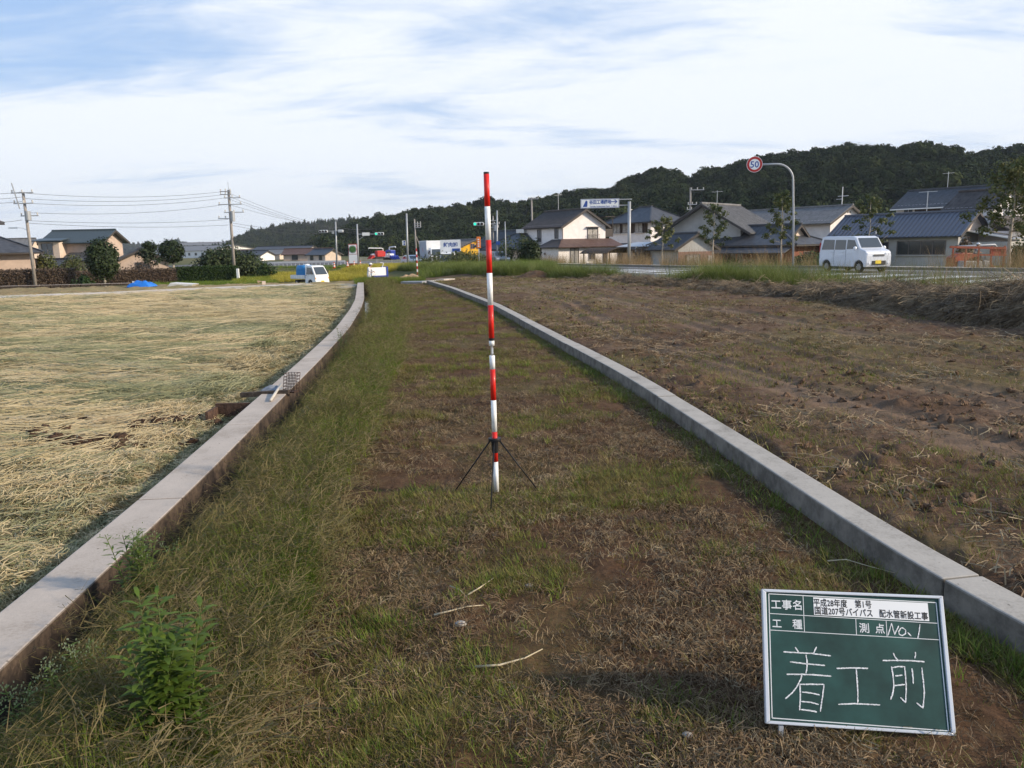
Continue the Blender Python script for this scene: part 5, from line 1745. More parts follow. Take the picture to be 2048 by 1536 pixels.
# ---- 50 km/h arm sign
Ys = 46.0
p = BX(1587, Ys, 525); zb = 0.0
S = thing('speed_limit_sign', 'round red rimmed 50 speed limit sign on a curved grey arm pole', 'sign', (p.x, Ys, p.z - .1))
top = R(1588, 345, Ys); armz = R(1560, 328, Ys).z - S.location.z; tx = top.x - p.x
ax = R(1508, 328, Ys).x - p.x
bx0 = R(1587, 345, Ys).x - p.x
pts = [(0, 0, -.2), (bx0 * .5, 0, armz * .5), (bx0, 0, armz - .95)]
for i in range(1, 8):
    a = PI / 2 * i / 7
    pts.append((bx0 - .95 + .95 * math.cos(a), 0, armz - .95 + .95 * math.sin(a)))
pts.append((ax + .2, 0, armz))
MB().tube(pts, .057, 12).build('arm_pole', M_galv, S, smooth_=True)
dz = Matrix.Translation((ax, -.12, armz)) @ Matrix.Rotation(rad(90), 4, 'X') @ Matrix.Rotation(rad(-8), 4, 'Y')
def disc(mb, r, z0, z1, n=40): mb.prism([(r * math.cos(2 * PI * i / n), r * math.sin(2 * PI * i / n)) for i in range(n)], 'z', z0, z1)
def ringm(mb, r0, r1, z0, z1, n=40):
    vs = []; fs = []
    for i in range(n):
        a = 2 * PI * i / n
        for r, z in ((r0, z0), (r1, z0), (r1, z1), (r0, z1)): vs.append((r * math.cos(a), r * math.sin(a), z))
    for i in range(n):
        j = (i + 1) % n
        for k in range(4): fs.append((i * 4 + k, i * 4 + (k + 1) % 4, j * 4 + (k + 1) % 4, j * 4 + k))
    mb.add(vs, fs)
b_ = MB(); disc(b_, .445, -.015, 0); o = b_.build('sign_disc', M_signw, S); o.matrix_local = dz
b_ = MB(); ringm(b_, .30, .425, .0015, .004); r2 = b_.build('red_ring', M_red, o)
text_mesh('50', .50, M_blue, 'number', .008, o, Matrix.Translation((-.004, -.175, .003)), 'CENTER')
b_ = MB(); b_.bar((ax + .1, -.06, armz), (ax + .35, -.06, armz), .05, .08); b_.build('bracket', M_galv, S)

# ---- blue on white direction sign
Yd = 76.0
p = BX(1258, Yd, 525)
S = thing('direction_sign', 'white overhead sign to the industrial park with blue arrow', 'sign', (p.x, Yd, p.z - .2))
zt = R(1258, 403, Yd).z - S.location.z
MB().tube([(0, 0, -.2), (0, 0, zt)], .15, 12).build('pole', M_galv, S, smooth_=True)
zc2 = R(1200, 407, Yd).z - S.location.z
x0 = R(1161, 407, Yd).x - p.x; x1 = R(1238, 407, Yd).x - p.x
b_ = MB(); b_.bar((x1 - .1, 0, zc2 + .35), (.25, 0, zc2 + .35), .09); b_.bar((x1 - .1, 0, zc2 - .2), (0, 0, zc2 - .2), .08); b_.build('arm', M_galv, S)
bw = x1 - x0; bh = 17.5 / FPX * Yd
b_ = MB(); b_.box(((x0 + x1) / 2, -.15, zc2), (bw, .08, bh)); pn = b_.build('sign_panel', M_signw, S)
b_ = MB()
for s_ in (-1, 1):
    b_.box(((x0 + x1) / 2, -.195, zc2 + s_ * (bh / 2 - .04)), (bw - .06, .008, .03)); b_.box(((x0 + x1) / 2 + s_ * (bw / 2 - .04), -.195, zc2), (.03, .008, bh - .12))
b_.build('border', M_blue, pn)
def face(x, z, s=1.0): return Matrix.Translation((x, -.196, z)) @ Matrix.Rotation(PI / 2, 4, 'X')
text_mesh('谷田工場団地', .42, M_blue, 'lettering', .012, pn, face(x0 + .82, zc2 - .02), 'LEFT', width=2.1)
text_mesh('Tanida Industrial Park  1.2km', .17, M_blue, 'lettering', .004, pn, face(x0 + .85, zc2 - .33), 'LEFT', width=2.6)
b_ = MB(); b_.bar((x1 - .78, -.198, zc2 + .14), (x1 - .25, -.198, zc2 + .14), .006, .075); b_.bar((x1 - .45, -.198, zc2 + .32), (x1 - .22, -.198, zc2 + .14), .006, .075); b_.bar((x1 - .45, -.198, zc2 - .04), (x1 - .22, -.198, zc2 + .14), .006, .075); b_.build('arrow', M_blue, pn)
b_ = MB(); b_.prism([(x0 + .2, zc2 - .3), (x0 + .62, zc2 - .3), (x0 + .66, zc2 + .2), (x0 + .5, zc2 + .3), (x0 + .42, zc2 + .12), (x0 + .3, zc2 - .1)], 'y', -.198, -.19); b_.build('emblem', M_blue, pn)


def pole(name, label, px, Y, pytop, r=.09, m=None, cat='pole', pybase=535, lean=None, group=None):
    p = BX(px, Y, pybase)
    t = thing(name, label, cat, (p.x, Y, p.z), 0, group)
    tp = R(px if lean is None else lean, pytop, Y)
    hx = (tp.x - p.x) if lean is not None else 0.0
    t['h'] = tp.z - p.z
    MB().tube([(0, 0, -.3), (hx, 0, tp.z - p.z)], [r, r * .8], 10).build('post', m or M_galv, t, smooth_=True)
    return t, tp.z - p.z, hx


def signal_head(parent, x, z, facing=1, lit=True, L=1.25, y=-.15):
    b_ = MB(); b_.box((x, y, z), (L, .22, .40)); o = b_.build('signal_housing', M_sigbox, parent, bevel=.08)
    for k in range(3):
        cx_ = x - L / 2 + L * (k + .5) / 3
        b_ = MB(); b_.tube([(cx_, y - .11, z), (cx_, y - .16, z)], .145, 14); b_.build('lens', M_greenl if (k == 0 and lit) else M_lens, o)
        b_ = MB(); ph = []
        for i in range(9):
            a = PI * i / 8; ph.append((cx_ + .165 * math.cos(a), z + .165 * math.sin(a)))
        for i in range(8): b_.slab([(ph[i][0], y - .1, ph[i][1]), (ph[i + 1][0], y - .1, ph[i + 1][1]), (ph[i + 1][0], y - .36, ph[i + 1][1]), (ph[i][0], y - .36, ph[i][1])], .012)
        b_.build('hood', M_sigbox, o)
    return o


# signal pole 1: heads either side
t, h, hx = pole('signal_pole', 'grey signal pole with white lamp heads on arms both sides', 674, 112, 443, .13, lean=671)
sx0 = R(647, 463, 112).x - t.location.x; zz = R(647, 463, 112).z - t.location.z
MB().bar((sx0, 0, zz), (.9, 0, zz + .1), .09).build('arm', M_galv, t)
signal_head(t, sx0, zz, lit=False)
b_ = MB(); b_.box((.85, -.1, zz), (.75, .4, .4)); b_.build('signal_back', M_sigbox, t, bevel=.1)
b_ = MB(); b_.box((-.25, -.1, zz - .2), (.3, .3, .35)); b_.build('junction_box', M_galv, t)
# signal pole 2
t, h, hx = pole('signal_pole', 'grey signal pole with blue name plate and green traffic light', 717, 108, 448, .13, lean=714)
zz = R(740, 468, 108).z - t.location.z; se = R(759, 468, 108).x - t.location.x
MB().bar((0, 0, zz), (se + .3, 0, zz), .10).build('arm', M_galv, t)
MB().bar((0, 0, zz - .9), (1.2, 0, zz - .1), .06).build('brace', M_galv, t)
MB().tube([(-.1, 0, h), (se - .4, 0, zz + .2)], .02, 5).build('stay_wire', M_wire, t)
b_ = MB(); b_.box((R(732, 468, 108).x - t.location.x, -.12, zz), (1.0, .05, .42)); b_.build('name_plate', M_signw, t)
signal_head(t, se, zz)
# bare pole and mirror sign
t, h, hx = pole('steel_pole', 'plain grey steel pole beside the blue and white sign box', 816, 104, 427, .14, lean=813)
zz = R(808, 486, 104).z - t.location.z; xx = R(808, 486, 104).x - t.location.x
b_ = MB(); b_.box((xx, -.1, zz), (.42, .14, .62)); b_.build('sign_box', M_signw, t)
b_ = MB(); b_.tube([(xx + .08, -.18, zz + .15), (xx + .08, -.2, zz + .15)], .12, 10); b_.tube([(xx + .08, -.18, zz - .15), (xx + .08, -.2, zz - .15)], .12, 10); b_.build('sign_mark', M_blue, t)
MB().bar((xx, 0, zz), (0, 0, zz), .05).build('bracket', M_galv, t)
# signal with pole right of survey pole
t, h, hx = pole('signal_pole', 'grey signal pole behind the survey pole, its green light to the left', 994, 92, 421, .12, lean=994)
zz = R(958, 448, 92).z - t.location.z; se = R(957, 448, 92).x - t.location.x
MB().bar((0, 0, zz), (se, 0, zz), .08).build('arm', M_galv, t)
signal_head(t, se, zz, L=1.2)
b_ = MB(); b_.box((.2, -.05, 2.6), (.5, .2, .4)); b_.build('direction_plate', M_blue, t)
t, h, hx = pole('steel_pole', 'thin plain pole between the signal pole and the white house', 1012, 88, 443, .07)
t, h, hx = pole('orange_sign', 'rounded orange sign board on a thin grey post in the weeds', 958.5, 80, 474, .055, cat='sign')
b_ = MB(); b_.box((0, -.08, h - .55), (.42, .1, 1.15)); b_.build('sign_board', M_dorange, t, bevel=.1, seg=3)
for k in range(4):
    b_ = MB(); b_.box((0, -.135, h - .25 - k * .22), (.16, .01, .12)); b_.build('lettering', M_signw, t)

# roadside billboard
Yb = 118
p = BX(707, Yb, 528)
t = thing('billboard', 'tall white billboard with a round green emblem above a blank panel', 'billboard', (p.x, Yb, p.z))
zt = R(707, 488, Yb).z - p.z; w_ = 17.0 / FPX * Yb
b_ = MB(); b_.box((0, .1, zt / 2), (w_, .15, zt)); b_.build('frame', M_red, t)
b_ = MB(); b_.box((0, -.02, zt * .76), (w_ * .88, .08, zt * .42)); b_.build('upper_panel', M_signw, t)
b_ = MB(); b_.box((0, -.02, zt * .33), (w_ * .95, .08, zt * .40)); b_.build('lower_panel', M_signw, t)
M_emb = mat('emblem_green', (0.06, 0.16, 0.04), rough=.6, var=.2)
b_ = MB(); n_ = 28
b_.prism([(w_ * .36 * math.cos(2 * PI * i / n_), zt * .76 + w_ * .36 * math.sin(2 * PI * i / n_)) for i in range(n_)], 'y', -.09, -.065); b_.build('emblem', M_emb, t)
b_ = MB(); ringm(b_, w_ * .38, w_ * .43, -.03, 0); o = b_.build('emblem_ring', M_black, t); o.matrix_local = Matrix.Translation((0, -.07, zt * .76)) @ Matrix.Rotation(PI / 2, 4, 'X')

# utility poles
def utility(label, pxb, pxt, Y, pytop, arms, r=.17, box=None, pyb=545):
    t, h, hx = pole('utility_pole', label, pxb, Y, pytop, r, M_galv_d, 'utility pole', pyb, lean=pxt)
    for (py, w_, sh) in arms:
        z = R(pxt, py, Y).z - t.location.z; x = hx * z / h
        a_ = MB(); a_.bar((x - w_ / 2 + sh, -.15, z), (x + w_ / 2 + sh, -.15, z), .09); o = a_.build('cross_arm', M_galv, t)
        for k in (-.45, 0, .45):
            i_ = MB(); i_.tube([(x + k * w_ + sh, -.15, z + .04), (x + k * w_ + sh, -.15, z + .28)], [.05, .07], 8); i_.build('insulator', M_insul, o)
    if box:
        for py in box:
            z = R(pxt, py, Y).z - t.location.z; x = hx * z / h
            b_ = MB(); b_.tube([(x + .35, -.3, z - .4), (x + .35, -.3, z + .4)], .24, 12); b_.build('transformer', M_galv, t)
    return t, h, hx


t1, h1_, hx1 = utility('leaning utility pole above the peach house roof on the left', 62, 46, 72, 384, [(386, 2.0, .0), (407, 1.8, 0), (432, 1.6, .4)], .15, [432], 500)
b_ = MB(); zl = R(55, 458, 72).z - t1.location.z
b_.tube([(hx1 * .35, 0, zl - .2), (-.5, 0, zl + .1), (-1.3, 0, zl + .15)], .03, 6); b_.box((-1.4, 0, zl + .12), (.7, .2, .12)); b_.build('street_lamp', M_signw, t1)
b_ = MB(); xa = R(31, 390, 72).x - t1.location.x; za = R(31, 366, 72).z - t1.location.z; b_.tube([(xa - .1, -.2, za), (xa + .35, -.2, za - 2.3)], .05, 6); b_.build('lightning_rod', M_galv, t1)
t2, h2_, hx2 = utility('tall straight utility pole beside the big round bush', 469, 457, 88, 380, [(383, 1.2, -.3), (389, 1.2, -.3), (396, 1.8, .4), (409, 2.6, .1), (425, 2.2, .5), (437, 1.6, -.5)], .17, [430, 436], 545)
MB().tube([(hx2, 0, h2_), (hx2, 0, h2_ + .85)], .025, 6).build('lightning_rod', M_galv, t2)
b_ = MB(); ringm(b_, .28, .31, -.02, .02, 20); o = b_.build('cable_coil', M_wire, t2); o.matrix_local = Matrix.Translation((.5, -.1, h2_ * .45)) @ Matrix.Rotation(PI / 2, 4, 'X')
t3, h3_, hx3 = utility('slim utility pole with pale cross arms at the bend of the road', 834, 829, 122, 438, [(447, 1.0, .45), (451, 1.0, .45), (455, 1.0, .45)], .13, None, 535)
MB().tube([(hx3 * .6 + .1, 0, h3_ * .62), (1.1, 0, h3_ * .2)], .07, 8).build('brace_pole', M_galv_d, t3)
t4, h4_, hx4 = utility('concrete utility pole rising left of the white house', 1066, 1063, 125, 395, [(398, 1.6, .3)], .16, None, 520)
t5, h5_, hx5 = utility('pale utility pole with cross arms above the farmhouse', 1380, 1381, 96, 375, [(380, 1.6, .8), (409, 1.1, .2), (419, 1.1, .1)], .13, None, 520)
t6, h6_, hx6 = utility('cluster of insulators on a dark pole right of the survey pole', 987, 986, 110, 432, [(441, 1.4, 0), (448, 1.4, .2), (455, 1.6, 0)], .10, [456], 520)


def wire(name, a, b, sag, label):
    pts = []
    for i in range(17):
        s = i / 16; p = Vector(a).lerp(Vector(b), s); p.z -= sag * 4 * s * (1 - s); pts.append(p)
    o = MB().tube(pts, .016, 4).build('overhead_wire', M_wire)
    tag(o, label, 'wire', 'overhead wires strung between the left utility poles')


def W1(z): return Vector((t1.location.x + hx1 * z / h1_, 72, t1.location.z + z))
def W2(z): return Vector((t2.location.x + hx2 * z / h2_, 88, t2.location.z + z))
names = ['topmost', 'second', 'third', 'fourth', 'fifth', 'lowest']
for k, (pa, pb, sg) in enumerate(((386, 382, .5), (397, 388, .5), (406, 395, .5), (425, 408, .5), (441, 439, .3), (446, 450, .3))):
    wire('', R(46 + k, pa, 72), R(456, pb, 88), sg, '%s overhead wire crossing the sky between the two left poles' % names[k])
for k, (pa, pe) in enumerate(((386, 470), (393, 474), (398, 478), (409, 468))):
    wire('', R(458, pa, 88), R(720 + k * 10, pe - 10, 150), .9, '%s overhead wire descending right from the tall pole' % names[k])
for k, (pa, pe) in enumerate(((384, 383), (394, 394), (403, 401), (440, 444))):
    wire('', R(44, pa, 72), R(-120, pe, 62), .2, '%s overhead wire leaving the frame left of the leaning pole' % names[k])
for k, (pa, pe) in enumerate(((450, 460), (445, 452))):
    wire('', R(460, pa, 88), R(690, pe, 140), .8, '%s low overhead wire from the tall pole towards the signals' % names[k + 1])

# roadside trees
def rtree(px, Y, pytop, spread, leaves, label, m=L_tree, py=523, **k):
    p = BX(px, Y, py); h = R(px, pytop, Y).z - p.z
    p.z -= .1
    return tree('roadside_tree', label, p, h, spread, m, leaves, group='young trees along the far side of the road', **k)


rtree(1325, 70, 428, 1.3, 1300, 'thin young tree in front of the dark two storey house', leaf=.13, trunk_r=.08, z0=.42, clump=.34)
rtree(1425, 62, 400, 1.3, 1500, 'young tree in front of the farmhouse gable', leaf=.12, trunk_r=.08, z0=.38, clump=.34)
rtree(1561, 55, 371, 1.1, 1900, 'taller young tree just left of the speed sign pole', leaf=.11, trunk_r=.08, z0=.35, clump=.30, n=16)
rtree(1736, 52, 380, 1.5, 1000, 'sparse young tree behind the white van', leaf=.12, trunk_r=.07, z0=.45, clump=.30)
rtree(2016, 42, 308, 1.75, 4200, 'largest roadside tree at the right edge', leaf=.12, trunk_r=.12, z0=.36, clump=.46, n=24)
for px, Y, h, lb in ((756, 128, 3.2, 'small bare sapling behind the red machine'), (783, 126, 3.4, 'small bare sapling behind the blue machine'), (807, 122, 3.6, 'small sapling below the blue and white sign box')):
    p = BX(px, Y, 530); tree('sapling', lb, p, h, .6, L_tree, 260, leaf=.16, trunk_r=.04, n=8, clump=.3, cat='tree', group='saplings along the wire fence')
# shrubs by the houses
for px, Y, w_, h, m, lb in ((1036, 92, 4.2, 4.4, L_tree, 'loose green garden tree left of the white house'), (1062, 90, 2.6, 3.4, L_dark, 'dark shrub against the white house wall'),
                            (1300, 88, 3.4, 3.3, L_bhedge, 'rounded brown green shrub right of the carport'), (1675, 84, 4.6, 4.6, L_dark, 'dark garden tree before the white gable'),
                            (1715, 80, 5.2, 4.0, L_dark, 'spreading dark pine beside the blue roof building'), (1620, 66, 4.0, 2.2, L_hedge, 'green bush at the roadside behind the van'),
                            (1500, 70, 5.0, 1.6, L_bhedge, 'brown thicket below the old house'), (1925, 66, 1.6, 3.2, L_bhedge, 'reddish climbing shrub at the workshop corner'),
                            (1345, 86, 3.0, 2.0, L_bhedge, 'brown thicket beside the pink annex'), (2045, 70, 3.0, 3.0, L_hedge, 'green garden shrub at the right edge'),
                            (880, 100, 7.0, 2.0, L_tree, 'green bush behind the box trucks'), (925, 96, 6.0, 2.2, L_tree, 'brownish bush below the yellow building')):
    p = BX(px, Y, 525); bush('shrub', lb, p, w_, w_ * .8, h, m, 2300, .17)
# left side trees and hedges
p = BX(209, 74, 560); round_tree('round_tree', 'large dense rounded evergreen tree on a short pale trunk', p, 62 / FPX * 74, R(207, 476, 74).z - p.z, L_dark, 9000, .15, stem=.5)
p = BX(347, 92, 540); round_tree('evergreen_tree', 'dark round crowned tree above the left end of the green hedge', p, 3.0, R(345, 478, 92).z - p.z, L_dark, 3000, .17, stem=1.7)
p = BX(300, 98, 540); tree('garden_tree', 'loose dark tree rising behind the low peach house', p, R(300, 482, 98).z - p.z, 1.3, L_dark, 1200, leaf=.2, clump=.6, trunk_r=.08)
p = BX(93, 92, 550); bush('garden_tree', 'small garden tree between the peach house and the shed', p, 2.8, 2.4, 4.2, L_tree, 2000, .17)
p = BX(148, 88, 555); bush('shrub', 'olive shrub in front of the two storey house', p, 3.4, 2.6, 3.4, L_tree, 2200, .16)
p = BX(462, 96, 540); bush('big_bush', 'huge rounded dark bush behind the tall utility pole', p, 7.6, 6.0, R(462, 481, 96).z - p.z, L_dark, 9000, .2, cat='bush', lumps=16)
p = BX(535, 90, 545); bush('shrub', 'round green shrub right of the big dark bush', p, 2.2, 2.0, 2.1, L_hedge, 1500, .15)
p = BX(290, 86, 550); bush('bare_shrub', 'thin bare garden shrubs before the low peach gable', p, 4.6, 2.0, 2.8, L_bhedge, 900, .14)
p = BX(165, 70, 560); bush('shrub', 'low green bush at the foot of the round tree', p, 1.8, 1.5, 1.6, L_hedge, 900, .13)
hedge('hedge', 'brown clipped hedge in front of the peach house', BX(-120, 70), BX(150, 74), 1.75, .9, L_bhedge, 8000, .12)
hedge('hedge', 'brown hedge running behind the round tree', BX(150, 78), BX(352, 84), 1.35, .9, L_bhedge, 6000, .12)
hedge('hedge', 'bright green clipped hedge beside the tall utility pole', BX(354, 84), BX(474, 86), 1.45, .9, L_hedge, 6000, .12)
p = BX(476, 85, 550); b_ = MB(); b_.box((0, 0, .55), (.28, .2, 1.4)); tag(b_.build('marker_post', M_signw, None, bevel=.03, loc=p), 'short white marker post at the end of the green hedge', 'post')
# low stone edging and tarps on the terrace edge
e0, e1 = on_z(-60, 578, -.05), on_z(262, 570, -.05)
for k in range(16):
    a = e0.lerp(e1, k / 16); c = e0.lerp(e1, (k + .93) / 16)
    b_ = MB(); b_.bar((a.x, a.y, .0), (c.x, c.y, .0), .20, .12)
    o = b_.build('edging_stone', M_wall, None, bevel=.02)
    if k == 0: er = thing('stone_edging', 'low grey stone edging between the brown hedge and the straw', 'edging')
    o.parent = er
M_tarp = mat('blue_tarp', (0.02, 0.16, 0.55), rough=.45, var=.15, nscale=6)
def crumple(name, label, px, py, w_, d_, h, m, cat, sharp=.5, zb=None):
    p = on_z(px, py, -.08)
    n = 26; V = []; 
    for i in range(n):
        for j in range(n):
            u, v = i / (n - 1), j / (n - 1)
            e = min(1.0, min(u, 1 - u, v, 1 - v) * 4)
            z = h * (e ** .5) * (.45 + .9 * float(fbm(u + px, v, 3.2, 3, 2)) ** 1.2) + .02 * float(fbm(u, v, 14, 2, 3))
            rr_ = 1 + .12 * (float(fbm(u * 3 + px, v * 3, 1, 2, 4)) - .5)
            V.append(((u - .5) * w_ * rr_, (v - .5) * d_ * rr_, max(0, z - .02)))
    F = [(i * n + j, i * n + j + 1, (i + 1) * n + j + 1, (i + 1) * n + j) for i in range(n - 1) for j in range(n - 1)]
    o = raw_mesh(name, V, F, m); o.location = (p.x, p.y, gz(p.x, p.y) + .05)
    return tag(o, label, cat)
crumple('tarp', 'crumpled bright blue tarpaulin lying at the edge of the straw field', 284, 575, 1.10, .9, .27, M_tarp, 'tarpaulin')
M_sheet = mat('white_sheet', (.66, .64, .60), rough=.6, var=.08)
p = on_z(362, 574, -.08)
b_ = MB(); b_.prism([(-.55, 0), (.62, 0), (.75, .12), (-.35, .20)], 'y', -.35, .35); tag(b_.build('white_sheet', M_sheet, None, bevel=.02, loc=(p.x, p.y, gz(p.x, p.y) + .03)), 'flat white plastic sheet lying right of the blue tarpaulin', 'sheet')
M_card = mat('cardboard', (.42, .28, .16), rough=.9, var=.1)
p = on_z(521, 573, -.02)
t = thing('cardboard_box', 'small open cardboard box on the farm path', 'box', (p.x, p.y + .5, .03), rad(20))
b_ = MB(); b_.box((0, 0, .09), (.16, .14, .15)); b_.build('box_body', M_cream, t)
b_ = MB(); b_.slab([(-.08, 0, .16), (-.08, .1, .17), (-.28, .1, .2), (-.25, 0, .1)], .01); b_.build('flap', M_card, t)
p = BX(267, 62, 558); b_ = MB(); b_.tube([(0, 0, -.2), (0, 0, .9)], .02, 6); b_.prism([(-.12, .75), (.22, .72), (.22, .95), (-.12, .98)], 'y', -.01, .01)
tag(b_.build('stake_sign', M_signw, None, loc=p), 'tiny white marker on a thin stake behind the tarpaulin', 'marker')
# green crop rows left of the truck, ripe rice behind it
def fpatch(n, pxa, pxb, Ya, Yb, smin, smax, protos, name, label):
    y = Ya + rng.random(n) * (Yb - Ya); x = ((pxa + rng.random(n) * (pxb - pxa)) - 1024) / FPX * y
    place(name, protos, np.stack([x, y], -1), smin, smax, tilt=.08, label=label, zfun=terrain)
fpatch(2600, 555, 850, 78, 100, .8, 1.2, [tuft(44, .32, .62, .02, G_rice, 3, .3, .5) for _ in range(4)], 'rice_crop', 'ripe yellow rice crop behind the small truck')
fpatch(900, 300, 560, 70, 78, .6, 1.1, [tuft(40, .35, .45, .03, G_green, 3, .5, .6) for _ in range(4)], 'vegetable_rows', 'low green vegetable rows left of the small truck')
fpatch(1200, 480, 560, 72, 90, .6, 1.0, [tuft(40, .35, .5, .02, G_green, 3, .5, .6) for _ in range(2)] + [tuft(40, .35, .5, .02, G_rice, 3, .5, .6)], 'field_margin', 'mixed green and yellow plants behind the truck bed')
fpatch(900, 1740, 2100, 62, 74, .6, 1.0, [tuft(40, .35, .5, .02, G_rice, 3, .5, .6) for _ in range(3)], 'roadside_rice', 'strip of yellow rice beyond the road on the right')
fpatch(1500, 480, 850, 100, 128, .5, .9, [tuft(30, .35, .4, .03, G_green, 3, .5, .6) for _ in range(3)], 'distant_grass', 'green grass between the rice and the fence')

# wire mesh fence by the junction
M_mesh = mat('fence_wire', (.5, .51, .52), rough=.5, var=0)
def mesh_fence(pxa, pxb, Y, h, label):
    a, b2 = BX(pxa, Y, 530), BX(pxb, Y, 530)
    t = thing('wire_fence', label, 'fence')
    n = max(2, int((b2 - a).length / 2))
    for i in range(n + 1):
        p = a.lerp(b2, i / n); MB().bar(p - Vector((0, 0, .2)), p + Vector((0, 0, h)), .07).build('fence_post', M_mesh, t)
    for i in range(n):
        p, q_ = a.lerp(b2, i / n), a.lerp(b2, (i + 1) / n); m_ = MB()
        for k in range(5): m_.bar(p + Vector((0, 0, .15 + k * (h - .2) / 4)), q_ + Vector((0, 0, .15 + k * (h - .2) / 4)), .03)
        for k in range(1, 14): r_ = p.lerp(q_, k / 14); m_.bar(r_ + Vector((0, 0, .1)), r_ + Vector((0, 0, h)), .025)
        m_.build('mesh_panel', M_mesh, t)
mesh_fence(722, 815, 120, 1.25, 'pale wire mesh fence behind the red and blue machines')
a, b2 = BX(500, 128, 530), BX(690, 128, 530)
t = thing('guard_rail', 'low pale guard rail along the distant road left of the billboard', 'guard rail')
for i in range(24):
    p = a.lerp(b2, i / 23); MB().bar(p, p + Vector((0, 0, .8)), .1).build('post', M_mesh, t)
MB().bar(a + Vector((0, -.08, .65)), b2 + Vector((0, -.08, .65)), .05, .28).build('rail', M_mesh, t)

# traffic cones
def cone(label, px, Y, h=.7, group=None, src=[None]):
    p = BX(px, Y, 540)
    if src[0] is None:
        t = thing('traffic_cone', label, 'traffic cone', p, 0, group)
        b_ = MB(); b_.box((0, 0, .02), (.38, .38, .045)); b_.build('base', M_orange, t, bevel=.01)
        z = [0.04, .2, .32, .44, .54, .70]
        rr_ = lambda zz: .145 - .115 * (zz - .04) / .66
        for k in range(5):
            b_ = MB(); b_.tube([(0, 0, z[k]), (0, 0, z[k + 1])], [rr_(z[k]), rr_(z[k + 1])], 16); b_.build('band', M_signw if k in (1, 3) else M_orange, t)
        src[0] = t
    else:
        t = dup(src[0], label, p, 0, group)
    t.scale = (h / .7,) * 3
    return t
cone('orange and white cone beside the dirt pile in the bare field', 1031.5, 48, .55, 'orange and white traffic cones')
for px, lb in ((669, 'orange cone left of the first signal pole'), (695.5, 'orange cone just right of the first signal pole'), (709, 'orange cone below the billboard'), (721.5, 'orange cone nearest the person in white')):
    cone(lb, px, 104, .85, 'orange and white traffic cones')

# second survey pole and slab at the end of the kerb
Y_ = 60; p = BX(835, Y_, 550); h = R(834, 497, Y_).z - p.z
t = thing('survey_pole', 'distant red and white survey pole at the far end of the kerb', 'survey pole', p)
for k in range(10):
    MB().tube([(-.006 * k * .2, 0, h * k / 10), (-.006 * (k + 1) * .2, 0, h * (k + 1) / 10)], .05, 8).build('band', M_signw if k % 2 == 0 else M_red, t)
# white slab and kerb end pieces
for (pa, pb, lb) in (((850, 562.5), (880, 561), 'pale concrete slab turning off at the far end of the kerb'), ((880, 561), (904, 559.5), 'short white concrete slab lying beyond the kerb end')):
    a, b2 = on_z(*pa, .02), on_z(*pb, .02)
    if 'short' in lb: b2 = b2 + Vector((0.0, 0.0, 0))
    b_ = MB(); b_.bar((a.x, a.y, .0), (b2.x - .02, b2.y, .0), .5, .16 if 'short' in lb else .08)
    tag(b_.build('concrete_slab', M_path, None, bevel=.015), lb, 'slab')
crumple('cloth_heap', 'heap of tan cloth and planks at the far end of the verge', 820, 563, 1.1, .8, .28, M_card, 'cloth heap')
b_ = MB(); p = on_z(828, 566, 0.02); b_.box((0, 0, .05), (1.0, .6, .1), rz=rad(-15)); tag(b_.build('grey_board', M_galv, None, bevel=.01, loc=(p.x, p.y, gz(p.x, p.y))), 'flat grey board on the ground below the distant survey pole', 'board')
# dirt pile
def mound(name, label, px, py, w_, d_, h, m):
    p = GP(px, py); n = 40; V = []
    for i in range(n):
        for j in range(n):
            u, v = i / (n - 1) * 2 - 1, j / (n - 1) * 2 - 1
            r_ = math.hypot(u, v)
            z = h * max(0, 1 - r_ ** 1.3) * (.7 + .6 * float(fbm(u * 2 + 5, v * 2, 2, 3, 1))) + .06 * (float(fbm(u * 9, v * 9, 1, 3, 3)) - .5) * max(0, 1 - r_)
            V.append((u * w_ / 2, v * d_ / 2, z - .02))
    F = [(i * n + j, i * n + j + 1, (i + 1) * n + j + 1, (i + 1) * n + j) for i in range(n - 1) for j in range(n - 1)]
    o = raw_mesh(name, V, F, m); o.location = p; return tag(o, label, 'soil heap')
mound('dirt_pile', 'small brown dirt pile right of the orange cone', 1072, 556, 2.3, 1.6, .42, M_bare)
mound('dirt_pile', 'low dark dirt pile at the edge of the distant weeds', 905, 541, 5.0, 2.0, .55, M_bare)
# ================================================================== VEHICLES, MACHINES, PEOPLE
M_vanp = mat('silver_white_paint', (0.62, 0.64, 0.67), rough=0.28, var=0.0, spec=0.5, coat=0.5)
M_whitep = mat('white_paint', (0.80, 0.80, 0.79), rough=0.32, var=0.03, nscale=2, coat=0.3)
M_carglass = mat('car_glass', (0.05, 0.06, 0.065), rough=0.05, var=0.0, spec=0.9)
M_dark = mat('dark_plastic', (0.03, 0.03, 0.032), rough=0.6, var=0.1)
M_rim = mat('wheel_rim', (0.42, 0.42, 0.43), rough=0.35, metal=0.7, var=0.0)
M_plate = mat('yellow_plate', (0.75, 0.55, 0.05), rough=0.5, var=0.0)
M_lamp = mat('headlamp', (0.75, 0.77, 0.80), rough=0.12, var=0.0, spec=0.8)
M_amber = mat('amber_lamp', (0.7, 0.25, 0.03), rough=0.3, var=0.0)
M_tank = mat('blue_tank', (0.03, 0.22, 0.50), rough=0.4, var=0.1)
M_mred = mat('machine_red', (0.50, 0.035, 0.03), rough=0.4, var=0.1)
M_mor = mat('machine_orange_red', (0.33, 0.075, 0.04), rough=0.5, var=0.12)
M_mblue = mat('machine_blue', (0.03, 0.06, 0.32), rough=0.4, var=0.1)


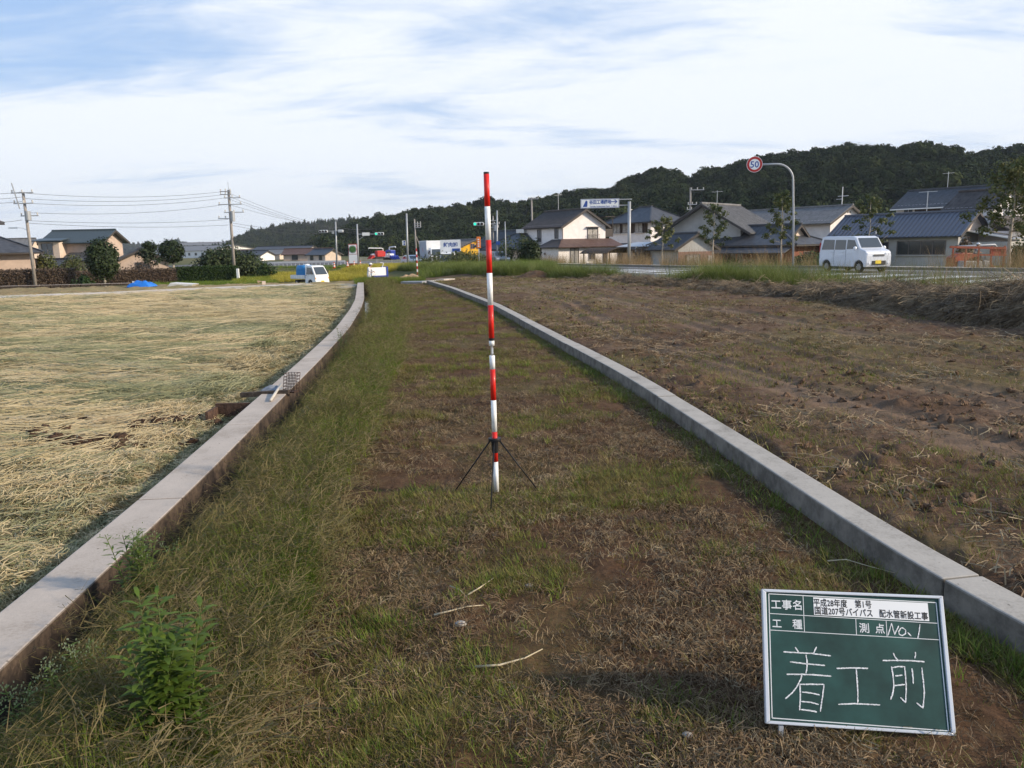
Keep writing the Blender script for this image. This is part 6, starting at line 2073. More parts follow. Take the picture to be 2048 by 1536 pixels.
def wheel(parent, x, y, r, w, name='wheel'):
    b_ = MB(); s_ = 1 if y > 0 else -1
    prof = [(r * .62, -w / 2), (r * .93, -w / 2), (r, -w * .36), (r, w * .36), (r * .93, w / 2), (r * .62, w / 2)]
    n = 28; vs = []; fs = []
    for i in range(n):
        a = 2 * PI * i / n
        for rr_, yy in prof: vs.append((x + rr_ * math.cos(a), y + yy, r + rr_ * math.sin(a)))
    m = len(prof)
    for i in range(n):
        j = (i + 1) % n
        for k in range(m): fs.append((i * m + k, i * m + (k + 1) % m, j * m + (k + 1) % m, j * m + k))
    b_.add(vs, fs); wo = b_.build(name, M_black, parent, smooth_=True)
    b_ = MB(); b_.tube([(x, y - w * .3, r), (x, y + w * .3, r)], r * .60, 22); b_.tube([(x, y - w * .42, r), (x, y + w * .42, r)], r * .16, 12)
    for k in range(8):
        a = 2 * PI * k / 8; b_.bar((x, y + s_ * w * .36, r), (x + r * .58 * math.cos(a), y + s_ * w * .36, r + r * .58 * math.sin(a)), .05, .03, up=(0, 1, 0))
    b_.build('rim', M_rim, wo)
    return wo


def body_profile(profile, W, arches, zsplit=0.95, taper=.90, ztop=1.75):
    """car body: side profile polygon in x,z (front at +x) with wheel arches, narrowing above the waist"""
    b_ = MB(); n = len(profile)
    def half(z): return W / 2 * (1 if z < zsplit else 1 - (1 - taper) * (z - zsplit) / (ztop - zsplit))
    vs = [(x, -half(z), z) for x, z in profile] + [(x, half(z), z) for x, z in profile]
    fs = [tuple(range(n)), tuple(range(2 * n - 1, n - 1, -1))] + [(i, i + n, (i + 1) % n + n, (i + 1) % n) for i in range(n)]
    return b_.add(vs, fs)


def arch(cx, r, z0, k=7):
    return [(cx - r * math.cos(PI * i / k), z0 + r * math.sin(PI * i / k)) for i in range(k + 1)]


# --- boxy kei van on the road, heading right (towards the camera side)
def kei_van(loc, rz):
    t = thing('van', 'boxy silver white van driving to the right along the road', 'van', loc, rz)
    L, Wd = 3.4, 1.475
    lo = .26
    pr = [(-1.66, lo)] + arch(-1.12, .33, lo) + arch(1.18, .33, lo) + [(1.66, lo), (1.70, .45), (1.69, .80), (1.64, .98), (1.56, 1.05), (1.30, 1.13), (1.19, 1.18), (.86, 1.66), (.66, 1.74), (-1.3, 1.76), (-1.55, 1.72), (-1.63, 1.5), (-1.69, .9), (-1.70, .5)]
    o = body_profile(pr, Wd, None).build('body', M_vanp, t, bevel=.045, seg=3)
    wy = lambda z: Wd / 2 * (1 if z < .95 else 1 - .10 * (z - .95) / .8) + .004
    for s_ in (-1, 1):
        for nm, q_ in (('side_window', [(-1.52, 1.10), (-.62, 1.10), (-.62, 1.58), (-1.42, 1.60)]), ('side_window', [(-.54, 1.10), (.22, 1.10), (.22, 1.57), (-.54, 1.58)]), ('side_window', [(.30, 1.12), (1.08, 1.14), (.80, 1.55), (.30, 1.58)])):
            b_ = MB(); b_.add([(x, s_ * (wy(z)), z) for x, z in q_] + [(x, s_ * (wy(z) - .02), z) for x, z in q_], [(0, 1, 2, 3), (7, 6, 5, 4), (0, 4, 5, 1), (1, 5, 6, 2), (2, 6, 7, 3), (3, 7, 4, 0)]); b_.build(nm, M_carglass, t)
        for x in (.26, -.58):
            b_ = MB(); b_.bar((x, s_ * (wy(.8)), .36), (x, s_ * (wy(1.1)), 1.08), .012, .006); b_.build('door_gap', M_dark, t)
        for x in (.05, -.75):
            b_ = MB(); b_.bar((x - .09, s_ * (Wd / 2 + .02), .98), (x + .09, s_ * (Wd / 2 + .02), .98), .03); b_.build('door_handle', M_vanp, t)
        b_ = MB(); b_.sphere((1.05, s_ * (Wd / 2 + .12), 1.16), .11, 10, 8, (.6, 1, .9)); b_.build('mirror', M_vanp, t, smooth_=True)
        b_ = MB(); b_.box((1.645, s_ * .53, .84), (.10, .34, .20)); b_.build('headlight', M_lamp, t, bevel=.03)
        b_ = MB(); b_.tube([(1.70, s_ * .56, .46), (1.715, s_ * .56, .46)], .06, 12); b_.build('fog_lamp', M_lamp, t)
        b_ = MB(); b_.box((-1.68, s_ * .66, 1.2), (.06, .1, .5)); b_.build('tail_light', M_red, t)
        for x in (-1.12, 1.18):
            wheel(t, x, s_ * (Wd / 2 - .085), .275, .15)
            b_ = MB(); b_.box((x, s_ * (Wd / 2 - .14), .42), (.66, .2, .30)); b_.build('wheel_well', M_dark, t)
    # windscreen lies on the slanted panel
    b_ = MB(); A, B_ = (1.19, 1.19), (.875, 1.648)
    b_.add([(A[0] + .012, -.60, A[1] + .012), (A[0] + .012, .60, A[1] + .012), (B_[0] + .012, .57, B_[1] + .005), (B_[0] + .012, -.57, B_[1] + .005)], [(0, 1, 2, 3)]); b_.build('windscreen', M_carglass, t)
    b_ = MB(); b_.box((1.70, 0, .82), (.03, .62, .10)); b_.build('grille', M_dark, t)
    b_ = MB(); b_.box((1.715, 0, .855), (.02, .66, .022)); b_.box((1.715, 0, .79), (.02, .66, .015)); b_.build('grille_bar', M_rim, t)
    b_ = MB(); b_.box((1.705, 0, .46), (.03, .80, .20)); b_.build('bumper_intake', M_dark, t, bevel=.01)
    b_ = MB(); b_.box((1.722, -.05, .50), (.012, .33, .165)); b_.build('number_plate', M_plate, t)
    b_ = MB(); b_.box((0, 0, .24), (3.1, 1.1, .08)); b_.build('underbody', M_dark, t)
    return t


pv_ = BX(1712, 38.3, 540)
van = kei_van((pv_.x + .30, 39.3, float(road_z(39)) + .004), rad(90 - 163))

# --- light truck with a blue tank on its bed
def kei_truck(loc, rz):
    t = thing('light_truck', 'small white flatbed truck carrying a blue wrapped tank by the rice field', 'truck', loc, rz)
    Wd = 1.475; lo = .28
    pr = [(.30, lo), (.42, lo)] + arch(.98, .32, lo) + [(1.62, lo), (1.68, .36), (1.69, .62), (1.66, .96), (1.24, 1.66), (1.10, 1.74), (.50, 1.77), (.34, 1.72), (.30, 1.5)]
    body_profile(pr, Wd, None, taper=.86).build('cab', M_whitep, t, bevel=.04, seg=3)
    wy = lambda z: Wd / 2 * (1 if z < .95 else 1 - .14 * (z - .95) / .8) + .004
    for s_ in (-1, 1):
        q_ = [(.48, 1.04), (1.42, 1.04), (1.16, 1.58), (.52, 1.62)]
        b_ = MB(); b_.add([(x, s_ * wy(z), z) for x, z in q_] + [(x, s_ * (wy(z) - .02), z) for x, z in q_], [(0, 1, 2, 3), (7, 6, 5, 4), (0, 4, 5, 1), (1, 5, 6, 2), (2, 6, 7, 3), (3, 7, 4, 0)]); b_.build('side_window', M_carglass, t)
        b_ = MB(); b_.bar((1.34, s_ * (Wd / 2), 1.08), (1.42, s_ * (Wd / 2 + .14), 1.14), .03); b_.box((1.40, s_ * (Wd / 2 + .14), 1.20), (.05, .12, .22)); b_.build('mirror', M_dark, t)
        b_ = MB(); b_.box((1.665, s_ * .55, .72), (.05, .22, .13)); b_.build('headlight', M_lamp, t, bevel=.02)
        b_ = MB(); b_.box((1.66, s_ * .69, .70), (.06, .07, .12)); b_.build('indicator', M_amber, t)
        b_ = MB(); b_.bar((.40, s_ * (Wd / 2 + .004), .95), (.56, s_ * (Wd / 2 + .004), .95), .03); b_.build('door_handle', M_dark, t)
        for x in (-.92, .98): wheel(t, x, s_ * (Wd / 2 - .10), .27, .15)
        b_ = MB(); b_.box((-.72, s_ * (Wd / 2 - .02), .82), (1.94, .035, .30)); b_.build('side_gate', M_whitep, t)
        b_ = MB()
        for k in range(6): b_.box((-1.5 + k * .32, s_ * (Wd / 2 + .005), .82), (.03, .03, .28))
        b_.build('gate_rib', M_whitep, t)
    b_ = MB(); b_.add([(1.672, -.60, 1.02), (1.672, .60, 1.02), (1.262, .54, 1.64), (1.262, -.54, 1.64)], [(0, 1, 2, 3)]); b_.build('windscreen', M_carglass, t)
    b_ = MB(); b_.box((1.70, 0, .40), (.08, 1.42, .18)); b_.build('bumper', M_whitep, t, bevel=.02)
    b_ = MB(); b_.box((1.745, 0, .42), (.012, .33, .15)); b_.build('number_plate', M_plate, t)
    b_ = MB(); b_.box((-.72, 0, .66), (1.98, Wd - .06, .05)); b_.build('bed_floor', M_whitep, t)
    b_ = MB(); b_.box((-1.69, 0, .82), (.035, Wd - .02, .30)); b_.build('tail_gate', M_whitep, t)
    b_ = MB(); b_.box((-.6, 0, .45), (2.0, .7, .16)); b_.build('chassis', M_dark, t)
    b_ = MB(); b_.tube([(.26, -.6, .9), (.26, -.6, 1.75), (.26, .6, 1.75), (.26, .6, .9)], .02, 6); b_.build('guard_frame', M_whitep, t)
    return t


Yt = 67.0
pt_ = BX(636, Yt, 570)
tr_rz = rad(-38)
truck = kei_truck((pt_.x - .9, Yt + .9, pt_.z + .02), tr_rz)
T_ = Matrix.Translation(truck.location) @ Matrix.Rotation(tr_rz, 4, 'Z')
tk = thing('water_tank', 'blue sheeted tank with a white lid riding on the truck bed', 'tank', T_ @ Vector((-.55, 0, .69)), tr_rz)
b_ = MB(); V = []
n = 20; m = 9
for i in range(m):
    z = 1.1 * i / (m - 1)
    for k in range(n):
        a = 2 * PI * k / n; c_, s_ = math.cos(a), math.sin(a)
        q_ = (abs(c_) ** 3.5 + abs(s_) ** 3.5) ** (-1 / 3.5)
        sh = 1 - .16 * max(0, (z - .85) / .25) ** 2 + .03 * math.sin(k * 2.3 + i)
        V.append((.72 * c_ * q_ * sh, .64 * s_ * q_ * sh, z))
F = [(i * n + k, i * n + (k + 1) % n, (i + 1) * n + (k + 1) % n, (i + 1) * n + k) for i in range(m - 1) for k in range(n)] + [tuple(range(n - 1, -1, -1)), tuple((m - 1) * n + k for k in range(n))]
b_.add(V, F).build('sheeting', M_tank, tk, smooth_=True)
b_ = MB(); b_.tube([(0.2, 0, 1.08), (.2, 0, 1.2)], .28, 14); b_.build('lid', M_signw, tk)
b_ = MB()
for y in (-.3, .3): b_.tube([(-.74, y, .1), (-.68, y, 1.08), (.68, y, 1.10), (.75, y, .1)], .018, 5)
b_.build('rope', M_black, tk)


# --- box trucks in the distance
def box_truck(label, loc, rz, bodym, sidem, Lb=5.2, Wb=2.1, Hb=2.3, mark=None):
    t = thing('box_truck', label, 'truck', loc, rz)
    pr = [(2.6, .5), (4.3, .5), (4.42, .7), (4.40, 1.35), (4.05, 2.25), (3.85, 2.38), (2.6, 2.38)]
    body_profile(pr, 1.95, None, zsplit=1.3, taper=.9, ztop=2.4).build('cab', M_whitep, t, bevel=.06, seg=3)
    b_ = MB(); b_.add([(4.42, -.82, 1.38), (4.42, .82, 1.38), (4.09, .76, 2.2), (4.09, -.76, 2.2)], [(0, 1, 2, 3)]); b_.build('windscreen', M_carglass, t)
    b_ = MB(); b_.box((2.35 - Lb / 2, 0, .95 + Hb / 2), (Lb, Wb, Hb)); bx_ = b_.build('cargo_box', bodym, t, bevel=.03)
    for s_ in (-1, 1):
        b_ = MB(); b_.box((2.35 - Lb / 2, s_ * (Wb / 2 + .01), .95 + Hb / 2), (Lb * .96, .02, Hb * .94)); pn = b_.build('side_panel', sidem, bx_)
        b_ = MB(); b_.box((3.55, s_ * .955, 1.75), (.9, .03, .6)); b_.build('side_window', M_carglass, t)
        b_ = MB(); b_.box((4.42, s_ * .75, .95), (.05, .3, .2)); b_.build('headlight', M_lamp, t)
        b_ = MB(); b_.bar((4.1, s_ * 1.0, 2.0), (4.3, s_ * 1.2, 1.9), .04); b_.box((4.3, s_ * 1.2, 1.7), (.08, .16, .36)); b_.build('mirror', M_dark, t)
        for x in (-1.4, 3.5): wheel(t, x, s_ * .85, .40, .22)
        if mark:
            for (dx, dz_, dl, m_) in mark:
                b_ = MB(); b_.bar((2.35 - Lb / 2 + dx - dl, s_ * (Wb / 2 + .026), .95 + Hb / 2 + dz_ + dl * 1.2), (2.35 - Lb / 2 + dx + dl, s_ * (Wb / 2 + .026), .95 + Hb / 2 + dz_ - dl * 1.2), .12, .01, up=(0, 1, 0)); b_.build('marking', m_, pn)
    b_ = MB(); b_.box((.9, 0, .65), (6.4, .9, .25)); b_.build('chassis', M_dark, t)
    b_ = MB(); b_.box((4.45, 0, .55), (.12, 1.9, .25)); b_.build('bumper', M_whitep, t)
    return t


M_greypanel = mat('grey_panel', (.33, .38, .44), rough=.5, var=.05)
M_lbpanel = mat('pale_blue_panel', (.62, .70, .78), rough=.5, var=.04)
M_mgreen = mat('stripe_green', (.04, .15, .12), rough=.5, var=0)
p = BX(858, 108, 525)
box_truck('white box truck with grey side and dark stripes at the junction', (p.x + .2, 109, p.z), rad(-72), M_whitep, M_greypanel, 4.6, 2.2, 2.4, [(-1.5, .6, .2, M_mgreen), (0, 0, .22, M_red), (1.4, -.6, .2, M_mgreen)])
p = BX(897, 100, 525)
t = box_truck('white light truck with blue lettering panel facing the camera', (p.x + .2, 103, p.z - .7), rad(-93), M_whitep, M_lbpanel, 3.2, 2.3, 2.0, None)
b_ = MB(); b_.box((2.35, .2, 3.0), (.06, 2.6, 1.9)); hb = b_.build('headboard', M_whitep, t)
text_mesh('鮮肉卸', .62, M_blue, 'lettering', .012, hb, Matrix.Translation((2.39, -.72, 3.1)) @ Matrix.Rotation(PI / 2, 4, 'Z') @ Matrix.Rotation(PI / 2, 4, 'X'), 'LEFT')
b_ = MB(); b_.box((2.39, .9, 2.65), (.02, 1.0, .4)); b_.build('blue_panel', M_blue, hb)


# --- passenger cars
M_gpaint = mat('grey_car_paint', (0.22, 0.23, 0.24), rough=.3, var=0, coat=.4)


def car(label, loc, rz, m, sc=1.0):
    t = thing('car', label, 'car', loc, rz)
    lo = .24
    pr = [(-2.0, lo)] + arch(-1.25, .36, lo) + arch(1.3, .36, lo) + [(2.0, lo), (2.1, .5), (2.02, .78), (1.2, .95), (.55, 1.38), (.2, 1.48), (-.9, 1.48), (-1.5, 1.3), (-1.95, .95), (-2.08, .6)]
    body_profile(pr, 1.68, None, .85, .80, 1.5).build('body', m, t, bevel=.06, seg=3)
    wy = lambda z: .84 * (1 - .2 * max(0, z - .85) / .65) + .006
    for s_ in (-1, 1):
        for q_ in ([(-1.55, .98), (-.25, .98), (-.25, 1.36), (-1.1, 1.36)], [(-.17, .98), (1.0, .98), (.45, 1.34), (-.17, 1.36)]):
            b_ = MB(); b_.add([(x, s_ * wy(z), z) for x, z in q_], [(0, 1, 2, 3)]); b_.build('side_window', M_carglass, t)
        b_ = MB(); b_.box((2.03, s_ * .62, .66), (.08, .34, .16)); b_.build('headlight', M_lamp, t, bevel=.02)
        for x in (-1.25, 1.3): wheel(t, x, s_ * .74, .30, .19)
    b_ = MB(); b_.add([(1.20, -.70, .97), (1.20, .70, .97), (.58, .62, 1.385), (.58, -.62, 1.385)], [(0, 1, 2, 3)]); b_.build('windscreen', M_carglass, t)
    b_ = MB(); b_.box((2.08, 0, .5), (.04, .9, .16)); b_.build('grille', M_dark, t)
    return t


p = BX(824, 112, 530); car('silver car waiting behind the plain grey pole', (p.x, 112, p.z), rad(-60), M_vanp)
p = BX(998, 92, 528); car('grey car partly hidden by weeds right of the survey pole', (p.x, 92, gz(p.x, 92) + .15), rad(-75), M_gpaint)


# --- harvesters
def harvester(name, label, loc, rz, mm, acc, sc=1.0):
    t = thing(name, label, 'harvester', loc, rz)
    for s_ in (-1, 1):
        b_ = MB(); pr = [(-1.3, .05), (1.0, .05), (1.25, .3), (1.0, .5), (-1.3, .5), (-1.5, .28)]
        b_.prism(pr, 'y', s_ * .65 - .2, s_ * .65 + .2); b_.build('track', M_black, t, bevel=.03)
    b_ = MB(); b_.prism([(-1.6, .55), (.5, .55), (.6, 1.9), (-.9, 2.0), (-1.7, 1.6)], 'y', -.2, .95); b_.build('grain_tank', mm, t, bevel=.06)
    b_ = MB(); b_.prism([(-1.5, .55), (.6, .55), (.4, 1.25), (-1.4, 1.3)], 'y', -.95, -.22); b_.build('engine_cover', acc, t, bevel=.05)
    b_ = MB(); b_.prism([(.6, .5), (1.3, .5), (1.4, 1.2), (.65, 1.3)], 'y', -.9, .1); b_.build('driver_stand', acc, t, bevel=.04)
    b_ = MB(); b_.box((.3, -.5, 1.45), (.45, .45, .35)); b_.build('seat', M_dark, t, bevel=.05)
    for k in range(5):
        y = -.8 + k * .4
        b_ = MB(); b_.prism([(1.3, .35), (2.4, .08), (2.45, .14), (1.4, 1.0)], 'y', y - .035, y + .035); b_.build('crop_divider', mm, t)
    b_ = MB(); b_.box((1.45, 0, .6), (.3, 1.85, .5)); b_.build('cutter_head', mm, t, bevel=.03)
    b_ = MB(); b_.tube([(-1.2, .6, 1.7), (-1.2, .6, 2.35), (-.9, .5, 2.5), (2.2, -.1, 2.62), (2.35, -.12, 2.4)], .11, 10); b_.build('unloading_auger', acc if mm is M_mor else M_whitep, t, smooth_=True)
    b_ = MB(); b_.tube([(1.1, -.4, 1.2), (1.1, -.4, 1.7)], .02, 6); b_.build('control_column', M_dark, t)
    t.scale = (sc,) * 3
    return t


p = BX(756, 116, 528); harvester('harvester', 'red and white harvester machine in front of the wire fence', (p.x, 116, p.z + 1.0), rad(-140), M_mred, M_whitep, .62)
p = BX(781, 118, 528); harvester('harvester', 'deep blue and white machine right of the red one', (p.x, 118, p.z + .8), rad(-50), M_mblue, M_whitep, .75)
p = BX(1956, 58, 525)
harvester('harvester', 'orange red combine harvester with long horizontal pipe on the right', (p.x + .3, 59.5, p.z + .1), rad(8), M_mor, M_galv, .85)
b_ = MB(); a = R(1900, 494, 57); c = R(1985, 497, 57); c2 = R(2010, 505, 57)
t = thing('railing', 'rust red steel rails standing in front of the right-hand harvester', 'frame', (a.x, 57, gz(a.x, 57)))
z0 = t.location.z
MB().bar((0, 0, a.z - z0), (c2.x - a.x, 0, c.z - z0), .14, .16).build('top_rail', M_mor, t)
MB().bar((.3, 0, a.z - z0 - .55), (c2.x - a.x + .1, 0, c.z - z0 - .5), .12, .12).build('lower_rail', M_mor, t)
for k in range(5):
    x = .25 + k * (c2.x - a.x - .3) / 4; MB().bar((x, 0, -.2), (x, 0, a.z - z0), .09).build('upright', M_mor, t)
b_ = MB(); b_.box((c2.x - a.x - .4, .2, a.z - z0 - .35), (1.0, .4, .55)); b_.build('end_box', M_mor, t, bevel=.03)

# blue and white cart in front
p = BX(752, 62.0, 560)
t = thing('cart', 'white panelled cart with blue ends standing in the rice field', 'cart', (p.x, 64, p.z), rad(38))
top = R(752, 533, 64).z - p.z
b_ = MB(); b_.box((0, 0, top - .40), (1.45, .06, .66)); b_.build('side_panel', M_signw, t)
b_ = MB(); b_.box((0, .5, top - .5), (1.1, .9, .7)); b_.build('body', M_whitep, t, bevel=.03)
b_ = MB(); b_.box((.66, .4, top - .45), (.12, 1.0, .85)); b_.box((0, -.02, top - .80), (1.2, .1, .14)); b_.build('end_board', M_mblue, t)
for x in (-.4, .45):
    for y in (.1, .9): wheel(t, x, y, .28, .12)
b_ = MB(); b_.tube([(.35, .2, top - .1), (.5, .2, top + .25), (.2, .2, top + .3)], .03, 6); b_.build('handle', M_whitep, t)


# ------------------------------------------------------------------ people
M_skin = mat('skin', (0.50, 0.30, 0.21), rough=.6, var=0)
M_shirt = mat('white_shirt', (0.66, 0.65, 0.66), rough=.85, var=.06)
M_trous = mat('pale_trousers', (0.42, 0.38, 0.36), rough=.9, var=.1)
M_gshirt = mat('grey_shirt', (0.30, 0.32, 0.34), rough=.9, var=.1)
M_dtrous = mat('dark_trousers', (0.06, 0.06, 0.075), rough=.9, var=.1)
M_hat = mat('white_hat', (0.74, 0.73, 0.70), rough=.8, var=.05)
M_hair = mat('hair', (0.02, 0.017, 0.015), rough=.7, var=0)


def person(label, loc, rz, J, shirt, trous, hat=True):
    """one continuous skinned body. J: dict of joints"""
    t = thing('person', label, 'person', loc, rz)
    names_ = ['pelvis', 'waist', 'chest', 'neck', 'head', 'shL', 'elL', 'haL', 'shR', 'elR', 'haR', 'hipL', 'knL', 'anL', 'toL', 'hipR', 'knR', 'anR', 'toR', 'crown', 'fiL', 'fiR']
    rads = dict(pelvis=.145, waist=.13, chest=.15, neck=.06, head=.105, crown=.085, shL=.075, elL=.05, haL=.035, fiL=.022, shR=.075, elR=.05, haR=.035, fiR=.022, hipL=.10, knL=.065, anL=.045, toL=.04, hipR=.10, knR=.065, anR=.045, toR=.04)
    E_ = [('pelvis', 'waist'), ('waist', 'chest'), ('chest', 'neck'), ('neck', 'head'), ('head', 'crown'), ('chest', 'shL'), ('shL', 'elL'), ('elL', 'haL'), ('haL', 'fiL'), ('chest', 'shR'), ('shR', 'elR'), ('elR', 'haR'), ('haR', 'fiR'),
          ('pelvis', 'hipL'), ('hipL', 'knL'), ('knL', 'anL'), ('anL', 'toL'), ('pelvis', 'hipR'), ('hipR', 'knR'), ('knR', 'anR'), ('anR', 'toR')]
    me = bpy.data.meshes.new('body'); me.from_pydata([J[k] for k in names_], [(names_.index(a), names_.index(c)) for a, c in E_], [])
    o = bpy.data.objects.new('body', me); COL.objects.link(o)
    md = o.modifiers.new('skin', 'SKIN'); md.use_smooth_shade = True
    for i, k in enumerate(names_):
        sv = me.skin_vertices[0].data[i]; sv.radius = (rads[k], rads[k] * (.8 if k in ('chest', 'waist', 'pelvis') else 1)); sv.use_root = (k == 'pelvis')
    o.modifiers.new('sub', 'SUBSURF').levels = 2
    bpy.context.view_layer.update()
    m2 = bpy.data.meshes.new_from_object(o.evaluated_get(bpy.context.evaluated_depsgraph_get()))
    bpy.data.objects.remove(o)
    m2.materials.clear()
    for m in (shirt, trous, M_skin, M_black): m2.materials.append(m)
    JV = {k: Vector(J[k]) for k in names_}
    for pl in m2.polygons:
        c = pl.center; k = min(names_, key=lambda n_: (JV[n_] - c).length - rads[n_] * .5)
        pl.material_index = 2 if k in ('head', 'crown', 'neck', 'haL', 'haR', 'fiL', 'fiR') else 3 if k in ('toL', 'toR') else 1 if k in ('pelvis', 'hipL', 'hipR', 'knL', 'knR', 'anL', 'anR') else 0
        pl.use_smooth = True
    m2.name = 'body'
    ob = bpy.data.objects.new('body', m2); COL.objects.link(ob); ob.parent = t
    hd = JV['head'].lerp(JV['crown'], .5)
    b_ = MB(); f = Vector((math.sin(0), -1, 0))
    b_.sphere(hd + Vector((0, -.12, -.01)), .022, 6, 5, (.8, 1.2, 1.4)); b_.build('nose', M_skin, t, smooth_=True)
    b_ = MB(); b_.sphere(hd + Vector((.035, -.10, .03)), .012, 6, 4); b_.sphere(hd + Vector((-.035, -.10, .03)), .012, 6, 4); b_.build('eyes', M_black, t)
    b_ = MB(); b_.sphere(hd + Vector((0, .02, .035)), .118, 12, 8, (1, 1, .95)); b_.build('hair', M_hair, t, smooth_=True)
    if hat:
        b_ = MB(); b_.sphere(hd + Vector((0, .0, .07)), .13, 14, 8, (1, 1, .8)); b_.tube([hd + Vector((0, -.03, .06)), hd + Vector((0, -.03, .075))], [.20, .19], 18); b_.build('hat', M_hat, t, smooth_=True)
    return t


STAND = dict(pelvis=(0, 0, .90), waist=(0, -.03, 1.05), chest=(0, -.10, 1.25), neck=(0, -.16, 1.38), head=(0, -.20, 1.48), crown=(0, -.21, 1.57), shL=(.18, -.10, 1.30), elL=(.24, -.22, 1.06), haL=(.16, -.42, .98), fiL=(.12, -.50, .97),
             shR=(-.18, -.10, 1.30), elR=(-.25, -.20, 1.06), haR=(-.18, -.40, .95), fiR=(-.15, -.48, .94), hipL=(.10, 0, .84), knL=(.11, -.05, .46), anL=(.12, .03, .09), toL=(.13, -.12, .04),
             hipR=(-.10, 0, .84), knR=(-.12, .0, .46), anR=(-.13, .06, .09), toR=(-.15, -.09, .04))
p = BX(738, 61, 560)
person('person in white clothes and a white hat bending over beside the cart', (p.x, 61, p.z), rad(70), STAND, M_shirt, M_shirt)
SIT = dict(STAND)
SIT.update(knL=(.12, -.42, .80), anL=(.12, -.44, .42), toL=(.12, -.58, .38), knR=(-.12, -.42, .80), anR=(-.12, -.44, .42), toR=(-.12, -.58, .38))
p = R(1953, 493, 58)
person('person in grey shirt and white cap riding on the orange red harvester', (p.x, 58.2, p.z - 1.42), rad(60), SIT, M_gshirt, M_dtrous)
# ================================================================== FOREGROUND THINGS
# --- survey pole: position from its foot, lean from its top
foot = GP(993, 990); Yp = foot.y
zb = foot.z
topp = R(972.5, 344, Yp)
base = Vector((foot.x, Yp, zb))
pdir = (topp - base)
M_pred = mat('pole_red', (0.62, 0.022, 0.014), rough=.4, var=.12, nscale=35, coat=.1)
M_pwhite = mat('pole_white', (0.80, 0.80, 0.78), rough=.4, var=.09, nscale=35, coat=.1)
M_pblack = mat('pole_black', (0.012, 0.012, 0.013), rough=.5, var=0)
M_steel = mat('pole_steel', (0.42, 0.42, 0.42), rough=.3, metal=.8, var=.1, nscale=30)
S = thing('ranging_pole', 'tall red and white banded survey pole standing in the mown verge', 'survey pole', base)
def at_t(py):
    # parameter along the pole for an image row
    lo, hi = -.05, 1.05
    for _ in range(40):
        m = (lo + hi) / 2; q_ = base + pdir * m - Vector((0, 0, EYE))
        # project
        c = cam.matrix_world.inverted() @ (base + pdir * m)
        y = 768 - FPX * c.y / -c.z
        if y > py: lo = m
        else: hi = m
    return lo
bands = [(983, 923, 'w'), (923, 863, 'r'), (863, 800, 'w'), (800, 738, 'r'), (738, 711, 'w'), (691, 681, 'w'), (676, 610, 'r'), (610, 546, 'w'), (546, 480, 'r'), (480, 413, 'w'), (413, 348, 'r')]
for a, c, k in bands:
    MB().tube([pdir * at_t(a), pdir * at_t(c)], .0168, 24).build('band', M_pwhite if k == 'w' else M_pred, S, smooth_=False)
for o in S.children:
    for pl in o.data.polygons: pl.use_smooth = len(pl.vertices) == 4
MB().tube([pdir * at_t(995), pdir * at_t(989), pdir * at_t(983)], [.003, .012, .0165], 16).build('tip', M_pblack, S)
MB().tube([pdir * at_t(712), pdir * at_t(690)], .0085, 16).build('screw_joint', M_steel, S)
MB().tube([pdir * at_t(681), pdir * at_t(676)], .0178, 24).build('collar', M_pblack, S)
MB().tube([pdir * at_t(348), pdir * at_t(344)], .0165, 24).build('cap', M_pblack, S)
b_ = MB(); c = pdir * at_t(701); b_.box((c.x + .004, c.y - .0095, c.z), (.010, .002, .036)); b_.build('label_tag', M_pwhite, S)

# --- tripod holding it
T = thing('tripod', 'small black tripod stand clamped around the survey pole', 'tripod', base)
rc = pdir * at_t(878)
b_ = MB(); b_.tube([rc + Vector((0, 0, -.010)), rc + Vector((0, 0, .008))], .040, 32); b_.build('ring_plate', M_pblack, T, bevel=.003)
ds = pdir * at_t(905)
b_ = MB(); b_.tube([rc + Vector((0, 0, -.012)), rc.lerp(ds, .5), ds], [.024, .021, .0185], 20); b_.build('sleeve', M_pblack, T)
for px, py in ((907, 983), (1080, 983), (981, 1026)):
    f_ = GP(px, py) - base
    dirv = Vector((f_.x - rc.x, f_.y - rc.y, 0)).normalized()
    a_ = rc + dirv * .030 + Vector((0, 0, -.012))
    b_ = MB(); b_.tube([a_, f_ + Vector((0, 0, -.01))], [.0048, .0042], 10); lg = b_.build('leg', M_pblack, T, smooth_=True)
    b_ = MB(); b_.tube([a_ + Vector((-.011 * dirv.y, .011 * dirv.x, 0)), a_ - Vector((-.011 * dirv.y, .011 * dirv.x, 0))], .008, 10); b_.build('hinge', M_pblack, lg)
    b_ = MB(); b_.sphere(f_ + Vector((0, 0, .002)), .008, 10, 6); b_.build('foot', M_pblack, lg)

# --- chalk board leaning back on its prop
def cray(px, py, depth):
    r = ray(px, py)
    return Vector((0, 0, EYE)) + r * (depth / (r.dot(Vector((0, math.cos(PITCH), -math.sin(PITCH))))))
s_ = 1.0
BL, BR, TL, TR = cray(1531, 1447, 2.50), cray(1911, 1472, 2.50 * (361 / 381) ** .15), cray(1523, 1178, 2.635), cray(1884, 1192, 2.62)
org = (BL + (TL + BR - TR)) / 2
ex = (BR - BL + TR - TL).normalized()
ey = ((TL - BL) + (TR - BR)); ey = (ey - ex * ey.dot(ex)).normalized()
ez = ex.cross(ey)
if ez.y > 0: ez = -ez
org = BL.copy()
Mb = Matrix(((ex.x, ey.x, ex.cross(ey).x, org.x), (ex.y, ey.y, ex.cross(ey).y, org.y), (ex.z, ey.z, ex.cross(ey).z, org.z), (0, 0, 0, 1)))
Mi = Mb.inverted()
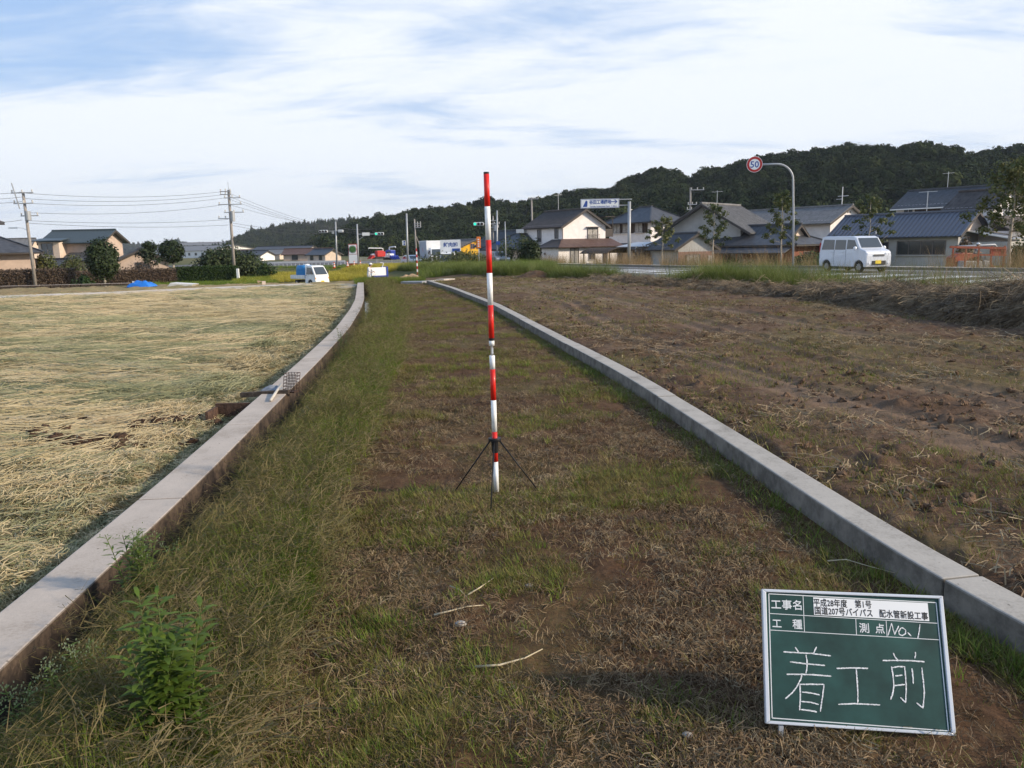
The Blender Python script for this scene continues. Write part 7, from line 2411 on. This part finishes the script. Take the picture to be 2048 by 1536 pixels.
def onb(px, py):
    o_ = Mi @ Vector((0, 0, EYE)); r = Mi.to_3x3() @ ray(px, py)
    k = -o_.z / r.z
    return (o_.x + r.x * k, o_.y + r.y * k)
M_board = mat('board_green', (0.015, 0.056, 0.048), rough=.55, var=.30, nscale=5, spec=.3)
M_bframe = mat('board_frame', (0.62, 0.64, 0.66), rough=.35, metal=.2, var=.04)
M_bline = mat('board_line', (0.72, 0.73, 0.72), rough=.7, var=.05)
M_chalk = mat('chalk', (0.82, 0.84, 0.82), rough=1.0, var=.25, nscale=160, bump=.4, bscale=300)
M_ink = mat('black_ink', (0.012, 0.012, 0.012), rough=.6, var=0)
M_stick = mat('sticker_white', (0.78, 0.78, 0.76), rough=.6, var=.02)
Bd = thing('chalkboard', 'green construction notice board with white frame, sticker and chalk writing', 'board')
Bd.matrix_world = Mb
def cp(cx, cy): return onb(1480 + cx * 480 / 2048, 1150 + cy * 480 / 2048)
C = {k: Vector((*onb(*v), 0)) for k, v in dict(bl=(1531, 1447), br=(1911, 1472), tl=(1523, 1178), tr=(1884, 1192)).items()}
def inset(c, d):
    cen = sum((v for v in C.values()), Vector()) / 4
    return c + (cen - c).normalized() * d
order = ['bl', 'br', 'tr', 'tl']
out4 = [C[k] for k in order]
in4 = [inset(C[k], .0165) for k in order]
def loft(mb, A4, z0, z1):
    vs = [(p.x, p.y, z0) for p in A4] + [(p.x, p.y, z1) for p in A4]
    mb.add(vs, [(0, 1, 2, 3), (7, 6, 5, 4), (0, 4, 5, 1), (1, 5, 6, 2), (2, 6, 7, 3), (3, 7, 4, 0)])
b_ = MB(); loft(b_, in4, -.007, .0); b_.build('panel', M_board, Bd)
for k in range(4):
    a, c, ci, ai = out4[k], out4[(k + 1) % 4], in4[(k + 1) % 4], in4[k]
    b_ = MB(); loft(b_, [a, c, ci, ai], -.010, .007); b_.build('frame_bar', M_bframe, Bd, bevel=.0022)
ZL = .0008
def seg(mb, p, q_, w, z=ZL):
    p, q_ = Vector((*p, 0)), Vector((*q_, 0)); d_ = (q_ - p).normalized(); n_ = Vector((-d_.y, d_.x, 0)) * w / 2
    mb.add([tuple(p - n_ + Vector((0, 0, z))), tuple(q_ - n_ + Vector((0, 0, z))), tuple(q_ + n_ + Vector((0, 0, z))), tuple(p + n_ + Vector((0, 0, z)))], [(0, 1, 2, 3)])
b_ = MB()
# outer printed border and the form lines
for a, c in (((245, 160), (1672, 236)), ((1672, 236), (1778, 1330)), ((1778, 1330), (274, 1220)), ((274, 1220), (245, 160))): seg(b_, cp(*a), cp(*c), .0028)
for a, c in (((247, 328), (1684, 412)), ((251, 469), (1697, 553)), ((537, 178), (550, 486)), ((987, 374), (993, 509)), ((1246, 390), (1254, 524))): seg(b_, cp(*a), cp(*c), .0020)
b_.build('form_lines', M_bline, Bd)
st = [cp(623, 190), cp(1600, 240), cp(1614, 394), cp(632, 340)]
b_ = MB(); b_.add([(x, y, .0012) for x, y in st] + [(x, y, .0003) for x, y in st], [(0, 1, 2, 3), (0, 4, 5, 1), (1, 5, 6, 2), (2, 6, 7, 3), (3, 7, 4, 0)]); b_.build('sticker', M_stick, Bd)
def tline(s, a, c, hpx, m, name, z, bold):
    """text along the line a->c (crop coordinates of its baseline), hpx = letter height in crop px"""
    A, B_ = Vector((*cp(*a), z)), Vector((*cp(*c), z)); d_ = B_ - A
    up_ = Vector((*cp(a[0], a[1] - hpx), z)) - A
    ang_ = math.atan2(d_.y, d_.x)
    Mt = Matrix.Translation(A) @ Matrix.Rotation(ang_, 4, 'Z')
    o = text_mesh(s, up_.length * 1.12, m, name, 0.0, Bd, Mt, 'LEFT', width=d_.length)
    # heavier print: the same glyphs joined again a hair's breadth aside
    bm = bmesh.new(); bm.from_mesh(o.data); bm2 = o.data.copy()
    for k, (dx_, dy_) in enumerate(((bold, 0), (0, bold), (bold, bold))):
        bm2.transform(Matrix.Translation((dx_ if k == 0 else (0 if k == 1 else 0), dy_ if k == 1 else (bold if k == 2 else 0), .00006)))
        bm.from_mesh(bm2)
    bm.to_mesh(o.data); bm.free(); bpy.data.meshes.remove(bm2)
    return o
tline('工事名', (262, 283), (520, 293), 78, M_bline, 'lettering', .0009, .0006)
tline('工', (272, 443), (348, 447), 74, M_bline, 'lettering', .0009, .0006)
tline('種', (446, 452), (527, 457), 78, M_bline, 'lettering', .0009, .0006)
tline('測', (1016, 484), (1098, 488), 78, M_bline, 'lettering', .0009, .0006)
tline('点', (1152, 490), (1230, 494), 78, M_bline, 'lettering', .0009, .0006)
tline('平成28年度', (625, 262), (910, 274), 64, M_ink, 'lettering', .0016, .0006)
tline('第1号', (978, 275), (1118, 282), 64, M_ink, 'lettering', .0016, .0006)
tline('国道207号バイパス', (634, 330), (1125, 355), 64, M_ink, 'lettering', .0016, .0006)
tline('配水管新設工事', (1186, 355), (1600, 382), 64, M_ink, 'lettering', .0016, .0006)
def chalk(pts, w=.0040):
    # hand drawn stroke, slightly uneven width, tapering
    P_ = [Vector((*cp(*p), 0)) for p in pts]
    den_ = []
    for a, c in zip(P_[:-1], P_[1:]):
        n = max(3, int((c - a).length / .004))
        den_ += [a.lerp(c, i / n) for i in range(n)]
    den_.append(P_[-1])
    b_ = MB(); vs = []; n = len(den_)
    for i, p in enumerate(den_):
        d_ = (den_[min(i + 1, n - 1)] - den_[max(i - 1, 0)]).normalized(); nn = Vector((-d_.y, d_.x, 0))
        ww = w * (.75 + .5 * rr()) / 2 * (.6 if i in (0, n - 1) else 1)
        j_ = nn * random.gauss(0, .00025)
        vs += [p + nn * ww + j_ + Vector((0, 0, .0011)), p - nn * ww + j_ + Vector((0, 0, .0011))]
    b_.add(vs, [(2 * i, 2 * i + 1, 2 * i + 3, 2 * i + 2) for i in range(n - 1)])
    return b_.build('chalk_stroke', M_chalk, Bd)
for s in ([(470, 615), (500, 660)], [(652, 612), (622, 677)], [(370, 655), (480, 663), (600, 668), (775, 690)], [(425, 741), (560, 757), (725, 772)], [(563, 680), (572, 745), (570, 800), (562, 840)],
          [(397, 847), (520, 847), (640, 852), (778, 864)], [(530, 840), (518, 890), (480, 960), (440, 1010), (385, 1056)], [(512, 925), (514, 1050), (508, 1155)], [(512, 933), (600, 932), (716, 934), (706, 1020), (684, 1166)],
          [(527, 998), (600, 1006), (678, 1022)], [(520, 1078), (600, 1086), (672, 1104)], [(515, 1147), (590, 1156), (656, 1168)],
          [(822, 797), (950, 793), (1092, 796)], [(990, 800), (998, 900), (1004, 1000), (1004, 1098)], [(836, 1103), (960, 1098), (1080, 1102), (1195, 1108)],
          [(1306, 665), (1322, 700), (1348, 729)], [(1494, 657), (1497, 685), (1490, 712)], [(1216, 729), (1350, 729), (1480, 732), (1574, 740)],
          [(1292, 780), (1305, 860), (1312, 950), (1300, 1020), (1284, 1062)], [(1300, 790), (1340, 782), (1404, 782), (1412, 870), (1418, 960), (1412, 1088), (1368, 1045)], [(1322, 860), (1355, 858), (1385, 853)], [(1312, 944), (1360, 940), (1408, 934)],
          [(1466, 797), (1474, 860), (1478, 928)], [(1550, 790), (1562, 900), (1572, 1000), (1560, 1135), (1506, 1090)]):
    chalk(s)
for s in ([(1262, 517), (1292, 412), (1318, 508), (1354, 434)], [(1372, 452), (1354, 480), (1358, 508), (1384, 517), (1412, 500), (1412, 470), (1390, 452), (1372, 452)], [(1430, 490), (1460, 522)], [(1534, 420), (1528, 480), (1515, 540)]):
    chalk(s, .0034)
# prop legs behind the board
w_b = (C['br'] - C['bl']).length; h_b = (C['tl'] - C['bl']).length
for x in (.12, w_b - .12):
    top_w = Mb @ Vector((x, h_b * .86, -.012))
    ft = Vector((top_w.x + .02, top_w.y + .20, gz(top_w.x, top_w.y + .2) - .02))
    b_ = MB(); a_ = Mi @ top_w; c_ = Mi @ ft; b_.bar(a_, c_, .014, .014); b_.build('prop_leg', M_bframe, Bd)
for x in (.05, w_b - .05):
    lw = Mb @ Vector((x, -.004, -.002))
    b_ = MB(); b_.bar(Mi @ lw, Mi @ Vector((lw.x, lw.y, -.03)), .014, .010); b_.build('foot_stake', M_bframe, Bd)

# --- sluice fittings on the left wall
M_rust = mat('rust', (0.075, 0.044, 0.031), rough=.95, var=.35, nscale=25, bump=.4, bscale=60)
M_oldwood = mat('old_wood', (0.075, 0.058, 0.045), rough=.95, var=.3, nscale=18, bump=.5, bscale=50)
M_cloth = mat('grey_cloth', (0.20, 0.22, 0.25), rough=.9, var=.2, nscale=20)
M_pvc = mat('old_pipe', (0.50, 0.46, 0.40), rough=.6, var=.15, nscale=20)
a, c = on_z(482, 790, .085), on_z(578, 784, .115)
b_ = MB(); b_.bar(a, c, .05, .05); tag(b_.build('wooden_bar', M_oldwood, None, bevel=.004), 'dark wooden bar lying across the pale wall at the sluice', 'bar')
a = on_z(470, 828, .0); wx = float(wallx(a.y))
Yg = on_z(560, 800, .1).y
b_ = MB(); b_.box((float(wallx(Yg)) - .20, Yg - .0, -.02), (.36, .03, .20)); b_.box((float(wallx(Yg)) - .37, Yg - .13, -.03), (.03, .28, .16))
tag(b_.build('sluice_plate', M_rust, None, bevel=.003), 'rusty metal sluice plate standing against the field side of the wall', 'plate')
# wire crate
P0 = on_z(575, 787, WALL_Z); 
K = thing('wire_basket', 'rusty wire basket standing on the pale wall', 'basket', (P0.x, P0.y + .04, WALL_Z), rad(-12))
wv_, dv_, hv_ = .13, .10, .20
lean = .03
b_ = MB()
for i in range(5):
    x = -wv_ / 2 + wv_ * i / 4
    for y in (0, dv_): b_.tube([(x, y, .0), (x + lean, y, hv_)], .0030, 5)
for j in range(7):
    z = hv_ * j / 6; xo = lean * j / 6
    for y in (0, dv_): b_.tube([(-wv_ / 2 + xo, y, z), (wv_ / 2 + xo, y, z)], .0030, 5)
    for x in (-wv_ / 2 + xo, wv_ / 2 + xo): b_.tube([(x, 0, z), (x, dv_, z)], .0030, 5)
b_.build('wire_mesh', M_rust, K)
b_ = MB(); b_.box((0, dv_ / 2, .006), (wv_, dv_, .008)); b_.build('bottom_plate', M_rust, K)
a, c = on_z(541, 801, WALL_Z + .015), on_z(562, 769, WALL_Z + .05)
tag(MB().tube([a, c], .014, 12).build('pipe_piece', M_pvc, None, smooth_=True), 'short pale pipe lying diagonally on the wall beside the basket', 'pipe')
p = on_z(546, 779, .1)
n = 18; V = []
for i in range(n):
    for j in range(n):
        u, v = i / (n - 1), j / (n - 1); e = min(u, 1 - u, v, 1 - v) * 2
        V.append(((u - .5) * .2, (v - .5) * .16, .055 * e ** .6 * (.6 + .8 * float(fbm(u, v, 4, 3, 2)))))
o = raw_mesh('cloth_lump', V, [(i * n + j, i * n + j + 1, (i + 1) * n + j + 1, (i + 1) * n + j) for i in range(n - 1) for j in range(n - 1)], M_cloth)
o.location = (float(wallx(p.y)) + .06, p.y, WALL_Z - .004); tag(o, 'crumpled grey cloth on the wall beside the rusty basket', 'cloth')

# --- leafy weeds in the tall band: individual plants
M_wstem = mat('weed_stem', (.10, .13, .04), rough=.7, var=.1)
G_weed = leafmat('weed_leaves', [(0.055, 0.10, 0.012), (0.095, 0.15, 0.020), (0.14, 0.20, 0.033), (0.19, 0.24, 0.055)], trans=.3, nscale=12)
G_flower = leafmat('weed_buds', [(0.16, 0.20, 0.09), (0.24, 0.28, 0.14), (0.34, 0.37, 0.22)], trans=.3, nscale=30)
def weed(label, px, py, h, stems, leafL, buds=0, lean=.15, zoff=0.0):
    p = on_z(px, py, .0); p.z = 0.0
    t = thing('weed_plant', label, 'weed', p, 0, 'leafy weeds growing in the tall grass by the ditch')
    V, F, Vb, Fb = [], [], [], []
    sm = MB()
    for s in range(stems):
        a = ru(0, 6.28); hh = h * ru(.7, 1.0); l = lean * hh * ru(.3, 1.3)
        x0, y0 = ru(-.05, .05), ru(-.05, .05)
        pts = [Vector((x0 + math.cos(a) * l * (i / 5) ** 1.5, y0 + math.sin(a) * l * (i / 5) ** 1.5, hh * i / 5 - .02)) for i in range(6)]
        sm.tube(pts, [.0035 * (1 - .6 * i / 5) for i in range(6)], 5)
        nl = int(34 * h / .4)
        for k in range(nl):
            t_ = .12 + .88 * k / nl; i = min(4, int(t_ * 5)); q_ = pts[i].lerp(pts[i + 1], t_ * 5 - i)
            an = k * 2.4 + ru(-.3, .3); L = leafL * (1.05 - .55 * t_) * ru(.7, 1.1)
            o = len(V); el = ru(.15, .8)
            dx, dy = math.cos(an), math.sin(an); w_ = L * .13
            for (s2, ww, dz2) in ((0, .2, 0), (.35, 1, el * .35), (.7, .8, el * .5), (1, .08, el * .42)):
                for sg in (-1, 1): V.append((q_.x + dx * L * s2 - sg * dy * w_ * ww, q_.y + dy * L * s2 + sg * dx * w_ * ww, q_.z + L * dz2))
            for m_ in range(3): F.append((o + 2 * m_, o + 2 * m_ + 1, o + 2 * m_ + 3, o + 2 * m_ + 2))
        for k in range(buds):
            t_ = ru(.62, 1.0); i = min(4, int(t_ * 5)); q_ = pts[i].lerp(pts[i + 1], min(1, t_ * 5 - i))
            an = ru(0, 6.28); L = ru(.02, .075) * (1.35 - t_)
            c_ = q_ + Vector((math.cos(an) * L, math.sin(an) * L, L * .8)); sz = .0022
            o = len(Vb); Vb += [c_ + Vector((-sz, 0, -sz)), c_ + Vector((sz, 0, -sz)), c_ + Vector((sz, .002, sz * 1.6)), c_ + Vector((-sz, .002, sz * 1.6))]; Fb.append((o, o + 1, o + 2, o + 3))
    sm.build('stem', M_wstem, t)
    o = raw_mesh('leaves', V, F, G_weed); o.parent = t
    if Fb:
        o = raw_mesh('buds', [tuple(v) for v in Vb], Fb, G_flower); o.parent = t; o['kind'] = 'stuff'
    return t
weed('tall leafy weed with bright tip at the very bottom of the photo', 350, 1530, .58, 11, .13)
weed('weed with pale buds between the wall and the grass at lower left', 152, 1420, .30, 3, .06, 45)
weed('small budding weed at the far lower left corner', 40, 1480, .24, 3, .05, 35)
weed('bushy green weed leaning over the pale wall edge', 290, 1215, .42, 11, .075, 10)
weed('weed beside the pale wall just beyond the bushy one', 345, 1160, .22, 4, .05, 6)
weed('second stem of leafy weed below the tall one', 415, 1530, .28, 5, .09)
weed('dry yellowing weed overhanging the wall near its bend', 686, 705, .42, 4, .08, 10)
# --- loose twigs on the verge
def twig(label, pts, r=.0045, m=None):
    P_ = [on_z(px, py, .02 + .006 * (i % 2)) for i, (px, py) in enumerate(pts)]
    o = MB().tube(P_, [r * (1 - .7 * i / (len(P_) - 1)) for i in range(len(P_))], 6).build('twig', m or M_twig, None, smooth_=True)
    return tag(o, label, 'twig', 'pale dry stalks lying on the verge')
M_twig = mat('dry_twig', (.50, .42, .28), rough=.9, var=.2, nscale=30)
twig('long pale stalk lying flat nearest the bottom centre', [(950, 1334), (1000, 1330), (1050, 1316), (1085, 1298)], .0055)
twig('pale bent stalk left of centre on the bare soil', [(868, 1230), (900, 1222), (935, 1213), (968, 1210)], .005)
twig('short forked stalk above the bent stalk', [(935, 1190), (960, 1175), (987, 1156)], .0045)
twig('thin stalk meeting the forked one', [(900, 1172), (920, 1180), (942, 1203)], .003)
twig('thin pale stalk beside the foot of the kerb', [(1655, 1122), (1692, 1119), (1740, 1133), (1790, 1146)], .0035)
M_stone = mat('pebble', (.36, .33, .29), rough=.9, var=.2, nscale=30)
for px, py, r_, lb in ((921, 1248, .022, 'rounded grey pebble near the bent stalk'), (1058, 1172, .018, 'small light pebble right of the forked stalk'), (1375, 1470, .015, 'grey pebble at the bottom near the chalk board')):
    p = on_z(px, py, .008); b_ = MB(); b_.sphere((0, 0, 0), r_, 12, 8, (1.2, .9, .6), jit=.12)
    tag(b_.build('pebble', M_stone, None, smooth_=True, loc=p), lb, 'pebble', 'pebbles on the verge')
